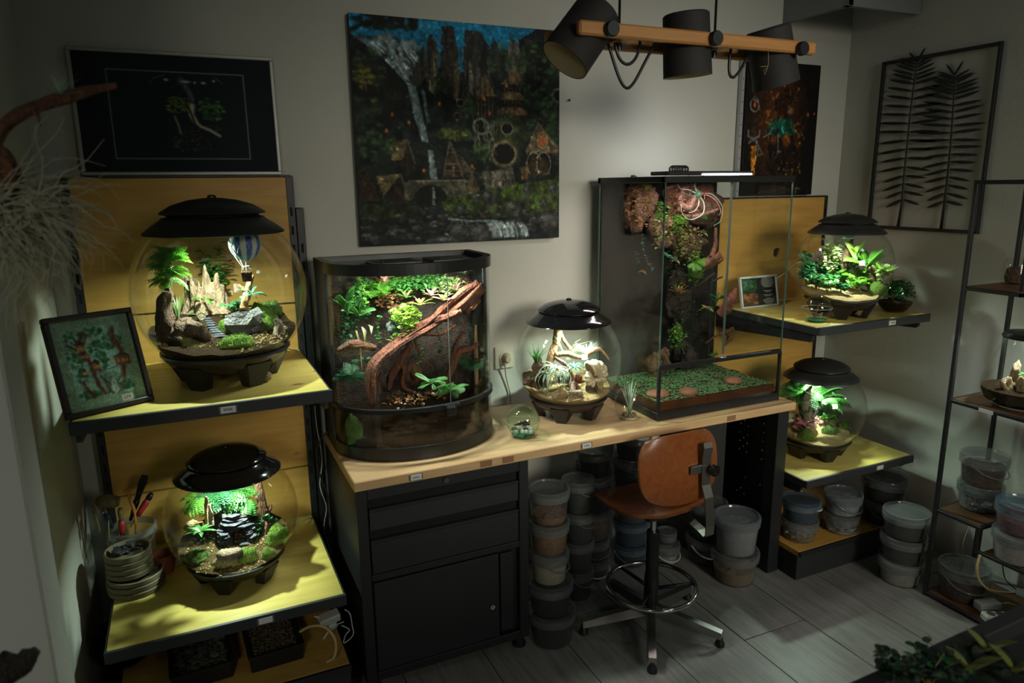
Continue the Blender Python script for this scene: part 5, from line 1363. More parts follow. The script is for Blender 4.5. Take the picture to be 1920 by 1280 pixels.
class Ter:
    """one planted vessel: where its soil lies and how to find a spot on it"""
    def __init__(s, c, r, lv, slope, amp=.02, seed=0): s.c, s.r, s.lv, s.sl, s.amp, s.seed = Vector(c), r, lv, slope, amp, seed
    def z(s, x, y):
        u, v = (x - s.c.x) / s.r, (y - s.c.y) / s.r
        return s.c.z + s.r * (s.lv + s.sl * v + s.amp * 2 * mnoise.noise(Vector((u * 2.5, v * 2.5, s.seed))) + s.amp * mnoise.noise(Vector((u * 7, v * 7, s.seed))))
    def ground(s, px, py):
        a, b = (px - 960) / FPX, (py - 640) / FPX
        d = rr * a + dd * b + ff; o = Vector((0, 0, CAM_H)); last = None
        for k in range(400):
            q = o + d * ((s.c.y - s.r * 1.05 + s.r * 2.1 * k / 400) / d.y)
            if (q.xy - s.c.xy).length < s.r * .80 or last is None:
                last = q
                if q.z < s.z(q.x, q.y) and (q.xy - s.c.xy).length < s.r * .84: break
        return Vector((q.x, q.y, s.z(q.x, q.y))) if (q.xy - s.c.xy).length < s.r * .9 else last
    def px(s, n, y=None):
        """n picture pixels as metres at this vessel"""
        return n / FPX * (s.c.y * .8874 + s.c.x * .4068 + (CAM_H - s.c.z) * .2167)
    def soil(s, name, label, m):
        n, seg = 10, 48; mb = MB()
        lim = math.sin(math.radians(44)) * 1.0
        # walls follow the inside of the bowl
        vs = []; fs = []
        rings = []
        for i in range(6):
            ring = []
            for k in range(seg):
                a = 2 * PI * k / seg; ca, sa = math.cos(a), math.sin(a)
                # top height at the glass for this direction
                zt = s.lv
                for _ in range(6):
                    rad = math.sqrt(max(.05, .975 ** 2 - zt * zt)); zt = (s.z(s.c.x + s.r * rad * ca, s.c.y + s.r * rad * sa) - s.c.z) / s.r
                zz = -.80 + (zt + .80) * i / 5
                rad = math.sqrt(max(.05, .972 ** 2 - zz * zz)) * (1 if zz > -.70 else .98)
                if i == 5: rad_top = rad
                ring.append((rad * ca * s.r, rad * sa * s.r, zz * s.r))
            rings.append(ring)
        for ring in rings: vs += ring
        for i in range(5):
            for k in range(seg): fs.append((i * seg + k, i * seg + (k + 1) % seg, (i + 1) * seg + (k + 1) % seg, (i + 1) * seg + k))
        fs.append(tuple(range(seg)))
        mb.add(vs, fs, True)
        vs2 = []; fs2 = []
        top = rings[-1]
        for i in range(n + 1):
            q = 1 - i / n
            for k in range(seg):
                x, y = top[k][0] * q, top[k][1] * q
                z = top[k][2] if i == 0 else s.z(s.c.x + x, s.c.y + y) - s.c.z
                vs2.append((x, y, z))
        for i in range(n):
            for k in range(seg): fs2.append((i * seg + k, i * seg + (k + 1) % seg, (i + 1) * seg + (k + 1) % seg, (i + 1) * seg + k))
        mb.add(vs2, fs2, True)
        return tag(obj(name, mb, m, None, s.c), label, 'soil', None, 'stuff')

def ribbon(pts, wid, side=None, fold=.25):
    """leaf blade along a line: two strips folded at the midrib"""
    pts = [Vector(p) for p in pts]; n = len(pts); vs = []; fs = []
    for i in range(n):
        t = (pts[min(n - 1, i + 1)] - pts[max(0, i - 1)]).normalized()
        s_ = side if side is not None else Vector((0, 0, 1))
        u = t.cross(s_)
        u = u.normalized() if u.length > 1e-5 else t.orthogonal().normalized()
        w = u.cross(t) * fold
        vs += [pts[i] + (u + w) * wid[i], pts[i], pts[i] + (-u + w) * wid[i]]
    for i in range(n - 1):
        for k in range(2): fs.append((i * 3 + k, i * 3 + k + 1, i * 3 + 4 + k, i * 3 + 3 + k))
    return vs, fs
def leaf_mesh(L, W, kind='ovate', droop=.25):
    """single leaf in +X, base at the origin"""
    pr = {'ovate': [.05, .75, 1, .8, .42, .0], 'round': [.1, .9, 1, .95, .65, .0], 'lance': [.08, .7, 1, .8, .45, 0], 'strap': [.55, .85, 1, .95, .7, 0]}[kind]
    n = len(pr); pts = [(L * i / (n - 1), 0, L * (.18 * (i / (n - 1)) - droop * (i / (n - 1)) ** 2)) for i in range(n)]
    vs, fs = ribbon(pts, [W * p for p in pr]); me = MB().add(vs, fs, True).mesh('leaf'); return me
def frond_mesh(L, n=13, w=.30, arch=.5, fine=0, tip=.15, droop=.2, lw=.22):
    """fern frond in +X: midrib and paired leaflets; fine>0 cuts each leaflet again"""
    mb = MB()
    def P(t): return Vector((L * t * (1 - .22 * t * t * arch), 0, L * (arch * .62 * t - arch * .75 * t * t)))
    mb.tube([P(t) for t in np.linspace(0, 1, 7)], [L * .012 * (1 - .8 * t) for t in np.linspace(0, 1, 7)], 4, cap=False)
    for i in range(n):
        t = .14 + .86 * (i + .3) / n
        ll = L * w * (math.sin(PI * (tip + (1 - tip * 1.1) * (1 - t * .97))) ** .8 if t > .2 else .6 * t / .2)
        b = P(t); tg = (P(min(1, t + .03)) - P(t - .03)).normalized()
        for s in (-1, 1):
            d = (Vector((0, s, 0)) * .92 + tg * .42).normalized()
            end = b + d * ll + Vector((0, 0, -droop * ll))
            if fine:
                for j in range(fine):
                    q = (j + .7) / fine; c0 = b + (end - b) * q; l2 = ll * .36 * (1 - .6 * q)
                    for s2 in (-1, 1):
                        e2 = c0 + (tg * s2 * .8 + d * .6).normalized() * l2
                        vs, fs = ribbon([c0, (c0 + e2) / 2, e2], [l2 * .08, l2 * .24, 0]); mb.add(vs, fs)
                vs, fs = ribbon([b, (b + end) / 2, end], [ll * .05, ll * .06, 0]); mb.add(vs, fs)
            else:
                vs, fs = ribbon([b, b + (end - b) * .4 + Vector((0, 0, ll * .06)), end], [ll * lw * .5, ll * lw, 0]); mb.add(vs, fs)
    if not fine:
        vs, fs = ribbon([P(.94), P(1)], [L * .03, 0]); mb.add(vs, fs)
    return mb.mesh('frond')
FRONDS = {}
def frond_set(key, m, **k):
    kk = (key, m.name)
    if kk not in FRONDS:
        FRONDS[kk] = [frond_mesh(1.0, arch=a, **k) for a in (.35, .6, .85)]
        for me in FRONDS[kk]: me.materials.append(m)
    return FRONDS[kk]
def fern(label, loc, size, n, m, name='fern', style='plain', spread=(15, 70), az=(0, 360), seed=1, group=None, lift=0.0, jitter=.25, stem=0.0):
    rg = random.Random(seed)
    f = thing(name, label, 'plant', loc, 0, group)
    st = {'plain': dict(n=13, w=.28), 'fine': dict(n=8, w=.46, fine=4), 'broad': dict(n=6, w=.5, lw=.26, tip=.3), 'narrow': dict(n=18, w=.16, lw=.3), 'cut': dict(n=7, w=.52, fine=3)}[style]
    ms = frond_set(style, m, **st)
    if stem: obj('stem', MB().tube([(0, 0, -.002), (0, 0, stem)], size * .03, 6), M_STEM, f)
    for k in range(n):
        a = math.radians(az[0] + (az[1] - az[0]) * (k + rg.uniform(-.3, .3)) / n)
        el = math.radians(rg.uniform(*spread)); s = size * rg.uniform(1 - jitter, 1 + jitter * .4)
        link('frond', rg.choice(ms), f, (0, 0, stem + lift * rg.random()), Euler((rg.uniform(-.7, .7), -el, a), 'XYZ'), s)
    return f
LEAVES = {}
def leaf_set(kind, m, ratio, droop=.25):
    kk = (kind, m.name, ratio, droop)
    if kk not in LEAVES:
        me = leaf_mesh(1.0, ratio, kind, droop); me.materials.append(m); LEAVES[kk] = me
    return LEAVES[kk]
def bush(label, loc, w, h, nstem, nleaf, m, lsize, kind='ovate', ratio=.32, name='leafy_plant', seed=1, lean=(0, 0), group=None, m2=None, stemmat=None, flat=.5):
    """stems from one root, leaves around each"""
    rg = random.Random(seed); b = thing(name, label, 'plant', loc, 0, group)
    me = leaf_set(kind, m, ratio); me2 = leaf_set(kind, m2, ratio) if m2 else me
    for i in range(nstem):
        a = 2 * PI * (i + rg.random() * .6) / nstem; q = rg.uniform(.35, 1)
        tip = Vector((lean[0] + math.cos(a) * w / 2 * q, lean[1] + math.sin(a) * w / 2 * q * .8, h * rg.uniform(.6, 1) * (1.15 - .35 * q)))
        mid_ = Vector((tip.x * .35, tip.y * .35, tip.z * .6))
        pts = [Vector((0, 0, -.004)), mid_ * .5 + Vector((0, 0, tip.z * .1)), mid_, (mid_ + tip) / 2 + Vector((0, 0, .03 * h)), tip]
        s = obj('stem', MB().tube(pts, [max(.0006, w * .012 * (1 - .2 * k)) for k in range(5)], 4, cap=False), stemmat or M_STEM, b)
        for k in range(nleaf):
            t = .35 + .65 * (k + .5) / nleaf
            j = min(3, int(t * 4)); f_ = t * 4 - j; p0 = pts[j].lerp(pts[j + 1], f_)
            link('leaf', me if rg.random() < .7 else me2, s, p0, Euler((rg.uniform(-.4, .4), -rg.uniform(-.3, flat), a + rg.uniform(-2.4, 2.4)), 'XYZ'), lsize * rg.uniform(.65, 1.1))
    return b
def rosette(label, loc, size, n, m, name='bromeliad', kind='strap', ratio=.10, spread=(25, 70), seed=1, droop=.45, m2=None, group=None, cat='plant', tilt=(0, 0)):
    rg = random.Random(seed); b = thing(name, label, cat, loc, 0, group); b.rotation_euler = (tilt[0], tilt[1], 0)
    me = leaf_set(kind, m, ratio, droop); me2 = leaf_set(kind, m2, ratio, droop) if m2 else me
    for k in range(n):
        link('leaf', me2 if m2 and k >= n * .6 else me, b, (0, 0, 0), Euler((rg.uniform(-.15, .15), -math.radians(spread[1] - (spread[1] - spread[0]) * (1 - k / n) + rg.uniform(-6, 6)), k * 2.4), 'XYZ'), size * rg.uniform(.8, 1.1) * (1 - .25 * k / n))
    return b
def airplant(label, loc, size, n, m, curl=.8, wid=.035, up=.5, name='air_plant', seed=1, m2=None, cone=(10, 80), tilt=(0, 0), group=None):
    """tapering channelled leaves that arch and curl"""
    rg = random.Random(seed); b = thing(name, label, 'plant', loc, 0, group); b.rotation_euler = (tilt[0], tilt[1], 0)
    for k in range(n):
        a = 2.4 * k + rg.uniform(-.3, .3); el = math.radians(rg.uniform(*cone)); L = size * rg.uniform(.7, 1.1)
        d = Vector((math.cos(a), math.sin(a), 0)); p = Vector((0, 0, 0)); ang = el; pts = [p.copy()]; sd = rg.uniform(-.5, .5) * curl
        for i in range(9):
            ang -= curl * rg.uniform(.6, 1.2) * .22; a += sd * .22
            d = Vector((math.cos(a), math.sin(a), 0)); p = p + (d * math.cos(ang) + Vector((0, 0, math.sin(ang)))) * L / 9; pts.append(p.copy())
        vs, fs = ribbon(pts, [size * wid * (1 - i / 9) ** .7 for i in range(10)], fold=.5)
        obj('leaf', MB().add(vs, fs, True), m2 if m2 and rg.random() < .3 else m, b, norm=False)
    return b
def tuft(label, loc, size, n, m, name='grass_tuft', spread=.6, wid=.012, seed=1, kind=None, group=None, tilt=(0, 0), cat='plant'):
    rg = random.Random(seed); mb = MB()
    for k in range(n):
        a = rg.uniform(0, 2 * PI); el = PI / 2 - spread * math.sqrt(rg.random()); L = size * rg.uniform(.6, 1)
        d = Vector((math.cos(a) * math.cos(el), math.sin(a) * math.cos(el), math.sin(el))); q = Vector((math.cos(a), math.sin(a), -.3)) * L * .18
        vs, fs = ribbon([Vector((0, 0, 0)), d * L * .5, d * L + q], [size * wid, size * wid * .8, 0]); mb.add(vs, fs, True)
    o = thing(name, label, cat, loc, 0, group); o.rotation_euler = (tilt[0], tilt[1], 0)
    obj('blades', mb, m, o, norm=False)['kind'] = 'stuff'
    return o
def moss(label, loc, w, h, m=None, seed=1, d=None, name='moss_clump', group=None):
    rg = random.Random(seed); bm = bmesh.new(); bmesh.ops.create_icosphere(bm, subdivisions=3, radius=1); off = Vector((seed * 3.7, 1.3, 9.1)); d = d or w * .8
    fz = MB()
    for v in bm.verts:
        k = 1 + .34 * mnoise.noise(v.co * 2.4 + off) + .22 * mnoise.noise(v.co * 6 + off)
        v.co = Vector((v.co.x * w / 2 * k, v.co.y * d / 2 * k, max(-.15, v.co.z) * h * k))
    bm.normal_update()
    for f in bm.faces:
        if f.normal.z < -.2: continue
        for _ in range(3):
            a = f.calc_center_median() + Vector((rg.uniform(-1, 1), rg.uniform(-1, 1), rg.uniform(-1, 1))) * w * .02
            t = a + (f.normal + Vector((rg.uniform(-.6, .6), rg.uniform(-.6, .6), rg.uniform(0, .5)))).normalized() * w * .085
            vs, fs = ribbon([a, t], [w * .012, 0]); fz.add(vs, fs)
    me = bpy.data.meshes.new('cushion'); bm.to_mesh(me); bm.free()
    for p in me.polygons: p.use_smooth = True
    o = thing(name, label, 'moss', loc, 0, group); m = m or M_MOSS
    obj('cushion', me, m, o, norm=False); obj('fuzz', fz, m, o, norm=False)['kind'] = 'stuff'
    return o
def rock(label, loc, w, d, h, m, seed=1, name='rock', lv=3, rough=.28, sink=.3, rotz=0., group=None, flat=False):
    me = rock_mesh(1.0, random.Random(seed), (w / 2, d / 2, h / 2), lv, rough)
    for p in me.polygons: p.use_smooth = not flat
    o = obj(name, me, m, None, Vector(loc) + Vector((0, 0, h * (.5 - sink))), (0, 0, rotz), norm=False)
    return tag(o, label, 'stone', group)
def spline(pts, n):
    pts = [Vector(q) for q in pts]; P_ = [pts[0] * 2 - pts[1]] + pts + [pts[-1] * 2 - pts[-2]]; out = []; m = len(pts) - 1
    for k in range(n + 1):
        t = k / n * m; i = min(int(t), m - 1); t -= i; a, b, c, d = P_[i], P_[i + 1], P_[i + 2], P_[i + 3]
        out.append(.5 * ((2 * b) + (-a + c) * t + (2 * a - 5 * b + 4 * c - d) * t * t + (-a + 3 * b - 3 * c + d) * t ** 3))
    return out
def limb(mb, pts, rads, seed=1, n=26, seg=14, ridge=.28, nr=4, twist=5.0, rough=.25):
    """weathered limb with twisted ridges"""
    pp = spline(pts, n); off = Vector((seed * 1.7, seed * .3, 2.1)); m = len(rads) - 1
    rd = []
    for k in range(n + 1):
        t = k / n * m; i = min(int(t), m - 1); rd.append(rads[i] * (1 - t + i) + rads[i + 1] * (t - i))
    t0 = (pp[1] - pp[0]).normalized(); u = t0.orthogonal().normalized(); vs = []
    for i, p in enumerate(pp):
        t = (pp[min(n, i + 1)] - pp[max(0, i - 1)]).normalized(); u = (u - t * u.dot(t)).normalized(); w = t.cross(u)
        for k in range(seg):
            a = 2 * PI * k / seg
            q = 1 + ridge * math.sin(nr * a + twist * i / n + seed) * .6 + ridge * .5 * math.sin((nr + 3) * a - twist * 1.4 * i / n + 2 * seed)
            q *= 1 + rough * mnoise.noise(Vector((math.cos(a), math.sin(a), i / n * 7)) + off)
            vs.append(p + (u * math.cos(a) + w * math.sin(a)) * rd[i] * q)
    fs = [(i * seg + k, i * seg + (k + 1) % seg, (i + 1) * seg + (k + 1) % seg, (i + 1) * seg + k) for i in range(n) for k in range(seg)]
    fs += [tuple(range(seg)), tuple(n * seg + k for k in range(seg))]
    mb.add(vs, fs, True); return mb
def driftwood(label, limbs, m, seed=1, name='driftwood', cat='driftwood', **k):
    """limbs: list of (points, radii); the first is the trunk, the rest its branches"""
    base = Vector(limbs[0][0][0]); t = thing(name, label, cat, base)
    for j, (pts, rads) in enumerate(limbs):
        obj('trunk' if j == 0 else 'branch', limb(MB(), [Vector(q) - base for q in pts], rads, seed + j, **k), m, t)
    return t
def jagged(label, loc, w, d, h, m, peaks, seed=1, name='driftwood_stump', n=72, rows=14):
    """hollow weathered stump with a torn crown; peaks: (angle, height, width)"""
    vs = []; off = Vector((seed, seed * 2.1, 0))
    hs = []
    for k in range(n):
        a = 2 * PI * k / n; hh = .50
        for pa, ph, pw in peaks:
            da = (a - pa + PI) % (2 * PI) - PI; hh = max(hh, .50 + (ph - .50) * max(0, 1 - abs(da) / pw) ** 1.2)
        hs.append(h * (hh + .10 * mnoise.noise(Vector((math.cos(a) * 4, math.sin(a) * 4, seed))) + .07 * mnoise.noise(Vector((math.cos(a) * 11, math.sin(a) * 11, seed)))))
    for lay in (0, 1):
        for i in range(rows + 1):
            for k in range(n):
                a = 2 * PI * k / n; t = i / rows
                r_ = (1 - .18 * t ** .8 + .20 * (1 - t) ** 4) * (1 + .12 * math.sin(6 * a + 3 * t) + .09 * math.sin(15 * a - t * 4 + seed) + .16 * mnoise.noise(Vector((math.cos(a) * 2, math.sin(a) * 2, t * 2.2)) + off)) * (1 if lay == 0 else (.80 - .1 * (1 - t)) if i < rows else .93)
                vs.append((w / 2 * r_ * math.cos(a), d / 2 * r_ * math.sin(a), hs[k] * t - .006))
    fs = []; N_ = (rows + 1) * n
    for lay in (0, 1):
        for i in range(rows):
            for k in range(n):
                a, b, c, e = i * n + k, i * n + (k + 1) % n, (i + 1) * n + (k + 1) % n, (i + 1) * n + k
                fs.append((a + lay * N_, b + lay * N_, c + lay * N_, e + lay * N_))
    for k in range(n): fs.append((rows * n + k, rows * n + (k + 1) % n, N_ + rows * n + (k + 1) % n, N_ + rows * n + k))
    return tag(obj(name, MB().add(vs, fs, True), m, None, loc), label, 'driftwood')
def pebbles(name, label, T, n, m, size, seed=1, where=None):
    rg = random.Random(seed); mb = MB()
    ms = [rock_mesh(1, random.Random(seed + q), (1, .8, .6), 1) for q in range(3)]
    data = [([tuple(v.co) for v in me.vertices], [tuple(p.vertices) for p in me.polygons]) for me in ms]
    for me in ms: bpy.data.meshes.remove(me)
    for _ in range(n):
        a = rg.uniform(*(where or (0, 2 * PI))); q = math.sqrt(rg.random()) * .74
        x, y = T.c.x + T.r * q * math.cos(a), T.c.y + T.r * q * math.sin(a); z = T.z(x, y); s = size * rg.uniform(.5, 1.3); vs, fs = rg.choice(data); rot = rg.uniform(0, 6)
        c_, s_ = math.cos(rot), math.sin(rot)
        mb.add([(x + s * (v[0] * c_ - v[1] * s_), y + s * (v[0] * s_ + v[1] * c_), z + s * v[2]) for v in vs], fs, True)
    return tag(obj(name, mb, m, norm=False), label, 'gravel', None, 'stuff')
def vine(label, pts, n, m, lsize, seed=1, kind='round', ratio=.42, name='creeping_vine', spread=.4):
    rg = random.Random(seed); base = Vector(pts[0]); t = thing(name, label, 'plant', base); pp = [p - base for p in spline(pts, 30)]
    obj('stem', MB().tube(pp, lsize * .06, 4, cap=False), M_STEM, t)
    me = leaf_set(kind, m, ratio, .1)
    for k in range(n):
        p = pp[int(30 * (k + rg.random()) / n) % 31]
        link('leaf', me, t, p, Euler((rg.uniform(-.5, .5), rg.uniform(-.9, .3), -PI / 2 + rg.uniform(-1.6, 1.6)), 'XYZ'), lsize * rg.uniform(.7, 1.15))
    return t

def foliage(name, label, spots, mats, lsize, seed=1, kind='ovate', cat='foliage', parts=None):
    """uncountable small leaves over a surface: spots = (point, half-extent xyz, number, material index)"""
    rg = random.Random(seed); mb = MB(); base = Vector(spots[0][0])
    me = leaf_mesh(1.0, .38, kind, .25); vs0 = [v.co.copy() for v in me.vertices]; fs0 = [tuple(p.vertices) for p in me.polygons]; bpy.data.meshes.remove(me)
    for c, ext, n, mi in spots:
        for _ in range(n):
            a = rg.uniform(0, 2 * PI); q = math.sqrt(rg.random()); o = Vector(c) - base + Vector((ext[0] * q * math.cos(a), rg.uniform(-ext[1], ext[1]), ext[2] * q * math.sin(a)))
            e = Euler((rg.uniform(-.7, .7), rg.uniform(-1.1, .5), rg.uniform(-PI, 0) if rg.random() < .8 else rg.uniform(0, PI))).to_matrix(); s_ = lsize * rg.uniform(.6, 1.25)
            mb.add([e @ (v * s_) + o for v in vs0], fs0, True, mi)
    return tag(obj(name, mb, mats, None, base, norm=False), label, cat, None, 'stuff')
# ---------------------------------------------------------------- inside the balloon terrarium
T1 = Ter(*GL['UL'], -.50, .17, .03, 1.0)
T1.soil('potting_soil', 'dark potting soil in the balloon terrarium', SOIL['dark'])
def U1(x, y): return (250 + x / 4.924, 420 + y / 4.924)
G1 = lambda x, y: T1.ground(*U1(x, y))
px1 = T1.px(1)
pebbles('gravel', 'tan gravel on the soil of the balloon terrarium', T1, 300, SOIL['yellow'], .0035, 2, (-1.4, .5))
c_ = G1(690, 800); c_.y += .02; c_.z = T1.z(c_.x, c_.y)
jagged('pale jagged driftwood stump in the middle of the balloon terrarium', c_, 76 * px1, 62 * px1, 104 * px1, WD['pale'], [(-1.50, 1.05, .40), (-2.45, .80, .38), (-.75, .78, .42), (.6, .66, .5), (2.2, .70, .5), (3.05, .78, .4), (-2.0, .66, .3), (-1.1, .70, .25)], 3)
b0 = G1(330, 1085); yy = b0.y + .02
driftwood('brown upright trunk at the left of the balloon terrarium', [([at(*U1(330, 1080), yy), at(*U1(300, 930), yy), at(*U1(290, 760), yy + .01), at(*U1(305, 620), yy + .01)], [.026, .022, .017, .011]), ([at(*U1(320, 720), yy + .02), at(*U1(330, 520), yy + .03), at(*U1(350, 380), yy + .03)], [.012, .008, .005])], WD['brown'], 2)
b0 = G1(560, 1090); yy = b0.y + .012
driftwood('chunky brown root with a dark hollow near the glass', [([at(*U1(430, 1085), yy), at(*U1(470, 960), yy + .01), at(*U1(520, 880), yy + .03)], [.024, .024, .012]), ([at(*U1(480, 960), yy), at(*U1(600, 980), yy), at(*U1(700, 1060), yy), at(*U1(760, 1110), yy)], [.026, .020, .013, .004])], WD['brown'], 6)
fern('tall ferny plant with two bright tiers left in the balloon terrarium', at(*U1(345, 350), yy + .02) - Vector((0, 0, .012)), 40 * px1, 26, LF['bright'], style='fine', spread=(-20, 62), seed=3, lift=.02)
fern('lower bright fern tier beside the brown trunk', at(*U1(330, 540), yy + .0), 38 * px1, 24, LF['bright'], style='fine', spread=(-30, 55), seed=5, lift=.02)
q1 = G1(420, 900); tuft('pale upright grass tuft in front of the jagged stump', q1, 70 * px1, 46, LF['pale'], spread=.28, wid=.016, seed=4)
q2 = at(*U1(770, 480), c_.y + .06)
q2.z = T1.z(q2.x, min(q2.y, T1.c.y + .12)); bush('broad-leaved plant rising behind the jagged stump', (q2.x, q2.y, q2.z), .11, at(*U1(780, 120), q2.y).z - q2.z, 9, 12, LF['mid'], 17 * px1, 'round', .42, seed=6, m2=LF['bright'])
q3 = at(*U1(930, 700), T1.c.y + .07); q3.z = T1.z(q3.x, q3.y); bush('dark small-leaved plant between stump and little fern', q3, .06, .085, 5, 7, LF['deep'], 13 * px1, 'round', .42, seed=16)
b1 = T1.ground(*U1(1040, 760)); b1y = T1.c.y + .05
driftwood('small forked driftwood under the balloon basket', [([at(*U1(1020, 780), b1y), at(*U1(1060, 600), b1y), at(*U1(1105, 470), b1y + .005)], [.012, .009, .004]), ([at(*U1(1050, 640), b1y), at(*U1(1000, 590), b1y), at(*U1(975, 560), b1y)], [.007, .005, .003])], WD['honey'], 8)
fy = b1y - .03; q4 = at(*U1(1100, 650), fy)
fern('small pale fern like a palm beside the grey rock', q4, 32 * px1, 9, LF['blue'], style='narrow', spread=(-5, 28), seed=9)
rk = G1(1060, 1015); rock('angular grey rock on the right of the balloon terrarium', rk + Vector((0, .01, 0)), 66 * px1, .055, 54 * px1, RK['grey'], 12, rough=.42, sink=.12, flat=True, lv=2)
for x, y, w, h, lb, s in ((860, 985, 30, 22, 'round moss clump left of the grey rock', 1), (960, 1110, 58, 16, 'long low moss cushion nearest the glass of the balloon terrarium', 2), (1240, 960, 34, 22, 'bright moss clump right of the grey rock', 3), (1170, 900, 62, 34, 'large moss mound behind the grey rock', 4), (1270, 820, 46, 22, 'dark moss at the back right of the balloon terrarium', 5)):
    moss(lb, G1(x, y), w * px1, h * px1, M_MOSSD if s == 5 else M_MOSS, s)
w0 = G1(1340, 1010); driftwood('stubby grey driftwood at the right glass of the balloon terrarium', [([w0 - Vector((0, 0, .005)), w0 + Vector((.004, .0, .022)), w0 + Vector((-.006, 0, .043))], [.015, .012, .006])], WD['grey'], 5, n=12)
for k in range(9):
    t = k / 8; gp = G1(690 + 110 * t ** 1.3, 880 + 165 * t)
    w_ = (13 + 7 * t) * px1
    tag(obj('slate_step', rock_mesh(1, random.Random(k), (w_ / 2 * 1.2, w_ / 2 * .55, .0035), 2, .2), RK['slate'], None, gp + Vector((0, 0, .002)), norm=False), ('first', 'second', 'third', 'fourth', 'fifth', 'sixth', 'seventh', 'eighth', 'last')[k] + ' slate step of the miniature path from the tiny round door', 'stone', 'slate steps of the miniature path')
dq = G1(632, 880); dr_ = thing('miniature_door', 'tiny round grey door at the foot of the jagged stump', 'door model', dq + Vector((0, -.004, 0)))
obj('door_ring', MB().tube([(.010 * math.cos(a), 0, .010 + .011 * math.sin(a)) for a in np.linspace(0, 2 * PI, 25)[:-1]], .0022, 6, closed=True), RK['grey'], dr_)
obj('door_leaf', MB().lathe([(0, .001), (.009, .001), (.009, -.001)], 20).xf(Matrix.Translation((0, 0, .010)) @ Matrix.Rotation(PI / 2, 4, 'X')), RK['tan'], dr_)
rosette('sprig of narrow yellow-green leaves at the tiny round door', G1(660, 800), 26 * px1, 8, LF['lime'], 'leaf_sprig', 'lance', .14, (15, 60), 4)
# toy hot-air balloon hanging from the lid
by = T1.c.y - .02; bc = at(459, 456.5, by); br_ = 28.5 * px1 * .98
ball = thing('toy_balloon', 'blue and white toy hot-air balloon hanging in the globe', 'toy', at(464, 527, by))
O_ = at(464, 527, by)
def envelope():
    mb = MB(); n, rows = 64, 28; vs = []; fs = []; mi = []
    for i in range(rows + 1):
        t = i / rows; ph = -PI / 2 + PI * t; zz = math.sin(ph); r_ = math.cos(ph)
        if zz < -.25: r_ = r_ * (1 + .10 * (zz + .25)); zz = -.25 + (zz + .25) * 1.28
        for k in range(n):
            a = 2 * PI * k / n; vs.append((br_ * r_ * math.cos(a), br_ * r_ * math.sin(a), br_ * zz))
    for i in range(rows):
        for k in range(n):
            fs.append((i * n + k, i * n + (k + 1) % n, (i + 1) * n + (k + 1) % n, (i + 1) * n + k))
            t = (i + .5) / rows
            mi.append((1 if .30 < t else 3) if (k // 4) % 2 == 0 and t < .78 - (.06 if (k % 4) in (0, 3) else 0) else (0 if True else 2))
    mb.add(vs, fs, True); mb.mi = mi
    return mb
env = obj('envelope', envelope(), [mat('balloon_white', (.62, .66, .66), .5), mat('balloon_blue', (.05, .13, .50), .45), mat('balloon_light', (.5, .6, .7), .5), mat('balloon_teal', (.04, .26, .42), .45)], ball, bc - O_)
M_NET = mat('balloon_net', (.60, .58, .52), .7)
for k in range(10):
    for s in (-1, 1):
        pts = []
        for i in range(15):
            t = i / 14; ph = PI / 2 * .96 - t * (PI / 2 + .62); zz = math.sin(ph); r_ = math.cos(ph) * 1.015
            if zz < -.25: r_ *= 1 + .1 * (zz + .25); zz = -.25 + (zz + .25) * 1.28
            a = 2 * PI * k / 10 + s * t * 1.25 + .16; pts.append((br_ * r_ * math.cos(a), br_ * r_ * math.sin(a), br_ * zz * 1.01))
        obj('net_cord', MB().tube(pts, .0006, 4, cap=False), M_NET, env)
bz = at(464, 511, by).z - O_.z; bw = 9.5 * px1
bk = obj('basket', MB().lathe([(0, 0), (bw * 1.05, 0), (bw * 1.2, bz), (bw * 1.3, bz), (bw * 1.3, bz + .0025), (bw * 1.05, bz + .0025), (bw * .95, .004), (0, .004)], 4, sharp=20, smooth=False).xf(Matrix.Rotation(.5, 4, 'Z')), mat('basket_wicker', (.20, .07, .035), .7, var=(.10, .035, .02), vscale=260, bump=1.0, bscale=400), ball)
rel = bc - O_
for k in range(8):
    a = 2 * PI * k / 8; obj('basket_rope', MB().tube([rel + Vector((br_ * .72 * math.cos(a), br_ * .72 * math.sin(a), -br_ * .78)), Vector((rel.x * .3 + bw * .75 * math.cos(a), bw * .75 * math.sin(a), bz + (rel.z - br_ - bz) * .45)), Vector((bw * .95 * math.cos(a), bw * .95 * math.sin(a), bz))], .0007, 4), M_NET, ball)
obj('hoop', MB().tube([(rel.x * .3 + bw * .75 * math.cos(a), bw * .75 * math.sin(a), bz + (rel.z - br_ - bz) * .45) for a in np.linspace(0, 2 * PI, 17)[:-1]], .0012, 5, closed=True), M_NET, ball)
obj('hanging_thread', MB().tube([rel + Vector((0, 0, br_)), rel + Vector((0, 0, br_ + .05))], .0005, 4), M_NET, ball)
tag(obj('pebble_ball', rock_mesh(.017, random.Random(3), (1, 1, .9), 3, .08), RK['tan'], None, atz(500, 717, ZU) + Vector((0, .012, .0155)), norm=False), 'round tan clay ball on the shelf by the balloon terrarium', 'stone')

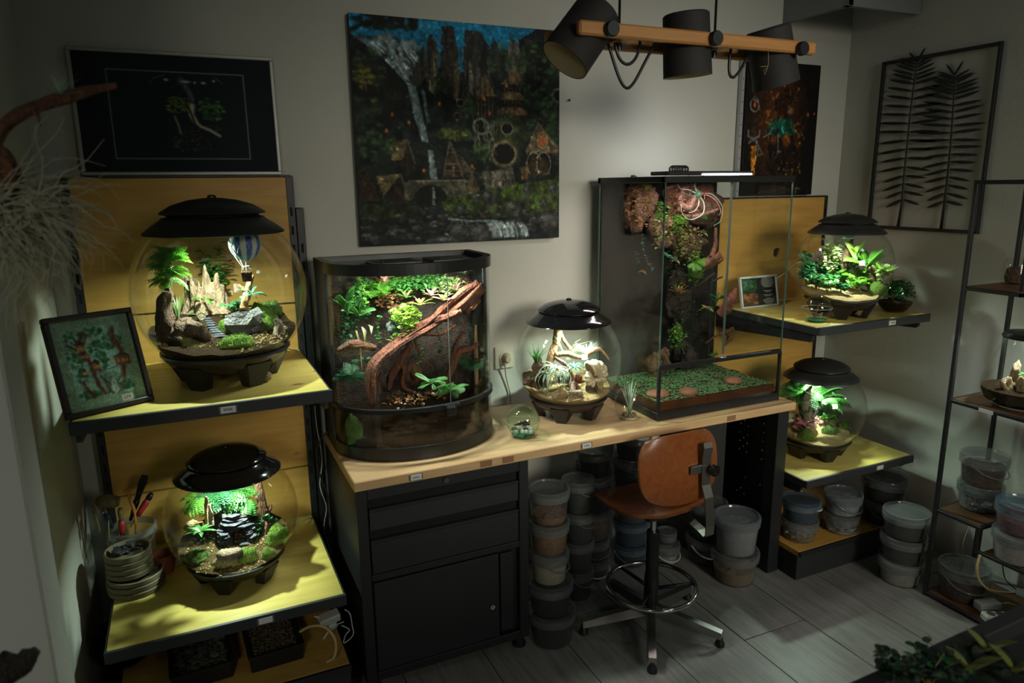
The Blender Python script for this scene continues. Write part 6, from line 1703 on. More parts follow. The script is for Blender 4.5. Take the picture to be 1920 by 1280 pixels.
# ---------------------------------------------------------------- inside the slate cave terrarium
T2 = Ter(*GL['LL'], -.53, .20, .04, 4.0)
T2.soil('gravel_soil', 'gravelly brown soil in the slate cave terrarium', SOIL['loam'])
def U2(x, y): return (310 + x / 5.565, 880 + y / 5.565)
G2 = lambda x, y: T2.ground(*U2(x, y)); px2 = T2.px(1)
pebbles('gravel', 'straw-coloured gravel in the slate cave terrarium', T2, 520, SOIL['yellow'], .0033, 5)
cv_y = T2.c.y + .015; cz = G2(760, 740)
cave = thing('slate_cave', 'stacked dark slate cave in the lower globe terrarium', 'rockwork', (at(*U2(760, 740), cv_y).x, cv_y, cz.z))
rg = random.Random(5); cw = 70 * px2; ch = at(*U2(760, 460), cv_y).z - cz.z
for k in range(17):
    t = k / 16; zz = ch * (.05 + .92 * t)
    if t < .42: spans = ((-.5, -.12), (.16, .46))
    else: spans = ((-.55 + .42 * (t - .42), .42 - .35 * (t - .42)),)
    for a_, b_ in spans:
        w_ = (b_ - a_) * cw * rg.uniform(.85, 1.05)
        obj('slate', rock_mesh(1, random.Random(k * 3 + int(a_ * 10)), (w_ / 2, .028, .0042), 2, .22), RK['slate'], cave, (cw * (a_ + b_) / 2 + rg.uniform(-.003, .003), rg.uniform(-.006, .006) + .02 * t, zz), (rg.uniform(-.1, .1), rg.uniform(-.08, .08) + .14 * (t - .5), rg.uniform(-.15, .15)))
py_ = cv_y + .05
driftwood('reddish wooden pillar under the lid of the slate cave terrarium', [([at(*U2(1050, 720), py_ - .03), at(*U2(1060, 560), py_ - .01), at(*U2(1010, 440), py_), at(*U2(1000, 300), py_), at(*U2(960, 120), py_)], [.006, .009, .016, .013, .010]), ([at(*U2(1010, 420), py_), at(*U2(1070, 420), py_), at(*U2(1105, 370), py_)], [.014, .010, .004])], WD['rust'], 4)
sy_ = T2.c.y - .03; driftwood('thin pale stick standing left in the slate cave terrarium', [([at(*U2(432, 600), sy_), at(*U2(425, 430), sy_), at(*U2(428, 285), sy_)], [.0055, .005, .004])], WD['honey'], 9, n=10, seg=9)
driftwood('greyish stick beside the thin pale stick', [([at(*U2(480, 590), sy_ + .01), at(*U2(470, 460), sy_ + .01), at(*U2(455, 360), sy_ + .01)], [.009, .007, .003])], WD['grey'], 11, n=10, seg=9)
fern('arching cut-leaved fern under the lid of the slate cave terrarium', at(*U2(560, 270), T2.c.y + .085), 52 * px2, 20, LF['deep'], style='cut', spread=(-28, 12), az=(150, 390), seed=7, lift=.01)
fern('hanging cut-leaved fern over the slate cave', at(*U2(700, 250), T2.c.y + .07), 44 * px2, 14, LF['mid'], style='cut', spread=(-42, 0), az=(180, 380), seed=17, lift=.01)
fern('drooping fern tuft near the left glass of the slate cave terrarium', at(*U2(330, 300), T2.c.y + .05), 36 * px2, 7, LF['bright'], style='cut', spread=(-45, 0), az=(120, 330), seed=23)
fern('single sprig with jagged leaves before the reddish pillar', at(*U2(850, 300), py_ - .03), 32 * px2, 4, LF['mid'], style='broad', spread=(-75, -35), az=(200, 340), seed=8)
pl = at(*U2(365, 650), T2.c.y - .075)
rosette('palm-like plant with radiating leaflets in the slate cave terrarium', pl, 31 * px2, 10, LF['mid'], 'radiating_plant', 'lance', .17, (2, 30), 3, .35)
driftwood('low twisted root below the reddish pillar', [([at(*U2(960, 470), py_ - .03), at(*U2(1040, 560), py_ - .045), at(*U2(1045, 650), py_ - .05), at(*U2(1010, 740), py_ - .06)], [.004, .007, .008, .004])], WD['pinkish'], 14)
vine('dark ivy twining right of the slate cave', [at(*U2(950, 700), py_ - .05), at(*U2(960, 560), py_ - .04), at(*U2(1050, 500), py_ - .04), at(*U2(1130, 560), py_ - .03)], 26, LF['deep'], 13 * px2, 3, ratio=.44)
for x, y, w, h, lb, s in ((1170, 730, 40, 27, 'large moss cushion at the right glass of the slate cave terrarium', 1), (1075, 900, 24, 17, 'small round moss clump in front of the slate cave', 2), (860, 930, 36, 22, 'slanting moss patch in front of the slate cave', 3), (330, 930, 44, 16, 'dark moss below the palm-like plant', 4)):
    moss(lb, G2(x, y), w * px2, h * px2, M_MOSSD if s == 4 else M_MOSS, s + 20)
rock('pitted brown rock at the front of the slate cave terrarium', G2(660, 950), 54 * px2, .05, 32 * px2, RK['brown'], 31, rough=.25, sink=.25)
rock('tan porous stone at the left back of the slate cave terrarium', at(*U2(265, 590), T2.c.y - .02), 20 * px2, .03, 24 * px2, RK['tan'], 32, rough=.3, sink=.5)
rock('small orange stone behind the thin pale stick', at(*U2(340, 590), T2.c.y - .02), 22 * px2, .03, 14 * px2, RK['rust'], 33, sink=.5)
for k, (x, y, w) in enumerate(((890, 705, 18), (820, 770, 18), (790, 735, 14))):
    tag(obj('flat_stone', rock_mesh(1, random.Random(40 + k), (w * px2 / 2, w * px2 / 3, .004), 2, .2), RK['slate'], None, G2(x, y + 15) + Vector((0, 0, .003)), norm=False), ('flat grey stone at the mouth of the slate cave', 'flat bluish stone in front of the slate cave', 'smallest flat stone inside the slate cave mouth')[k], 'stone')

# ---------------------------------------------------------------- inside the sand and air plant terrarium
T3 = Ter(*GL['MID'], -.50, .16, .045, 8.0)
T3.soil('sand_bed', 'pale yellow sand bed in the air plant terrarium', SOIL['sand'])
def U3(x, y): return (900 + x / 4., 530 + y / 4.)
G3 = lambda x, y: T3.ground(*U3(x, y)); px3 = T3.px(1)
pebbles('grit', 'coarse grit strewn over the pale sand', T3, 260, RK['tan'], .0028, 3)
y3 = T3.c.y + .01
driftwood('honey-coloured forked driftwood in the air plant terrarium', [([at(*U3(500, 760), y3), at(*U3(530, 560), y3 + .02), at(*U3(570, 450), y3 + .03), at(*U3(580, 335), y3 + .03)], [.013, .015, .013, .012]), ([at(*U3(560, 540), y3 + .01), at(*U3(650, 530), y3), at(*U3(760, 560), y3 - .01), at(*U3(850, 510), y3 - .01), at(*U3(905, 500), y3 - .01), at(*U3(975, 585), y3 - .02)], [.009, .009, .008, .007, .006, .0025]), ([at(*U3(680, 500), y3 + .05), at(*U3(630, 430), y3 + .05), at(*U3(600, 350), y3 + .05)], [.007, .006, .005])], WD['honey'], 21)
driftwood('pale gnarled roots in front of the forked driftwood', [([G3(690, 850), at(*U3(690, 720), y3 - .05), at(*U3(640, 620), y3 - .03), at(*U3(560, 560), y3 - .02)], [.010, .009, .008, .005]), ([at(*U3(690, 740), y3 - .05), at(*U3(730, 780), y3 - .06), at(*U3(740, 840), y3 - .06)], [.008, .007, .006])], WD['pinkish'], 25)
driftwood('rough brown root chunk under the grassy air plant', [([at(*U3(400, 780), y3 - .02), at(*U3(420, 690), y3 - .02), at(*U3(430, 620), y3 - .02), at(*U3(450, 560), y3 - .02)], [.020, .018, .013, .006]), ([at(*U3(470, 780), y3 - .04), at(*U3(480, 690), y3 - .03), at(*U3(470, 600), y3 - .02)], [.012, .011, .005]), ([at(*U3(430, 700), y3 - .03), at(*U3(360, 730), y3 - .04), at(*U3(330, 760), y3 - .05)], [.012, .010, .006])], WD['brown'], 27, ridge=.5)
tuft('upright grassy air plant at the left of the sand terrarium', at(*U3(425, 620), y3 - .02), 46 * px3, 44, LF['mid'], 'air_plant', .55, .022, 3)
airplant('silver curling air plant in the middle of the sand terrarium', at(*U3(570, 650), y3 - .06), 58 * px3, 26, LF['silver'], 1.5, .05, seed=4, cone=(0, 75))
airplant('second silver air plant drooping over the sand', at(*U3(490, 680), y3 - .05), 52 * px3, 16, LF['silver'], 1.7, .05, seed=14, cone=(0, 60))
airplant('green-grey air plant beside the spiral shell', at(*U3(705, 640), y3 - .04), 36 * px3, 20, LF['blue'], 1.2, .05, seed=5, cone=(10, 75))
tuft('white spiky air plant perched on the forked driftwood', at(*U3(800, 535), y3 - .01), 36 * px3, 60, LF['white'], 'air_plant', 1.15, .014, 5)
mb = MB(); rg = random.Random(2)
base_ = at(*U3(640, 560), y3 + .03)
fine = thing('air_plant', 'wispy air plant with long fine leaves under the can lamp', 'plant', base_)
for k in range(22):
    e = at(*U3(rg.uniform(700, 990), rg.uniform(360, 640)), y3 + rg.uniform(-.05, .05)) - base_ if k < 17 else at(*U3(rg.uniform(440, 560), rg.uniform(350, 440)), y3) - base_
    m_ = e * .5 + Vector((0, 0, .018)); vs, fs = ribbon([(0, 0, 0), m_, e], [.0009, .0008, 0]); mb.add(vs, fs)
obj('leaves', mb, LF['pale'], fine, norm=False)['kind'] = 'stuff'
sh = G3(850, 800); shy = sh.y - .0
sc_ = at(*U3(850, 700), shy)
shell = thing('spiral_shell', 'ribbed cream spiral shell in the sand terrarium', 'shell', Vector((sc_.x, shy, sh.z)))
mbs = MB(); pts = []; rad = []
for k in range(90):
    t = k / 89; a = 1.0 + t * 2 * PI * 1.35; r_ = (20 * px3) * (.92 - .72 * t); pts.append(Vector((-r_ * math.cos(a), -.008 + .012 * t, r_ * math.sin(a) + sc_.z - sh.z))); rad.append((15 * px3) * (1 - .75 * t) * (1 + .10 * (1 if k % 5 < 3 else -1)))
obj('whorl', mbs.tube(pts, rad, 16, smooth=True), mat('shell_cream', (.58, .50, .36), .35, var=(.40, .29, .17), vscale=40), shell)
obj('mouth', MB().lathe([(0, 0), (14 * px3, 0)], 18).xf(Matrix.Translation(pts[0] * 1.0) @ Vector(pts[0] - pts[1]).to_track_quat('Z', 'Y').to_matrix().to_4x4() @ Matrix.Translation((0, 0, .001))), mat('shell_mouth', (.16, .08, .035), .6), shell)
rock('red coral lump beside the spiral shell', G3(740, 745), 17 * px3, .025, 20 * px3, RK['coral'], 51, rough=.4, sink=.2)
for k, (x, y, w, h, m, lb) in enumerate(((840, 800, 22, 26, 'black', 'dark weathered stone before the spiral shell'), (600, 860, 26, 22, 'tan', 'angular tan stone at the front of the sand bed'), (720, 850, 28, 14, 'brown', 'flat brown stone at the front of the sand bed'), (400, 720, 36, 16, 'brown', 'rough brown stone at the left glass of the sand terrarium'), (620, 730, 26, 16, 'grey', 'grey stone under the silver air plant'), (470, 780, 16, 14, 'white', 'whitish crystal under the silver air plant'), (905, 820, 10, 30, 'tan', 'narrow upright tan stone right of the dark stone'))):
    rock(lb, G3(x, y), w * px3, w * px3 * .8, h * px3, RK[m], 60 + k, rough=.38, sink=.2)

# ---------------------------------------------------------------- inside the leafy terrarium
T4 = Ter(*GL['UR'], -.58, .14, .03, 12.0)
T4.soil('sandy_soil', 'sandy soil in the leafy globe terrarium', SOIL['sand'])
def U4(x, y): return (1480 + x / 5.82, 400 + y / 5.82)
G4 = lambda x, y: T4.ground(*U4(x, y)); px4 = T4.px(1); y4 = T4.c.y
driftwood('pointed brown driftwood in the middle of the leafy terrarium', [([at(*U4(585, 640), y4 + .07), at(*U4(600, 520), y4 + .07), at(*U4(640, 400), y4 + .07), at(*U4(690, 280), y4 + .07)], [.016, .016, .013, .004]), ([at(*U4(580, 560), y4 + .07), at(*U4(550, 500), y4 + .07), at(*U4(535, 470), y4 + .07)], [.008, .006, .003])], WD['brown'], 31, nr=7, ridge=.5)
driftwood('curled grey driftwood at the left of the leafy terrarium', [([at(*U4(250, 520), y4 - .04), at(*U4(310, 440), y4 - .04), at(*U4(350, 490), y4 - .04), at(*U4(330, 560), y4 - .04)], [.007, .011, .010, .005])], WD['grey'], 33, n=18)
driftwood('small forked brown wood at the right of the leafy terrarium', [([at(*U4(930, 740), y4 - .05), at(*U4(920, 660), y4 - .05), at(*U4(875, 590), y4 - .05)], [.007, .009, .004]), ([at(*U4(925, 680), y4 - .05), at(*U4(960, 650), y4 - .05)], [.006, .003])], WD['rust'], 35, n=14)
q = at(*U4(455, 620), y4 + .085); q.z = T4.z(q.x, q.y)
bush('cream-variegated shrub rising at the left of the leafy terrarium', q, 66 * px4, at(*U4(430, 190), q.y).z - q.z, 10, 13, LF['cream'], 12 * px4, 'ovate', .36, seed=5, m2=LF['lime'])
fern('bright fern at the right of the leafy terrarium', at(*U4(840, 590), y4 - .01), 50 * px4, 8, LF['bright'], style='plain', spread=(20, 75), az=(-60, 170), seed=13)
fern('slim upright fern beside the pointed driftwood', at(*U4(720, 560), y4 + .02), 52 * px4, 4, LF['lime'], style='narrow', spread=(62, 86), az=(-40, 220), seed=14)
for k, (x, y, w, h, m, m2, ls, lb) in enumerate(((215, 700, 44, 34, 'deep', 'blue', 16, 'dark ivy-like clump at the left glass of the leafy terrarium'), (330, 760, 48, 30, 'deep', 'mid', 15, 'deep green trailing clump below the curled driftwood'), (420, 690, 40, 30, 'bright', 'blue', 17, 'bright fresh-leaved clump below the curled driftwood'), (570, 700, 46, 26, 'lime', 'pale', 14, 'yellow-green clump in the centre of the leafy terrarium'), (700, 620, 44, 24, 'mid', 'cream', 12, 'small-leaved clump behind the pebbly centre'), (790, 740, 44, 20, 'bright', 'lime', 11, 'feathery bright clump right of the centre'), (1010, 730, 34, 22, 'pale', 'lime', 15, 'pale spiky clump at the right glass of the leafy terrarium'), (470, 810, 40, 20, 'mid', 'deep', 13, 'low green clump at the front of the leafy terrarium'), (420, 520, 26, 20, 'cream', 'pale', 11, 'cream-leaved sprig above the curled driftwood'), (560, 870, 30, 14, 'deep', 'mid', 11, 'dark low sprig left of the red bromeliad'), (290, 830, 44, 22, 'deep', 'mid', 13, 'dark trailing clump at the front left of the leafy terrarium'), (410, 870, 36, 18, 'mid', 'lime', 12, 'green clump nearest the glass of the leafy terrarium'), (740, 850, 40, 18, 'bright', 'lime', 12, 'bright low clump right of the red bromeliad'), (860, 830, 36, 18, 'lime', 'bright', 11, 'yellow-green clump before the forked wood'), (560, 790, 44, 24, 'bright', 'deep', 15, 'broad-leaved clump behind the red bromeliad'), (180, 790, 30, 26, 'deep', 'blue', 14, 'bluish leaf clump touching the left glass'))):
    bush(lb, G4(x, y) if k != 8 else at(*U4(x, y), y4), w * px4 * 1.25, h * px4 * 1.5, 11, 8, LF[m], ls * px4, 'ovate', .38, seed=70 + k, m2=LF[m2], flat=.9)
rosette('small red and pink bromeliad in the leafy terrarium', G4(650, 830), 16 * px4, 12, LF['pink'], 'bromeliad', 'strap', .15, (15, 75), 3, .3, m2=LF['red'])
rosette('fallen yellow leaf rosette at the front of the leafy terrarium', G4(480, 850), 13 * px4, 5, LF['pale'], 'leaf_sprig', 'ovate', .3, (5, 40), 5)
moss('bright moss cushion at the right glass of the leafy terrarium', G4(970, 870), 34 * px4, 22 * px4, M_MOSS, 41)

# ---------------------------------------------------------------- inside the pink-leaved terrarium
T5 = Ter(*GL['LR'], -.56, .16, .03, 16.0)
T5.soil('sandy_bed', 'yellowish sandy bed in the pink-leaved terrarium', SOIL['yellow'])
def U5(x, y): return (1420 + x / 4.267, 620 + y / 4.267)
G5 = lambda x, y: T5.ground(*U5(x, y)); px5 = T5.px(1); y5 = T5.c.y
driftwood('gnarled pitted wood in the pink-leaved terrarium', [([at(*U5(400, 700), y5), at(*U5(380, 600), y5), at(*U5(400, 520), y5), at(*U5(440, 440), y5)], [.020, .022, .018, .006]), ([at(*U5(420, 600), y5), at(*U5(460, 640), y5 - .01), at(*U5(440, 700), y5 - .02)], [.010, .009, .005])], WD['grey'], 41, ridge=.45, nr=6)
fern('dense fern against the left glass of the pink-leaved terrarium', at(*U5(330, 520), y5 + .05), 42 * px5, 26, LF['mid'], style='fine', spread=(-35, 60), seed=21)
fern('fern with fronds reaching to the right in the pink-leaved terrarium', at(*U5(480, 560), y5 + .05), 56 * px5, 16, LF['mid'], style='fine', spread=(-15, 50), az=(-70, 110), seed=22)
fern('dark drooping fern around the gnarled wood', at(*U5(520, 560), y5 - .01), 34 * px5, 7, LF['mid'], style='plain', spread=(-50, 20), az=(-120, 60), seed=24)
bush('pink-leaved creeping plant across the front of the globe', G5(370, 800), 84 * px5, 30 * px5, 20, 9, LF['pink'], 12 * px5, 'ovate', .36, seed=33, m2=LF['white'], flat=.9)
bush('green rosette plant right of the pink leaves', G5(570, 760), 34 * px5, 26 * px5, 7, 6, LF['mid'], 15 * px5, 'lance', .22, seed=34, m2=LF['lime'], flat=1.1)
bush('small dark-leaved plant under the gnarled wood', G5(480, 690), 30 * px5, 16 * px5, 6, 6, LF['deep'], 8 * px5, 'round', .42, seed=35)
for x, y, w, h, lb, s in ((390, 860, 34, 16, 'round moss cushion at the front of the pink-leaved terrarium', 51), (580, 810, 34, 12, 'dark moss behind the round cushion', 52), (690, 770, 26, 10, 'yellowish moss at the right of the pink-leaved terrarium', 53)):
    moss(lb, G5(x, y), w * px5, h * px5, M_MOSSD if s == 52 else M_MOSS, s)
rock('small round yellow pebble beside the moss cushion', G5(300, 850), 9 * px5, .015, 9 * px5, RK['tan'], 81, lv=2, rough=.06, sink=.1)

foliage('ground_cover', 'tiny mixed leaves carpeting the leafy terrarium', [(G4(300, 720), (.04, .02, .012), 120, 0), (G4(520, 740), (.045, .02, .012), 160, 1), (G4(760, 740), (.04, .02, .012), 140, 2), (G4(900, 780), (.025, .015, .01), 60, 0)], [LF['deep'], LF['lime'], LF['bright']], .011, 3)
foliage('ground_cover', 'small dark leaves between rocks of the slate cave terrarium', [(G2(420, 740), (.03, .02, .015), 70, 0), (G2(640, 760), (.02, .015, .01), 30, 1)], [LF['deep'], LF['mid']], .009, 5)

foliage('bark_litter', 'scattered bark chips and leaf litter in the balloon terrarium', [(G1(380, 1090), (.05, .02, .004), 90, 0), (G1(640, 1120), (.06, .02, .004), 100, 1), (G1(1250, 1040), (.05, .02, .004), 90, 2), (G1(800, 850), (.03, .02, .004), 60, 0), (G1(1100, 1100), (.06, .015, .004), 80, 2)], [WD['brown'], WD['rust'], WD['honey']], .006, 8, 'lance', 'bark litter')
fern('low dark fern left of the tiny round door', G1(590, 840), 22 * px1, 9, LF['mid'], style='narrow', spread=(0, 55), seed=61)
fern('pale green sprig in front of the jagged stump', at(*U1(640, 690), c_.y - .05), 26 * px1, 6, LF['bright'], style='narrow', spread=(-20, 30), seed=62)
bush('small blue-green creeper hanging on the grey rock', G1(960, 830) + Vector((0, 0, .015)), .03, .03, 5, 5, LF['blue'], 9 * px1, 'round', .42, seed=63)
# ---------------------------------------------------------------- inside the half-moon tank
def UH(x, y): return (560 + x / 2.7825, 440 + y / 2.7825)
pxh = 1 / FPX * 2.37
yb = 2.372      # face of the bark wall
hb = thing('cork_wall', 'brown cork bark wall at the back of the half-moon tank', 'bark wall', (hx, yb, ZB + .02))
def barkslab(w, h, seed, amp=.018, n=44, m=44):
    vs = []; fs = []
    for j in range(m + 1):
        for i in range(n + 1):
            x, z = (i / n - .5) * w, j / m * h
            q = mnoise.noise(Vector((x * 14 + seed, z * 9, 1))) * .6 + mnoise.noise(Vector((x * 34, z * 22 + seed, 4))) * .35 + mnoise.noise(Vector((x * 80, z * 50, seed))) * .15
            vs.append((x, -amp * (q + .6), z))
    for j in range(m):
        for i in range(n): a = j * (n + 1) + i; fs.append((a, a + 1, a + n + 2, a + n + 1))
    mb = MB().add(vs, fs, True); mb.box((0, .006, h / 2), (w, .008, h)); return mb
obj('bark_slab', barkslab(2 * hw - .03, .56, 3.0, .024, 70, 70), WD['corkd'], hb, norm=False)
# soil with a sagging front and a bowl-shaped false bottom
T6 = Ter((hx, 2.21, ZB), .27, 0, 0)
def soil_half(z0, z1f, z1b, off, label, m, name, seed):
    o = halfmoon(off, 24); vs = []; fs = []; n = len(o)
    cx, cy_ = 0, 2.26 - 2.2
    rings = [1.0, .75, .5, .25]
    for (x, y) in o: vs.append((x, y, z0))
    for q in rings:
        for (x, y) in o:
            X, Y = cx + (x - cx) * q, cy_ + (y - cy_) * q
            t = (Y - (HYF - 2.2)) / (HYB - HYF); z = z1f + (z1b - z1f) * t + .012 * mnoise.noise(Vector((X * 16, Y * 16, seed)))
            vs.append((X, Y, z))
    vs.append((cx, cy_, z1f + (z1b - z1f) * .55))
    for k in range(n):
        k2 = (k + 1) % n
        for q in range(4): fs.append((q * n + k, q * n + k2, (q + 1) * n + k2, (q + 1) * n + k))
        fs.append((4 * n + k, 4 * n + k2, 5 * n))
    return tag(obj(name, MB().add(vs, fs, True), m, None, (hx, 2.2, ZB)), label, 'soil', None, 'stuff')
soil_half(.014, .050, .12, .010, 'dark peat at the bottom of the half-moon tank', SOIL['dark'], 'peat_soil', 2)
yd = 2.17
driftwood('long red-brown driftwood arching across the half-moon tank', [
    ([at(*UH(385, 890), yd - .03), at(*UH(375, 780), yd - .03), at(*UH(390, 680), yd - .02), at(*UH(470, 600), yd), at(*UH(560, 525), yd + .02), at(*UH(690, 450), yd + .03), at(*UH(820, 380), yd + .03), at(*UH(945, 265), yd + .05)], [.006, .016, .017, .014, .018, .014, .017, .020]),
    ([at(*UH(470, 810), yd + .01), at(*UH(490, 730), yd + .01), at(*UH(545, 640), yd + .01), at(*UH(590, 560), yd + .02)], [.006, .011, .010, .008]),
    ([at(*UH(620, 830), yd + .04), at(*UH(545, 790), yd + .03), at(*UH(550, 700), yd + .02), at(*UH(540, 600), yd + .02)], [.004, .008, .008, .006]),
    ([at(*UH(700, 450), yd + .02), at(*UH(790, 425), yd), at(*UH(850, 400), yd - .01)], [.010, .011, .007]),
    ([at(*UH(385, 800), yd - .05), at(*UH(400, 690), yd - .04), at(*UH(480, 610), yd - .02), at(*UH(570, 545), yd), at(*UH(660, 500), yd + .01), at(*UH(760, 440), yd + .01)], [.004, .008, .009, .008, .008, .005]),
    ([at(*UH(620, 500), yd + .02), at(*UH(740, 400), yd + .02), at(*UH(850, 300), yd + .03), at(*UH(930, 255), yd + .04)], [.006, .010, .009, .007]),
    ([at(*UH(430, 830), yd), at(*UH(420, 760), yd), at(*UH(430, 715), yd)], [.004, .005, .003]),
    ([at(*UH(870, 400), yd + .03), at(*UH(910, 370), yd + .03), at(*UH(940, 340), yd + .04)], [.010, .012, .009])], WD['red'], 3, ridge=.5, nr=5, n=44)
driftwood('second red-brown driftwood branch at the right of the half-moon tank', [
    ([at(*UH(765, 780), yd + .04), at(*UH(800, 700), yd + .05), at(*UH(830, 615), yd + .06), at(*UH(900, 590), yd + .07), at(*UH(935, 565), yd + .08)], [.007, .012, .012, .009, .005]),
    ([at(*UH(800, 690), yd + .05), at(*UH(820, 570), yd + .06), at(*UH(865, 510), yd + .08)], [.007, .006, .003])], WD['red'], 9, ridge=.45)
rock('smooth brown gourd-like root knob under the red driftwood', at(*UH(605, 725), yd + .06), 28 * pxh, .05, 44 * pxh, WD['rust'], 5, rough=.12, sink=.5, name='root_knob')
for k, (x, y, sz, m, m2, lb, sd) in enumerate(((635, 370, 28, 'lime', 'blush', 'yellow-green bromeliad on the red driftwood', 1), (755, 345, 28, 'blush', 'lime', 'pink-tinged bromeliad right of the yellow-green one', 2), (690, 320, 22, 'blush', 'pink', 'small pink bromeliad between the two larger ones', 3), (870, 205, 30, 'mid', 'pink', 'strappy bromeliad under the right end of the tank rim', 4))):
    rosette(lb, at(*UH(x, y), yd + .02 + (.06 if k == 3 else 0)), sz * pxh, 11, LF[m], 'bromeliad', 'strap', .13, (10, 78), sd, .35, m2=LF[m2])
fern('blue-green fern on the left bark of the half-moon tank', at(*UH(320, 430), yd + .06), 42 * pxh, 13, LF['mid'], style='narrow', spread=(25, 85), seed=31)
fern('dark low fern below the left wood of the half-moon tank', at(*UH(340, 660), yd + .03), 24 * pxh, 8, LF['deep'], style='narrow', spread=(-20, 35), seed=32)
fern('radiating green fern at the foot of the half-moon tank', at(*UH(695, 775), yd - .04), 34 * pxh, 12, LF['mid'], style='narrow', spread=(-25, 40), seed=33)
fern('feathery green fern at the right foot of the half-moon tank', at(*UH(795, 810), yd - .03), 32 * pxh, 11, LF['mid'], style='fine', spread=(-20, 45), seed=34)
for k, (pts, n, m, ls, lb) in enumerate((
    ([(330, 420), (350, 330), (330, 260), (300, 215)], 20, 'bright', 8, 'small-leaved vine climbing the left bark'),
    ([(470, 400), (520, 420), (580, 410), (640, 440)], 34, 'lime', 8, 'bright creeping vine left of the bromeliads'),
    ([(520, 440), (560, 470), (600, 470), (560, 520), (490, 530)], 36, 'lime', 8, 'creeping vine hanging over the red driftwood'),
    ([(590, 540), (625, 580), (640, 630), (625, 680)], 14, 'mid', 9, 'hanging strand of round leaves below the red driftwood'),
    ([(560, 250), (620, 230), (680, 250), (640, 290)], 40, 'mid', 9, 'leafy vine lit by the lamps at the top of the tank'),
    ([(430, 230), (520, 210), (600, 200), (680, 210)], 34, 'bright', 8, 'uppermost vine running under the tank lamps'),
    ([(710, 240), (780, 230), (820, 250), (790, 280)], 34, 'pale', 8, 'pale vine under the right tank lamp'),
    ([(430, 300), (470, 330), (500, 320), (460, 370)], 20, 'blush', 7, 'reddish creeper on the middle of the bark wall'))):
    vine(lb, [at(*UH(*q), yd + (.10 if k in (4, 5, 6, 7) else .05 if k in (0,) else .01)) for q in pts], n, LF[m], ls * pxh, 50 + k)
for k, (x0, y0, x1, y1) in enumerate(((300, 500, 330, 700), (330, 480, 345, 560), (365, 470, 380, 520), (290, 560, 295, 610))):
    a, b = at(*UH(x0, y0), yd + .02), at(*UH(x1, y1), yd - .01)
    vs, fs = ribbon([a, a.lerp(b, .4) + Vector((.004, -.006, .006)), b], [.003, .006 if k else .003, .0005])
    tag(obj('hanging_leaf', MB().add([Vector(v) - a for v in vs], fs, True), LF['blush' if k < 1 else 'olive'], None, a, norm=False), ('long reddish leaf hanging in the left of the half-moon tank', 'olive leaf hanging below the blue-green fern', 'short olive leaf beside the hanging leaf', 'speckled olive leaf at the left glass of the half-moon tank')[k], 'leaf')
fern('tall upright fern against the left glass of the half-moon tank', at(*UH(255, 420), yd + .03), 50 * pxh, 12, LF['mid'], style='narrow', spread=(45, 88), seed=35)
fern('feathery fern between blue-green fern and bromeliads', at(*UH(420, 330), yd + .10), 36 * pxh, 12, LF['bright'], style='fine', spread=(10, 75), seed=36)
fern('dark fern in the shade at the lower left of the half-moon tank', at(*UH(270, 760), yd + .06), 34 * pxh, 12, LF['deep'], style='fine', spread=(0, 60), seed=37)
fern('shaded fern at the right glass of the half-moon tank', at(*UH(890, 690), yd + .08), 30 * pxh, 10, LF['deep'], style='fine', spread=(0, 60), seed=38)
for k, (x, y, sz, m, m2, lb) in enumerate(((560, 330, 24, 'mid', 'blush', 'greenish bromeliad high on the middle of the bark wall'), (820, 290, 24, 'pale', 'pink', 'pale bromeliad at the upper end of the red driftwood'), (500, 560, 20, 'lime', 'mid', 'small lime bromeliad at the bend of the red driftwood'), (450, 250, 22, 'bronze', 'pink', 'reddish bromeliad under the left tank lamp'))):
    rosette(lb, at(*UH(x, y), yd + .07), sz * pxh, 11, LF[m], 'bromeliad', 'strap', .13, (10, 78), 40 + k, .35, m2=LF[m2])
for k, (pts, n, m, lb) in enumerate((([(880, 420), (900, 500), (890, 580)], 16, 'deep', 'dark vine hanging at the right side of the half-moon tank'), ([(720, 480), (740, 560), (730, 640)], 14, 'mid', 'vine hanging behind the glass door seam'), ([(420, 420), (410, 500), (430, 560)], 16, 'mid', 'vine hanging left of the creeping vines'))):
    vine(lb, [at(*UH(*q), yd + .06) for q in pts], n, LF[m], 9 * pxh, 70 + k)
driftwood('thin red rootlets tangled behind the long driftwood', [([at(*UH(560, 560), yd + .08), at(*UH(640, 520), yd + .09), at(*UH(740, 520), yd + .10), at(*UH(820, 470), yd + .10)], [.004, .006, .005, .003]), ([at(*UH(600, 540), yd + .08), at(*UH(640, 640), yd + .08), at(*UH(700, 690), yd + .08)], [.004, .004, .002]), ([at(*UH(470, 380), yd + .11), at(*UH(540, 370), yd + .10), at(*UH(600, 350), yd + .10)], [.004, .006, .004])], WD['red'], 17)
driftwood('small dark bark shelf under the blue-green fern', [([at(*UH(205, 605), yd - .01), at(*UH(290, 570), yd), at(*UH(400, 590), yd + .02)], [.006, .015, .008])], WD['rust'], 12, n=14)
rock('bluish lichen tuft in the middle of the bark wall', at(*UH(490, 490), yd + .10), 24 * pxh, .04, 26 * pxh, mat('lichen', (.10, .15, .13), .9, var=(.24, .28, .26), vscale=80, bump=1., bscale=120), 77, sink=.5, rough=.4, name='lichen_tuft')
moss('pale moss at the left bottom glass of the half-moon tank', at(*UH(290, 1060), 2.15), 30 * pxh, 45 * pxh, M_MOSSD, 61, d=.03)
driftwood('pale vertical bark strip at the right glass of the half-moon tank', [([at(*UH(930, 780), yd + .09), at(*UH(925, 650), yd + .10), at(*UH(925, 470), yd + .11)], [.006, .008, .004])], WD['honey'], 16)

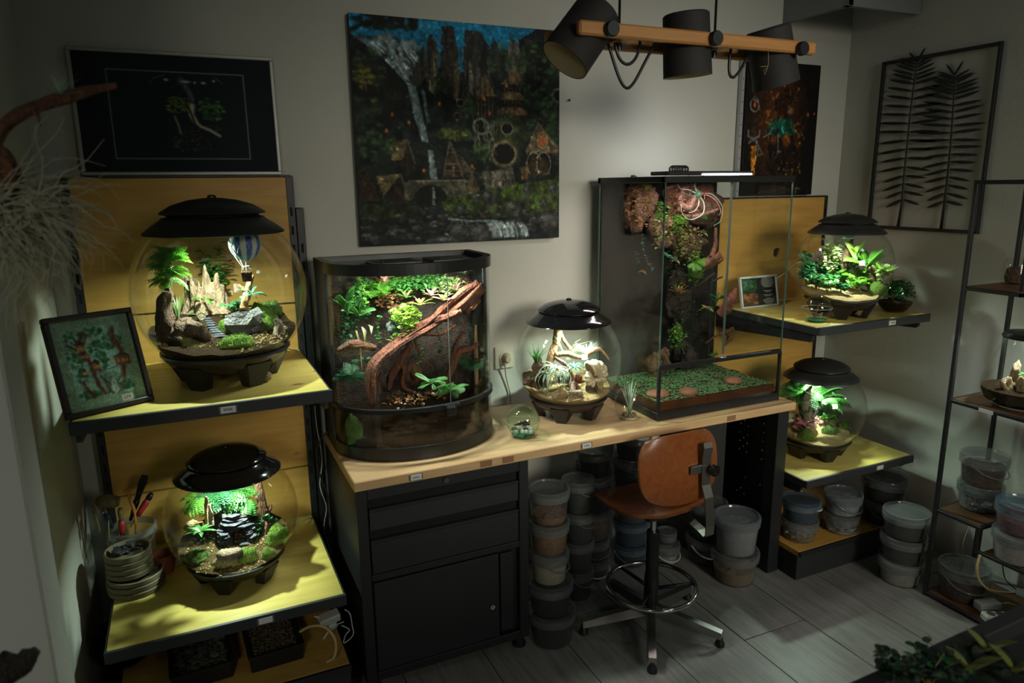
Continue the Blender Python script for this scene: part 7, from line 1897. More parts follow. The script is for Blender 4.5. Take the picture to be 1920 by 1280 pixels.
foliage('wall_foliage', 'dense small foliage lit under the half-moon tank lamps', [(at(*UH(620, 250), yd + .11), (.10, .03, .022), 420, 0), (at(*UH(770, 260), yd + .12), (.06, .03, .025), 300, 1), (at(*UH(560, 430), yd + .06), (.045, .03, .040), 330, 2), (at(*UH(330, 290), yd + .12), (.035, .02, .045), 150, 0), (at(*UH(320, 400), yd + .10), (.03, .02, .03), 90, 3), (at(*UH(480, 260), yd + .13), (.06, .02, .03), 170, 4), (at(*UH(860, 300), yd + .11), (.03, .02, .05), 110, 5), (at(*UH(470, 340), yd + .12), (.04, .02, .03), 90, 5), (at(*UH(250, 480), yd + .08), (.03, .02, .05), 70, 3)],
        [LF['mid'], LF['pale'], LF['lime'], LF['deep'], LF['bright'], LF['bronze']], .014, 21, 'round')
foliage('dead_leaves', 'brown leaf litter and scraps on the half-moon bark wall', [(at(*UH(450, 300), yd + .15), (.11, .02, .05), 160, 0), (at(*UH(830, 330), yd + .14), (.05, .02, .05), 90, 1), (at(*UH(600, 850), yd), (.10, .06, .012), 120, 0)], [LF['bronze'], LF['blush']], .016, 22, 'lance')
# ---------------------------------------------------------------- inside the tall tank
def UT(x, y): return (1100 + x / 2.6125, 310 + y / 2.6125)
def UA(x, y): return (1160 + x / 5.334, 320 + y / 5.334)
def UB(x, y): return (1160 + x / 4.922, 540 + y / 4.922)
pxt = 1 / FPX * 2.62; ty = 2.405
def corkblock(label, x0, y0, x1, y1, dep, m, seed, U=UA, y=None):
    y = y or ty
    a, b = at(*U(x0, y1), y), at(*U(x1, y0), y); w, h = b.x - a.x, b.z - a.z
    me = rock_mesh(1, random.Random(seed), (w / 2 * 1.05, dep, h / 2 * 1.05), 4, .34)
    for v_ in me.vertices: v_.co += Vector((mnoise.noise(v_.co * 60 + Vector((seed, 0, 0))), mnoise.noise(v_.co * 45 + Vector((0, seed, 0))), mnoise.noise(v_.co * 60 + Vector((0, 0, seed))))) * .016
    for p in me.polygons: p.use_smooth = True
    return tag(obj('cork_piece', me, m, None, ((a.x + b.x) / 2, y - dep * .4, (a.z + b.z) / 2), norm=False), label, 'cork')
corkblock('rough cork block at the upper left of the tall tank', 40, 100, 300, 580, .05, WD['cork'], 5)
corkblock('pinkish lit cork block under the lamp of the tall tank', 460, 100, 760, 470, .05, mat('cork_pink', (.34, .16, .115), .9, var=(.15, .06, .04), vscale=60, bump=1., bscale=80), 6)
corkblock('dark cork piece at the upper right of the tall tank', 640, 110, 960, 560, .045, WD['cork'], 7)
corkblock('cork column in the middle of the tall tank', 300, 430, 520, 760, .05, WD['pinkish'], 8)
corkblock('bark lump below the lit cork block', 520, 600, 800, 900, .045, WD['cork'], 9)
corkblock('dark root column reaching down the back of the tall tank', 480, 880, 720, 1500, .04, WD['corkd'], 10)
corkblock('dark bark foot standing in the duckweed', 480, 500, 700, 900, .045, WD['corkd'], 11, UB)
corkblock('dark bark ledge at the left of the tall tank water', 270, 560, 400, 830, .05, WD['tan'] if 'tan' in WD else WD['brown'], 12, UB, 2.36)
corkblock('sloping dark log over the duckweed', 560, 720, 1000, 900, .05, WD['corkd'], 13, UB, 2.36)
yt = 2.33
tuft('green spiky air plant on the upper left cork of the tall tank', at(*UA(275, 200), yt), 24 * pxt, 46, LF['lime'], 'air_plant', 1.3, .022, 9)
base_ = at(*UA(790, 235), yt - .02)
cap_ = thing('air_plant', 'octopus-like air plant with long looping leaves in the tall tank', 'plant', base_)
for k, (pts, m) in enumerate((([(790, 235), (700, 190), (620, 180), (580, 120)], 'silver'), ([(790, 235), (850, 320), (840, 430), (720, 490), (640, 430), (620, 330)], 'silver'), ([(800, 235), (900, 200), (960, 175)], 'red'), ([(800, 235), (920, 230), (1000, 300), (1040, 380), (1020, 500), (950, 550)], 'silver'), ([(800, 240), (900, 250), (980, 310), (1020, 400), (1000, 450)], 'pink'), ([(790, 235), (760, 160), (710, 110)], 'silver'), ([(790, 230), (760, 150), (780, 110), (830, 105)], 'silver'), ([(790, 240), (800, 330), (760, 400), (700, 420)], 'silver'), ([(795, 235), (860, 240), (940, 260), (1010, 330)], 'pink'), ([(790, 240), (720, 250), (650, 215)], 'blue'))):
    pp = spline([at(*UA(*q), yt - .02 - .01 * math.sin(k * 2.1) * i) - base_ for i, q in enumerate(pts)], 20)
    obj('leaf', MB().tube(pp, [.0034 * (1 - .75 * i / 20) for i in range(21)], 6), LF[m], cap_)
obj('bulb', rock_mesh(.016, random.Random(2), (1, 1, 1), 2, .1), LF['blue'], cap_, norm=False)
airplant('red-centred air plant above the octopus-like one', at(*UA(850, 235), yt - .03), 22 * pxt, 10, LF['red'], .8, .05, seed=8, m2=LF['pink'], cone=(-20, 50))
driftwood('pinkish pale root loop around the lit cork', [([at(*UA(600, 400), yt), at(*UA(610, 280), yt - .01), at(*UA(650, 160), yt - .01)], [.010, .009, .006]), ([at(*UA(620, 340), yt - .01), at(*UA(690, 370), yt - .02), at(*UA(750, 280), yt - .02), at(*UA(790, 230), yt - .02)], [.010, .018, .011, .005]), ([at(*UA(640, 420), yt), at(*UA(720, 460), yt - .01), at(*UA(860, 430), yt - .02), at(*UA(1000, 380), yt - .03)], [.006, .009, .008, .004])], WD['pinkish'], 52)
rosette('small succulent-leaved plant at the right of the upper cork', at(*UA(850, 480), yt - .03), 13 * pxt, 9, LF['mid'], 'orchid_leaves', 'ovate', .22, (-10, 60), 4, .2)
moss('bright moss cushion under the lit cork block', at(*UA(585, 520), yt), 26 * pxt, 16 * pxt, M_MOSS, 71, d=.05)
moss('hanging green moss over the grey log', at(*UA(770, 1040), yt - .02), 26 * pxt, 36 * pxt, M_MOSS, 72, d=.05)
moss('moss tuft at the middle of the dark root column', at(*UB(540, 440), yt), 20 * pxt, 26 * pxt, M_MOSSD, 73, d=.05)
fern('feathery green moss fern hanging on the grey log', at(*UA(770, 920), yt - .03), 26 * pxt, 14, LF['bright'], style='fine', spread=(-75, 30), seed=41)
driftwood('purplish log jutting to the right in the tall tank', [([at(*UA(760, 1000), yt), at(*UA(880, 930), yt - .02), at(*UA(1020, 850), yt - .04)], [.012, .022, .022]), ([at(*UA(930, 860), yt - .03), at(*UA(965, 760), yt - .03), at(*UA(970, 570), yt - .03)], [.012, .008, .005])], WD['rust'], 54)
driftwood('forked dark branch below the purplish log', [([at(*UA(700, 1180), yt), at(*UA(820, 1120), yt - .02), at(*UA(960, 1020), yt - .03)], [.006, .008, .006]), ([at(*UA(900, 1120), yt - .02), at(*UA(1040, 1060), yt - .04)], [.006, .003])], WD['dark'], 56)
driftwood('red torn driftwood at the right glass of the tall tank', [([at(*UB(930, 250), yt - .06), at(*UB(1000, 170), yt - .08), at(*UB(1050, 80), yt - .10), at(*UB(1085, 0), yt - .10)], [.012, .021, .015, .004]), ([at(*UB(1040, 130), yt - .09), at(*UB(1085, 130), yt - .10)], [.010, .005])], WD['red'], 58, ridge=.5)
driftwood('thin hooked root at the right of the dark root column', [([at(*UB(800, 510), yt), at(*UB(900, 440), yt - .03), at(*UB(1000, 400), yt - .06), at(*UB(1060, 370), yt - .08)], [.004, .005, .008, .007]), ([at(*UB(1000, 400), yt - .06), at(*UB(1030, 450), yt - .06), at(*UB(970, 530), yt - .05)], [.009, .011, .004])], WD['rust'], 60)
rosette('bronze and green bromeliad in the middle of the tall tank', at(*UB(560, 60), yt - .02), 30 * pxt, 12, LF['bronze'], 'bromeliad', 'strap', .14, (20, 85), 7, .25, m2=LF['lime'])
rosette('striped-leaved plant right of the bronze bromeliad', at(*UB(810, 190), yt - .04), 22 * pxt, 8, LF['bright'], 'prayer_plant', 'ovate', .27, (-10, 45), 8, .4, m2=LF['blush'])
bush('dark leafy plant at the right of the dark root column', at(*UB(900, 150), yt - .04), .07, .05, 6, 6, LF['deep'], 12 * pxt, 'ovate', .36, seed=91, m2=LF['mid'])
bush('tiny green plant just above the middle bar', at(*UB(880, 640), yt - .06), .05, .025, 5, 5, LF['bright'], 8 * pxt, 'ovate', .4, seed=92)
airplant('grassy plant on the dark root column above the middle bar', at(*UB(550, 540), yt - .02), 24 * pxt, 12, LF['mid'], .9, .04, seed=19, cone=(0, 60))
for k, (pts, n, m, ls, lb) in enumerate((([(230, 640), (245, 760), (275, 880), (320, 960), (330, 1010)], 14, 'blue', 7, 'pale round-leaved vine on the dark left wall of the tall tank'), ([(170, 810), (185, 900), (195, 950)], 8, 'deep', 8, 'short dark vine at the left of the tall tank'), ([(370, 330), (430, 350), (400, 440), (360, 470)], 24, 'mid', 8, 'leafy creeper beside the cork column'), ([(520, 640), (560, 610), (600, 630)], 14, 'mid', 8, 'green creeper on the bark lump'), ([(480, 850), (530, 880), (590, 890)], 12, 'blue', 9, 'silvery creeper below the bark lump'))):
    vine(lb, [at(*UA(*q), yt + (.04 if k < 2 else -.01)) for q in pts], n, LF[m], ls * pxt, 80 + k)
for k, (x, y, sz, m, lb) in enumerate(((240, 1010, 12, 'bronze', 'brown withered leaf cluster on the left wall of the tall tank'), (570, 900, 14, 'blush', 'orange-brown leaf cluster below the bark lump'), (840, 620, 16, 'olive', 'yellowish fern scraps right of the bark lump'), (640, 1130, 12, 'bronze', 'rusty leaf scraps beside the hanging moss'))):
    rosette(lb, at(*UA(x, y), yt), sz * pxt, 8, LF[m], 'leaf_scraps', 'lance', .25, (-30, 60), 20 + k)
foliage('cork_scraps', 'rusty roots, lichen and leaf scraps clinging to the tall tank cork', [(at(*UA(200, 330), yt + .01), (.055, .03, .09), 330, 0), (at(*UA(650, 300), yt), (.08, .03, .07), 260, 0), (at(*UA(430, 560), yt), (.05, .03, .09), 220, 1), (at(*UA(680, 720), yt), (.06, .03, .07), 260, 1), (at(*UA(600, 1000), yt + .01), (.06, .03, .12), 240, 2), (at(*UB(640, 350), yt + .01), (.06, .03, .14), 240, 2), (at(*UA(440, 420), yt), (.02, .02, .04), 60, 3), (at(*UA(600, 520), yt - .01), (.03, .02, .03), 100, 3), (at(*UA(770, 980), yt - .02), (.03, .02, .07), 170, 3), (at(*UB(530, 450), yt - .01), (.03, .02, .05), 120, 3), (at(*UA(700, 420), yt), (.06, .02, .10), 60, 4)],
        [LF['bronze'], LF['olive'], LF['dark'], LF['bright'], LF['pink']], .013, 31, 'lance')
wl = at(1234, 757, TY0 + .008).z
tw2 = thing('tank_water', 'brown water in the bottom of the tall tank', 'water', ((TX0 + TX1) / 2, (TY0 + TY1) / 2, ZB + .013))
obj('water_body', MB().box((0, 0, (wl - ZB - .013) / 2), (2 * tw - .022, 2 * td - .032, wl - ZB - .013)), mat('brown_water', (.10, .032, .012), .12, var=(.05, .02, .01), vscale=14), tw2)
mb = MB(); rg = random.Random(44)
for _ in range(5200):
    x, y = rg.uniform(-tw + .014, tw - .014), rg.uniform(-td + .020, td - .03); r_ = rg.uniform(.0025, .0055); a = rg.uniform(0, 6)
    mb.add([(x + r_ * math.cos(a + k * PI / 2.5), y + r_ * math.sin(a + k * PI / 2.5), rg.uniform(.0005, .0025)) for k in range(5)], [(0, 1, 2, 3, 4)])
tag(obj('duckweed', mb, mat('duckweed_green', (.10, .22, .08), .5, var=(.05, .13, .05), vscale=80), None, ((TX0 + TX1) / 2, (TY0 + TY1) / 2, wl + .001), norm=False), 'green duckweed floating on the tall tank water', 'duckweed', None, 'stuff')
for k, (px, py, w, lb) in enumerate(((1233, 740, 50, 'flat terracotta stone at the left corner of the duckweed'), (1291, 737, 40, 'flat terracotta stone in the middle of the duckweed'), (1374, 715, 40, 'flat brown stone at the right of the duckweed'))):
    q = atz(px, py, wl + .004); me = rock_mesh(1, random.Random(90 + k), (w * pxt / 2 * .95, w * pxt / 2 * .85, .016), 3, .08)
    for p in me.polygons: p.use_smooth = True
    tag(obj('flat_stone', me, RK['rust'], None, (max(q.x, TX0 + .055), max(q.y, TY0 + .06), wl + .008), norm=False), lb, 'stone')

# ---------------------------------------------------------------- small glass vessels
M_GG = glass('green_glass', (.90, .97, .92), 1.0)
def vessel(name, label, loc, prof, m=M_GLASS, seg=40, thick=.0022):
    v = thing(name, label, 'glass jar', loc)
    inner = [(max(0, a - thick), b) for a, b in prof[::-1] if b > .004]
    obj('glass', MB().lathe(prof + inner, seg), m, v); return v
q = atz(985, 800, ZB); r_ = .058; c0 = Vector((.995, 2.088, ZB))
ball_prof = [(0, .0)] + [(r_ * math.cos(math.radians(t)), .054 + r_ * math.sin(math.radians(t))) for t in range(-68, 91, 6)]
v = vessel('glass_ball_jar', 'glass ball jar with white stones in front of the sand terrarium', c0, ball_prof, M_GG)
obj('base_glass', MB().lathe([(0, .002), (.030, .002), (.040, .010), (.0, .012)], 28), mat('green_glass_base', (.012, .16, .10), .08, spec=.8), v)
for k in range(11):
    a = k * 2.4; rr_ = .010 + .026 * (k / 11) ** .5
    tag(obj('white_stone', rock_mesh(.0095, random.Random(k), (1, .9, .85), 1, .2), RK['white' if k % 3 else 'grey'], None, c0 + Vector((rr_ * math.cos(a), rr_ * math.sin(a), .021 + .006 * (k % 2))), norm=False), 'white stone lying in the glass ball jar', 'stone', 'white stones in the glass ball jar')
driftwood('dark twig lying on the white stones in the glass ball jar', [([c0 + Vector((-.036, -.006, .046)), c0 + Vector((0, .004, .046)), c0 + Vector((.026, .0, .050))], [.0025, .005, .003]), ([c0 + Vector((.0, .004, .046)), c0 + Vector((.02, -.012, .042))], [.005, .004])], WD['dark'], 3, n=10, seg=8)
obj('seam_ring', MB().tube([(.0578 * math.cos(a), .0578 * math.sin(a), .052) for a in np.linspace(0, 2 * PI, 41)[:-1]], .0009, 5, closed=True), mat('glass_ring', (.35, .42, .38), .1), v)
c1 = Vector((1.428, 2.085, ZB))
v = vessel('glass_vase', 'clear glass vase with a silvery air plant before the tall tank', c1, [(0, .001), (.034, .001), (.040, .006), (.050, .020), (.056, .045), (.053, .080), (.045, .104), (.034, .112), (.032, .118), (.034, .132), (.036, .134)])
obj('foot_disc', MB().lathe([(0, .008), (.030, .008), (.036, .004), (.034, .0005), (0, .0005)], 28), mat('vase_base', (.30, .24, .14), .3), v)
airplant('silvery bundle of upright air plant leaves in the glass vase', c1 + Vector((0, 0, .016)), .125, 26, LF['silver'], .10, .040, seed=33, cone=(74, 89))
airplant('curled lower leaves of the vase air plant', c1 + Vector((0, 0, .018)), .042, 9, LF['silver'], -1.0, .08, seed=34, cone=(0, 30))
for k in range(8):
    a = k * 2.4; tag(obj('pebble', rock_mesh(.0075, random.Random(k + 20), (1, 1, .8), 1, .15), RK['grey' if k % 2 else 'tan'], None, c1 + Vector((.020 * math.cos(a), .020 * math.sin(a), .0155)), norm=False), 'grey-brown pebble at the bottom of the glass vase', 'stone', 'pebbles in the glass vase')
c2 = Vector((2.205, 1.968, ZU)); r_ = .0555
prof = [(0, 0)] + [(r_ * math.cos(math.radians(t)), .051 + r_ * math.sin(math.radians(t))) for t in range(-66, 91, 6)]
v = vessel('glass_ball_jar', 'small glass ball jar with twigs beside the leafy terrarium', c2, prof, M_GLASS)
obj('base_glass', MB().lathe([(0, .002), (.028, .002), (.038, .010), (.0, .011)], 28), mat('green_glass_base', (.012, .16, .10), .08, spec=.8), v)
obj('seam_ring', MB().tube([(.0553 * math.cos(a), .0553 * math.sin(a), .054) for a in np.linspace(0, 2 * PI, 41)[:-1]], .0009, 5, closed=True), mat('glass_ring', (.35, .42, .38), .1), v)
driftwood('tiny twig tangle in the small glass ball jar', [([c2 + Vector((-.012, 0, .018)), c2 + Vector((0, .002, .034)), c2 + Vector((.014, 0, .070))], [.004, .004, .0012]), ([c2 + Vector((-.006, 0, .030)), c2 + Vector((.01, -.01, .024)), c2 + Vector((.022, -.008, .030))], [.004, .005, .002]), ([c2 + Vector((0, 0, .028)), c2 + Vector((-.018, .004, .036))], [.003, .002])], WD['rust'], 6, n=10, seg=7)
rock('small white shell piece in the small glass ball jar', c2 + Vector((.016, -.006, .020)), .016, .012, .018, RK['white'], 12, lv=2, sink=.3)
# moss globe
c3 = Vector((2.655, 1.975, ZU)); r_ = .074
prof = [(0, .002), (.035, .002)] + [(r_ * math.cos(math.radians(t)), .068 + r_ * 1.06 * math.sin(math.radians(t))) for t in range(-58, 72, 5)]
v = vessel('glass_globe', 'open glass globe full of dark green foliage at the shelf end', c3, prof, M_GLASS)
obj('rim_ring', MB().tube([(.026 * math.cos(a), .026 * math.sin(a), .1415) for a in np.linspace(0, 2 * PI, 33)[:-1]], .001, 5, closed=True), mat('copper_ring', (.26, .12, .06), .4), v)
tag(obj('globe_soil', MB().lathe([(0, .006), (.036, .006)] + [(r_ * .955 * math.cos(math.radians(t)), .068 + r_ * 1.01 * math.sin(math.radians(t))) for t in range(-56, -14, 6)] + [(0, .055)], 32), SOIL['dark'], None, c3), 'dark soil in the open glass globe', 'soil', None, 'stuff')
foliage('globe_foliage', 'tiny dark leaves filling the open glass globe', [(c3 + Vector((.012, .0, .085)), (.050, .045, .040), 520, 0), (c3 + Vector((.006, .0, .10)), (.040, .035, .028), 260, 1)], [LF['deep'], LF['mid']], .013, 41, 'round')
bush('dense dark green foliage inside the open glass globe', c3 + Vector((.012, .004, .05)), .10, .078, 14, 10, LF['deep'], .0125, 'round', .42, seed=101, m2=LF['mid'])
bush('pale stemmy growth at the left of the open glass globe', c3 + Vector((-.026, -.012, .048)), .06, .04, 12, 6, LF['olive'], .008, 'lance', .3, seed=102, m2=LF['mid'])

# ---------------------------------------------------------------- lower left shelf: tool bucket, saucers, pot
tbp = Vector((-.233, 2.315, ZL)); tb = bucket('clear bucket of brushes and scrapers on the lower left shelf', tbp, .066, .150, None, 0, handle=-.3, sag=.55, lid=False, group=None)
def tool(name, label, a, b, parts, cat='tool'):
    """parts: (t0,t1,r0,r1,material,squash) along the tool's axis"""
    a, b = Vector(a), Vector(b); t = thing(name, label, cat, a); d = b - a
    for (n, t0, t1, r0, r1, m, sq) in parts:
        obj(n, MB().tube([d * t0, d * (t0 * .7 + t1 * .3), d * (t0 * .3 + t1 * .7), d * t1], [r0 * .8, r0, r1, r1 * .8], 10, squash=sq), m, t)
    return t
P7 = lambda x, y, yy=2.31: at(160 + x / 4.74, 870 + y / 4.74, yy)
MG = lambda n, c: mat(n, c, .5)
tool('paint_brush', 'broad paint brush with dull beige bristles in the tool bucket', P7(240, 560, 2.33), P7(110, 320, 2.35), [('handle', 0, .5, .006, .008, MG('tool_blue', (.02, .05, .11)), 1), ('ferrule', .5, .62, .014, .016, M_STEEL, .5), ('bristles', .62, 1, .016, .020, MG('bristle_beige', (.16, .13, .06)), .5)])
tool('paint_roller', 'beige roller brush lying across the tool bucket', P7(110, 330, 2.33), P7(290, 330, 2.31), [('roller', 0, 1, .020, .020, MG('bristle_beige', (.16, .13, .06)), 1)])
tool('hand_brush', 'black bristle brush standing tall in the tool bucket', P7(400, 500, 2.31), P7(530, 100, 2.34), [('handle', 0, .55, .006, .010, M_FRAME, 1), ('bristles', .5, 1, .014, .018, mat('black_bristle', (.018, .016, .014), .9, bump=1., bscale=300), .7)])
tool('scraper', 'scraper with red and black grip in the tool bucket', P7(400, 560, 2.29), P7(590, 260, 2.29), [('blade', 0, .4, .004, .006, M_STEEL, .3), ('grip', .35, .86, .011, .012, MG('tool_red', (.30, .02, .02)), .8), ('end_cap', .82, 1, .012, .010, M_FRAME, .8)])
hk = thing('hook_tool', 'orange hooked hand tool in the tool bucket', 'tool', P7(450, 620, 2.28))
obj('handle', MB().tube([q - P7(450, 620, 2.28) for q in spline([P7(450, 620, 2.28), P7(440, 440, 2.28), P7(400, 320, 2.28), P7(375, 245, 2.28), P7(335, 240, 2.28)], 18)], [.003] * 5 + [.005] * 14, 9), MG('tool_orange', (.42, .15, .03)), hk)
tool('small_brush', 'small red-handled brush leaning in the tool bucket', P7(330, 640, 2.29), P7(310, 400, 2.28), [('handle', 0, .6, .008, .010, MG('tool_red', (.30, .02, .02)), 1), ('bristles', .6, 1, .011, .014, MG('bristle_beige', (.16, .13, .06)), .6)])
tool('wooden_stick', 'flat beige wooden stick at the left of the tool bucket', P7(130, 600, 2.29), P7(70, 370, 2.28), [('blade', 0, 1, .009, .011, MG('stick_wood', (.22, .16, .07)), .35)])
tool('spatula', 'slim wooden spatula in front of the brushes', P7(210, 700, 2.26), P7(205, 500, 2.26), [('blade', 0, 1, .003, .005, MG('stick_wood', (.22, .16, .07)), .5)])
M_SAU = mat('olive_clay', (.15, .125, .07), .75, var=(.11, .09, .05), vscale=20)
sp = Vector((-.232, 2.178, ZL)); z_ = ZL
names = ('lowest and widest clay saucer of the stack', 'second wide clay saucer of the stack', 'third wide clay saucer of the stack', 'lower smaller clay saucer of the stack', 'middle smaller clay saucer of the stack', 'upper smaller clay saucer of the stack', 'topmost clay saucer holding dark plastic scraps')
sau_z = []
for k, lb in enumerate(names):
    R_ = (.078, .077, .076, .064, .0635, .063, .0625)[k]; ctr = sp + Vector(((.006, .004, .006, -.006, -.006, -.007, -.007)[k], (0, 0, 0, .004, .004, .004, .004)[k], z_ - ZL))
    h = .016 if k < 6 else .020
    tag(obj('clay_saucer', MB().lathe([(0, 0), (R_ - .007, 0), (R_ - .002, .003), (R_, h), (R_ - .004, h + .002), (R_ - .007, h), (R_ - .011, .006), (0, .005)], 40), M_SAU, None, ctr), lb, 'saucer', 'stacked clay saucers'); z_ += h + .0012; top_c = ctr
rg = random.Random(8)
scr = thing('plastic_scraps', 'crumpled dark plastic scraps in the topmost saucer', 'scraps', top_c + Vector((0, 0, .008)))
for k in range(9):
    a = rg.uniform(0, 6); q = rg.uniform(0, .035)
    obj('scrap', rock_mesh(.016, random.Random(k), (1, .7, .35), 1, .5), mat('dark_scrap', (.02, .022, .026), .35), scr, (q * math.cos(a), q * math.sin(a), .006 + rg.uniform(0, .008)), (rg.uniform(-.8, .8), rg.uniform(-.8, .8), a), norm=False)
obj_pot = tag(obj('terracotta_pot', MB().lathe([(0, 0), (.023, 0), (.032, .042), (.037, .042), (.038, .062), (.034, .062), (.031, .044), (.021, .006), (0, .006)], 32), mat('terracotta', (.30, .085, .035), .7, var=(.24, .065, .028), vscale=25), None, (-.150, 2.235, ZL)), 'small terracotta pot beside the saucer stack', 'pot')
tag(obj('paper_sheet', MB().box((0, 0, .0012), (.12, .15, .0015)), mat('pale_paper', (.42, .45, .46), .6, var=(.20, .24, .30), vscale=30), None, (-.115, 2.33, ZL), (0, 0, .3)), 'pale printed sheet lying behind the slate cave terrarium', 'paper')
# bottom shelf
BZ = .2055
def gravel_tray(label, x, y, rz, w, d, m, n, sz, glabel, seed):
    t = thing('plastic_tray', label, 'tray', (x, y, BZ), rz); hgt = .05
    outer = [(-w / 2, -d / 2), (w / 2, -d / 2), (w / 2, d / 2), (-w / 2, d / 2)]
    mb = MB().box((0, 0, .0025), (w * .92, d * .92, .005))
    for sx, sy, L_, rot in ((0, -d / 2, w, 0), (0, d / 2, w, 0)): mb.box((0, sy, hgt / 2), (w, .006, hgt), .001)
    for sx in (-w / 2, w / 2): mb.box((sx, 0, hgt / 2), (.006, d, hgt), .001)
    obj('tray_body', mb, M_FRAME, t)
    obj('rim', MB().box((0, -d / 2 - .004, hgt), (w + .016, .010, .005), .001).box((0, d / 2 + .004, hgt), (w + .016, .010, .005), .001).box((-w / 2 - .004, 0, hgt), (.010, d, .005), .001).box((w / 2 + .004, 0, hgt), (.010, d, .005), .001), M_FRAME, t)
    rg = random.Random(seed); mb = MB(); data = []
    for q in range(4):
        me = rock_mesh(1, random.Random(seed + q), (1, .75, .38), 1, .25); data.append(([tuple(v.co) for v in me.vertices], [tuple(p.vertices) for p in me.polygons])); bpy.data.meshes.remove(me)
    for _ in range(n):
        vs, fs = rg.choice(data); s = sz * rg.uniform(.6, 1.2); e = Euler((rg.uniform(-.5, .5), rg.uniform(-.5, .5), rg.uniform(0, 6))).to_matrix(); o = Vector((rg.uniform(-w * .44, w * .44), rg.uniform(-d * .43, d * .43), rg.uniform(.022, .040)))
        mb.add([e @ (Vector(v) * s) + o for v in vs], fs, False)
    mb.box((0, 0, .018), (w * .94, d * .94, .02))
    g_ = tag(obj('tray_gravel', mb, m, None, (x, y, BZ), (0, 0, rz), norm=False), glabel, 'gravel', None, 'stuff')
q = atz(375, 1222, BZ + .04); gravel_tray('black plastic tray of large grey stone chips', q.x, q.y, .04, .152, .20, mat('slate_chips', (.13, .13, .11), .6, var=(.07, .07, .06), vscale=25), 190, .014, 'large flat grey stone chips in the tray', 3)
q = atz(508, 1186, BZ + .04); gravel_tray('black plastic tray of fine brown gravel', q.x, q.y, .04, .142, .22, mat('brown_gravel', (.13, .095, .055), .8, var=(.07, .05, .03), vscale=40), 620, .0065, 'fine brown gravel in the tray', 9)
q = atz(235, 1262, BZ); bw_ = vessel('glass_bowl_dark', 'dark glass bowl in the shade of the bottom left shelf', q + Vector((.0, .06, 0)), [(0, .001), (.04, .001), (.075, .03), (.085, .06), (.078, .10), (.06, .12)], glass('smoked_glass', (.35, .36, .36), 1.0))
a_ = thing('power_adapter', 'grey power adapter hanging under the lower left shelf corner', 'adapter', at(617, 1158, 1.93))
obj('case', MB().box((0, 0, 0), (.062, .035, .026), .004, rot=(.2, -.12, .1)), mat('grey_white_plastic', (.36, .36, .34), .45), a_)
obj('plug_body', MB().box((.006, 0, -.024), (.030, .028, .022), .005, rot=(.2, -.3, .1)), mat('grey_white_plastic', (.36, .36, .34), .45), a_)
rope('adapter_cable', 'thin white cable looping below the hanging adapter', [at(646, 1142, 1.93), at(656, 1150, 1.92), at(660, 1170, 1.92), at(662, 1190, 1.92), at(645, 1205, 1.92), at(648, 1190, 1.92), at(655, 1180, 1.92), at(640, 1172, 1.93)], .0016, M_CW)
rope('adapter_wire', 'bright white wire knotted at the hanging adapter', [at(600, 1160, 1.93), at(590, 1155, 1.93), at(622, 1165, 1.93), at(606, 1198, 1.92), at(625, 1175, 1.92), at(645, 1165, 1.92)], .0014, M_CW)
rope('tan_hose', 'curved tan hose arching over the bottom left shelf', [at(562, 1184, 1.95), at(582, 1174, 1.93), at(606, 1174, 1.91), at(624, 1190, 1.895), at(630, 1210, 1.885), at(626, 1232, 1.875), at(612, 1241, 1.868)], .0042, M_CT)

# ---------------------------------------------------------------- step rack: cone terrarium and jar
c6 = Vector((2.605, 1.415, .797 + .001))
ct = thing('cone_terrarium', 'tapered glass terrarium with lit stones on the step rack', 'terrarium', c6); ct.scale = (1.2,) * 3
prof = [(0, .002), (.06, .002), (.096, .020), (.108, .048), (.104, .075), (.088, .13), (.060, .205)]
obj('glass_bowl', MB().lathe(prof + [(a - .003, b) for a, b in prof[::-1] if b > .01], 44), M_GLASS, ct)
obj('lid', MB().lathe([(.0, .205), (.066, .205), (.068, .210), (.060, .220), (0, .226)], 36), M_FRAME, ct)
obj('led_plate', MB().lathe([(0, .203), (.03, .203)], 20), M_LED, ct)
l = bpy.data.lights.new('lamp_light', 'AREA'); l.shape = 'DISK'; l.size = .04; l.energy = 1.3; l.color = (.84, .98, 1.0)
lo = bpy.data.objects.new('lamp_light', l); C.objects.link(lo); lo.parent = ct; lo.location = (0, 0, .200)
tag(obj('cone_soil', MB().lathe([(0, .006), (.058, .006), (.092, .022), (.102, .045), (.101, .055), (.05, .062), (0, .066)], 36), SOIL['dark'], None, c6, (0, 0, 0), 1.2), 'dark soil with pale gravel in the tapered terrarium', 'soil', None, 'stuff')
for k, (dx, dy, w, h) in enumerate(((-.045, -.02, .028, .05), (-.025, .01, .03, .085), (-.06, .01, .03, .04), (-.035, -.04, .03, .03))):
    rock(('ragged tan rock at the left glass of the tapered terrarium', 'tallest ragged rock in the tapered terrarium', 'small tan rock behind the ragged ones', 'low brown rock at the front of the tapered terrarium')[k], c6 + Vector((dx * 1.2, dy * 1.2, .068)), w * 1.2, w * 1.2, h * 1.2, RK['tan'], 110 + k, rough=.45, sink=.15)
bush('bright broad-leaved plant in the tapered terrarium', c6 + Vector((.01, -.02, .072)), .11, .08, 8, 6, LF['bright'], .026, 'ovate', .4, seed=120, m2=LF['mid'])
c7 = Vector((2.70, 1.545, 1.2115))
v = vessel('glass_jar', 'square-shouldered glass jar on the top step of the rack', c7, [(0, .001), (.036, .001), (.040, .006), (.040, .075), (.036, .082), (.034, .09)])
tag(obj('jar_filling', MB().lathe([(0, .004), (.030, .004), (.034, .02), (.030, .05), (.012, .06), (0, .06)], 24), FILL['brown'], None, c7 + Vector((.0, 0, 0))), 'round brown filling in the glass jar on the rack', 'filling')

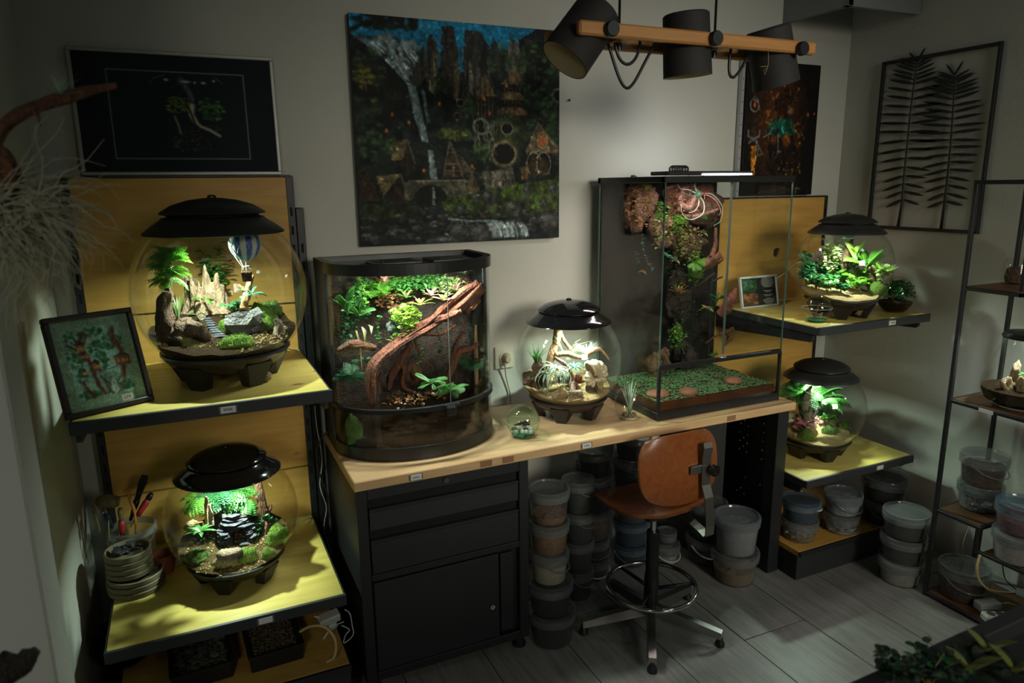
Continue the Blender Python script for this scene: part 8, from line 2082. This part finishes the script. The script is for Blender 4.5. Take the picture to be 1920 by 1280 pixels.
# ---------------------------------------------------------------- foreground: hanging driftwood with Spanish moss, and the near planter
fy_ = 1.10
fw = driftwood('crooked driftwood branch reaching in from the upper left', [([at(-130, 330, fy_), at(-40, 300, fy_), at(10, 235, fy_), at(70, 200, fy_), at(150, 175, fy_ + .01), at(218, 160, fy_ + .02)], [.008, .009, .0075, .007, .006, .004]), ([at(-60, 250, fy_), at(0, 290, fy_), at(22, 330, fy_), at(10, 380, fy_)], [.007, .010, .011, .006]), ([at(60, 205, fy_), at(72, 220, fy_ - .01), at(76, 236, fy_ - .01)], [.004, .002, .001])], WD['rust'], 71, name='driftwood_branch')
tag(tuft('small grey-green air plant tied on the driftwood branch', at(115, 178, fy_), .045, 90, LF['silver'], 'air_plant', 1.5, .008, 3), 'small grey-green air plant tied on the driftwood branch', 'plant')
mb = MB(); rg = random.Random(3); b_ = at(0, 400, fy_)
sm = thing('spanish_moss', 'hanging clump of pale Spanish moss at the left edge', 'plant', b_)
for k in range(420):
    p0 = at(rg.uniform(-70, 60), rg.uniform(360, 430), fy_ + rg.uniform(-.05, .05)) - b_; pts = [p0]; a = rg.uniform(-.5, .9); ang = rg.uniform(-1.2, .6); L_ = rg.uniform(.05, .13)
    for i in range(7):
        ang += rg.uniform(-.8, .45); p0 = p0 + Vector((math.cos(ang) * math.cos(a), math.cos(ang) * math.sin(a), math.sin(ang))) * L_ / 6; pts.append(p0)
    mb.tube(pts, [  .0010 * (1 - .1 * i) for i in range(8)], 3, cap=False)
obj('strands', mb, mat('spanish_moss', (.50, .48, .34), .8), sm, norm=False)['kind'] = 'stuff'
driftwood('dark driftwood stub at the lower left corner', [([at(-60, 1270, .95), at(10, 1258, .95), at(45, 1240, .95), at(68, 1218, .95)], [.016, .018, .013, .005])], WD['dark'], 73, name='driftwood_stub', n=12)
# near planter at the lower right: dark wooden edge, plants inside
A0, A1 = atz(1640, 1262, .93), atz(1925, 1132, .93)
ed = (A1 - A0).normalized(); nn = Vector((ed.y, -ed.x, 0))
pt = thing('planter_table', 'dark planter table edge at the lower right corner', 'table', A0 - ed * .3)
Mr = Matrix.Rotation(math.atan2(ed.y, ed.x), 4, 'Z')
obj('rim_board', MB().box((.55, -.012, -.02), (1.3, .024, .05), .002).xf(Mr), mat('dark_planter', (.012, .013, .015), .5), pt)
obj('bed', MB().box((.55, -.33, -.035), (1.3, .62, .03)).xf(Mr), mat('planter_bed', (.008, .008, .008), .8), pt)
obj('leg', MB().box((.10, -.05, -.49), (.05, .05, .878)).xf(Mr), mat('dark_planter', (.012, .013, .015), .5), pt); obj('leg', MB().box((1.05, -.05, -.49), (.05, .05, .878)).xf(Mr), mat('dark_planter', (.012, .013, .015), .5), pt)
obj('leg', MB().box((.10, -.60, -.49), (.05, .05, .878)).xf(Mr), mat('dark_planter', (.012, .013, .015), .5), pt); obj('leg', MB().box((1.05, -.60, -.49), (.05, .05, .878)).xf(Mr), mat('dark_planter', (.012, .013, .015), .5), pt)
bush('dark crinkled foliage sticking up from the near planter', atz(1668, 1285, .925) - nn * .0, .07, .055, 9, 9, LF['dark'], .014, 'round', .42, seed=131, m2=LF['deep'])
bush('low dark foliage along the near planter edge', atz(1740, 1282, .91), .14, .045, 12, 8, LF['dark'], .014, 'round', .42, seed=132, m2=LF['deep'])
for k, (x, y, s_, lb) in enumerate(((1815, 1260, .05, 'dark thick-leaved rosette in the near planter'), (1850, 1225, .055, 'yellow-edged thick leaf plant in the near planter'), (1900, 1262, .05, 'dark curling plant at the corner of the near planter'))):
    rosette(lb, atz(x, y, .925), s_, 8, LF['dark'], 'succulent', 'strap', .16, (5, 70), 140 + k, .5, m2=LF['olive'])
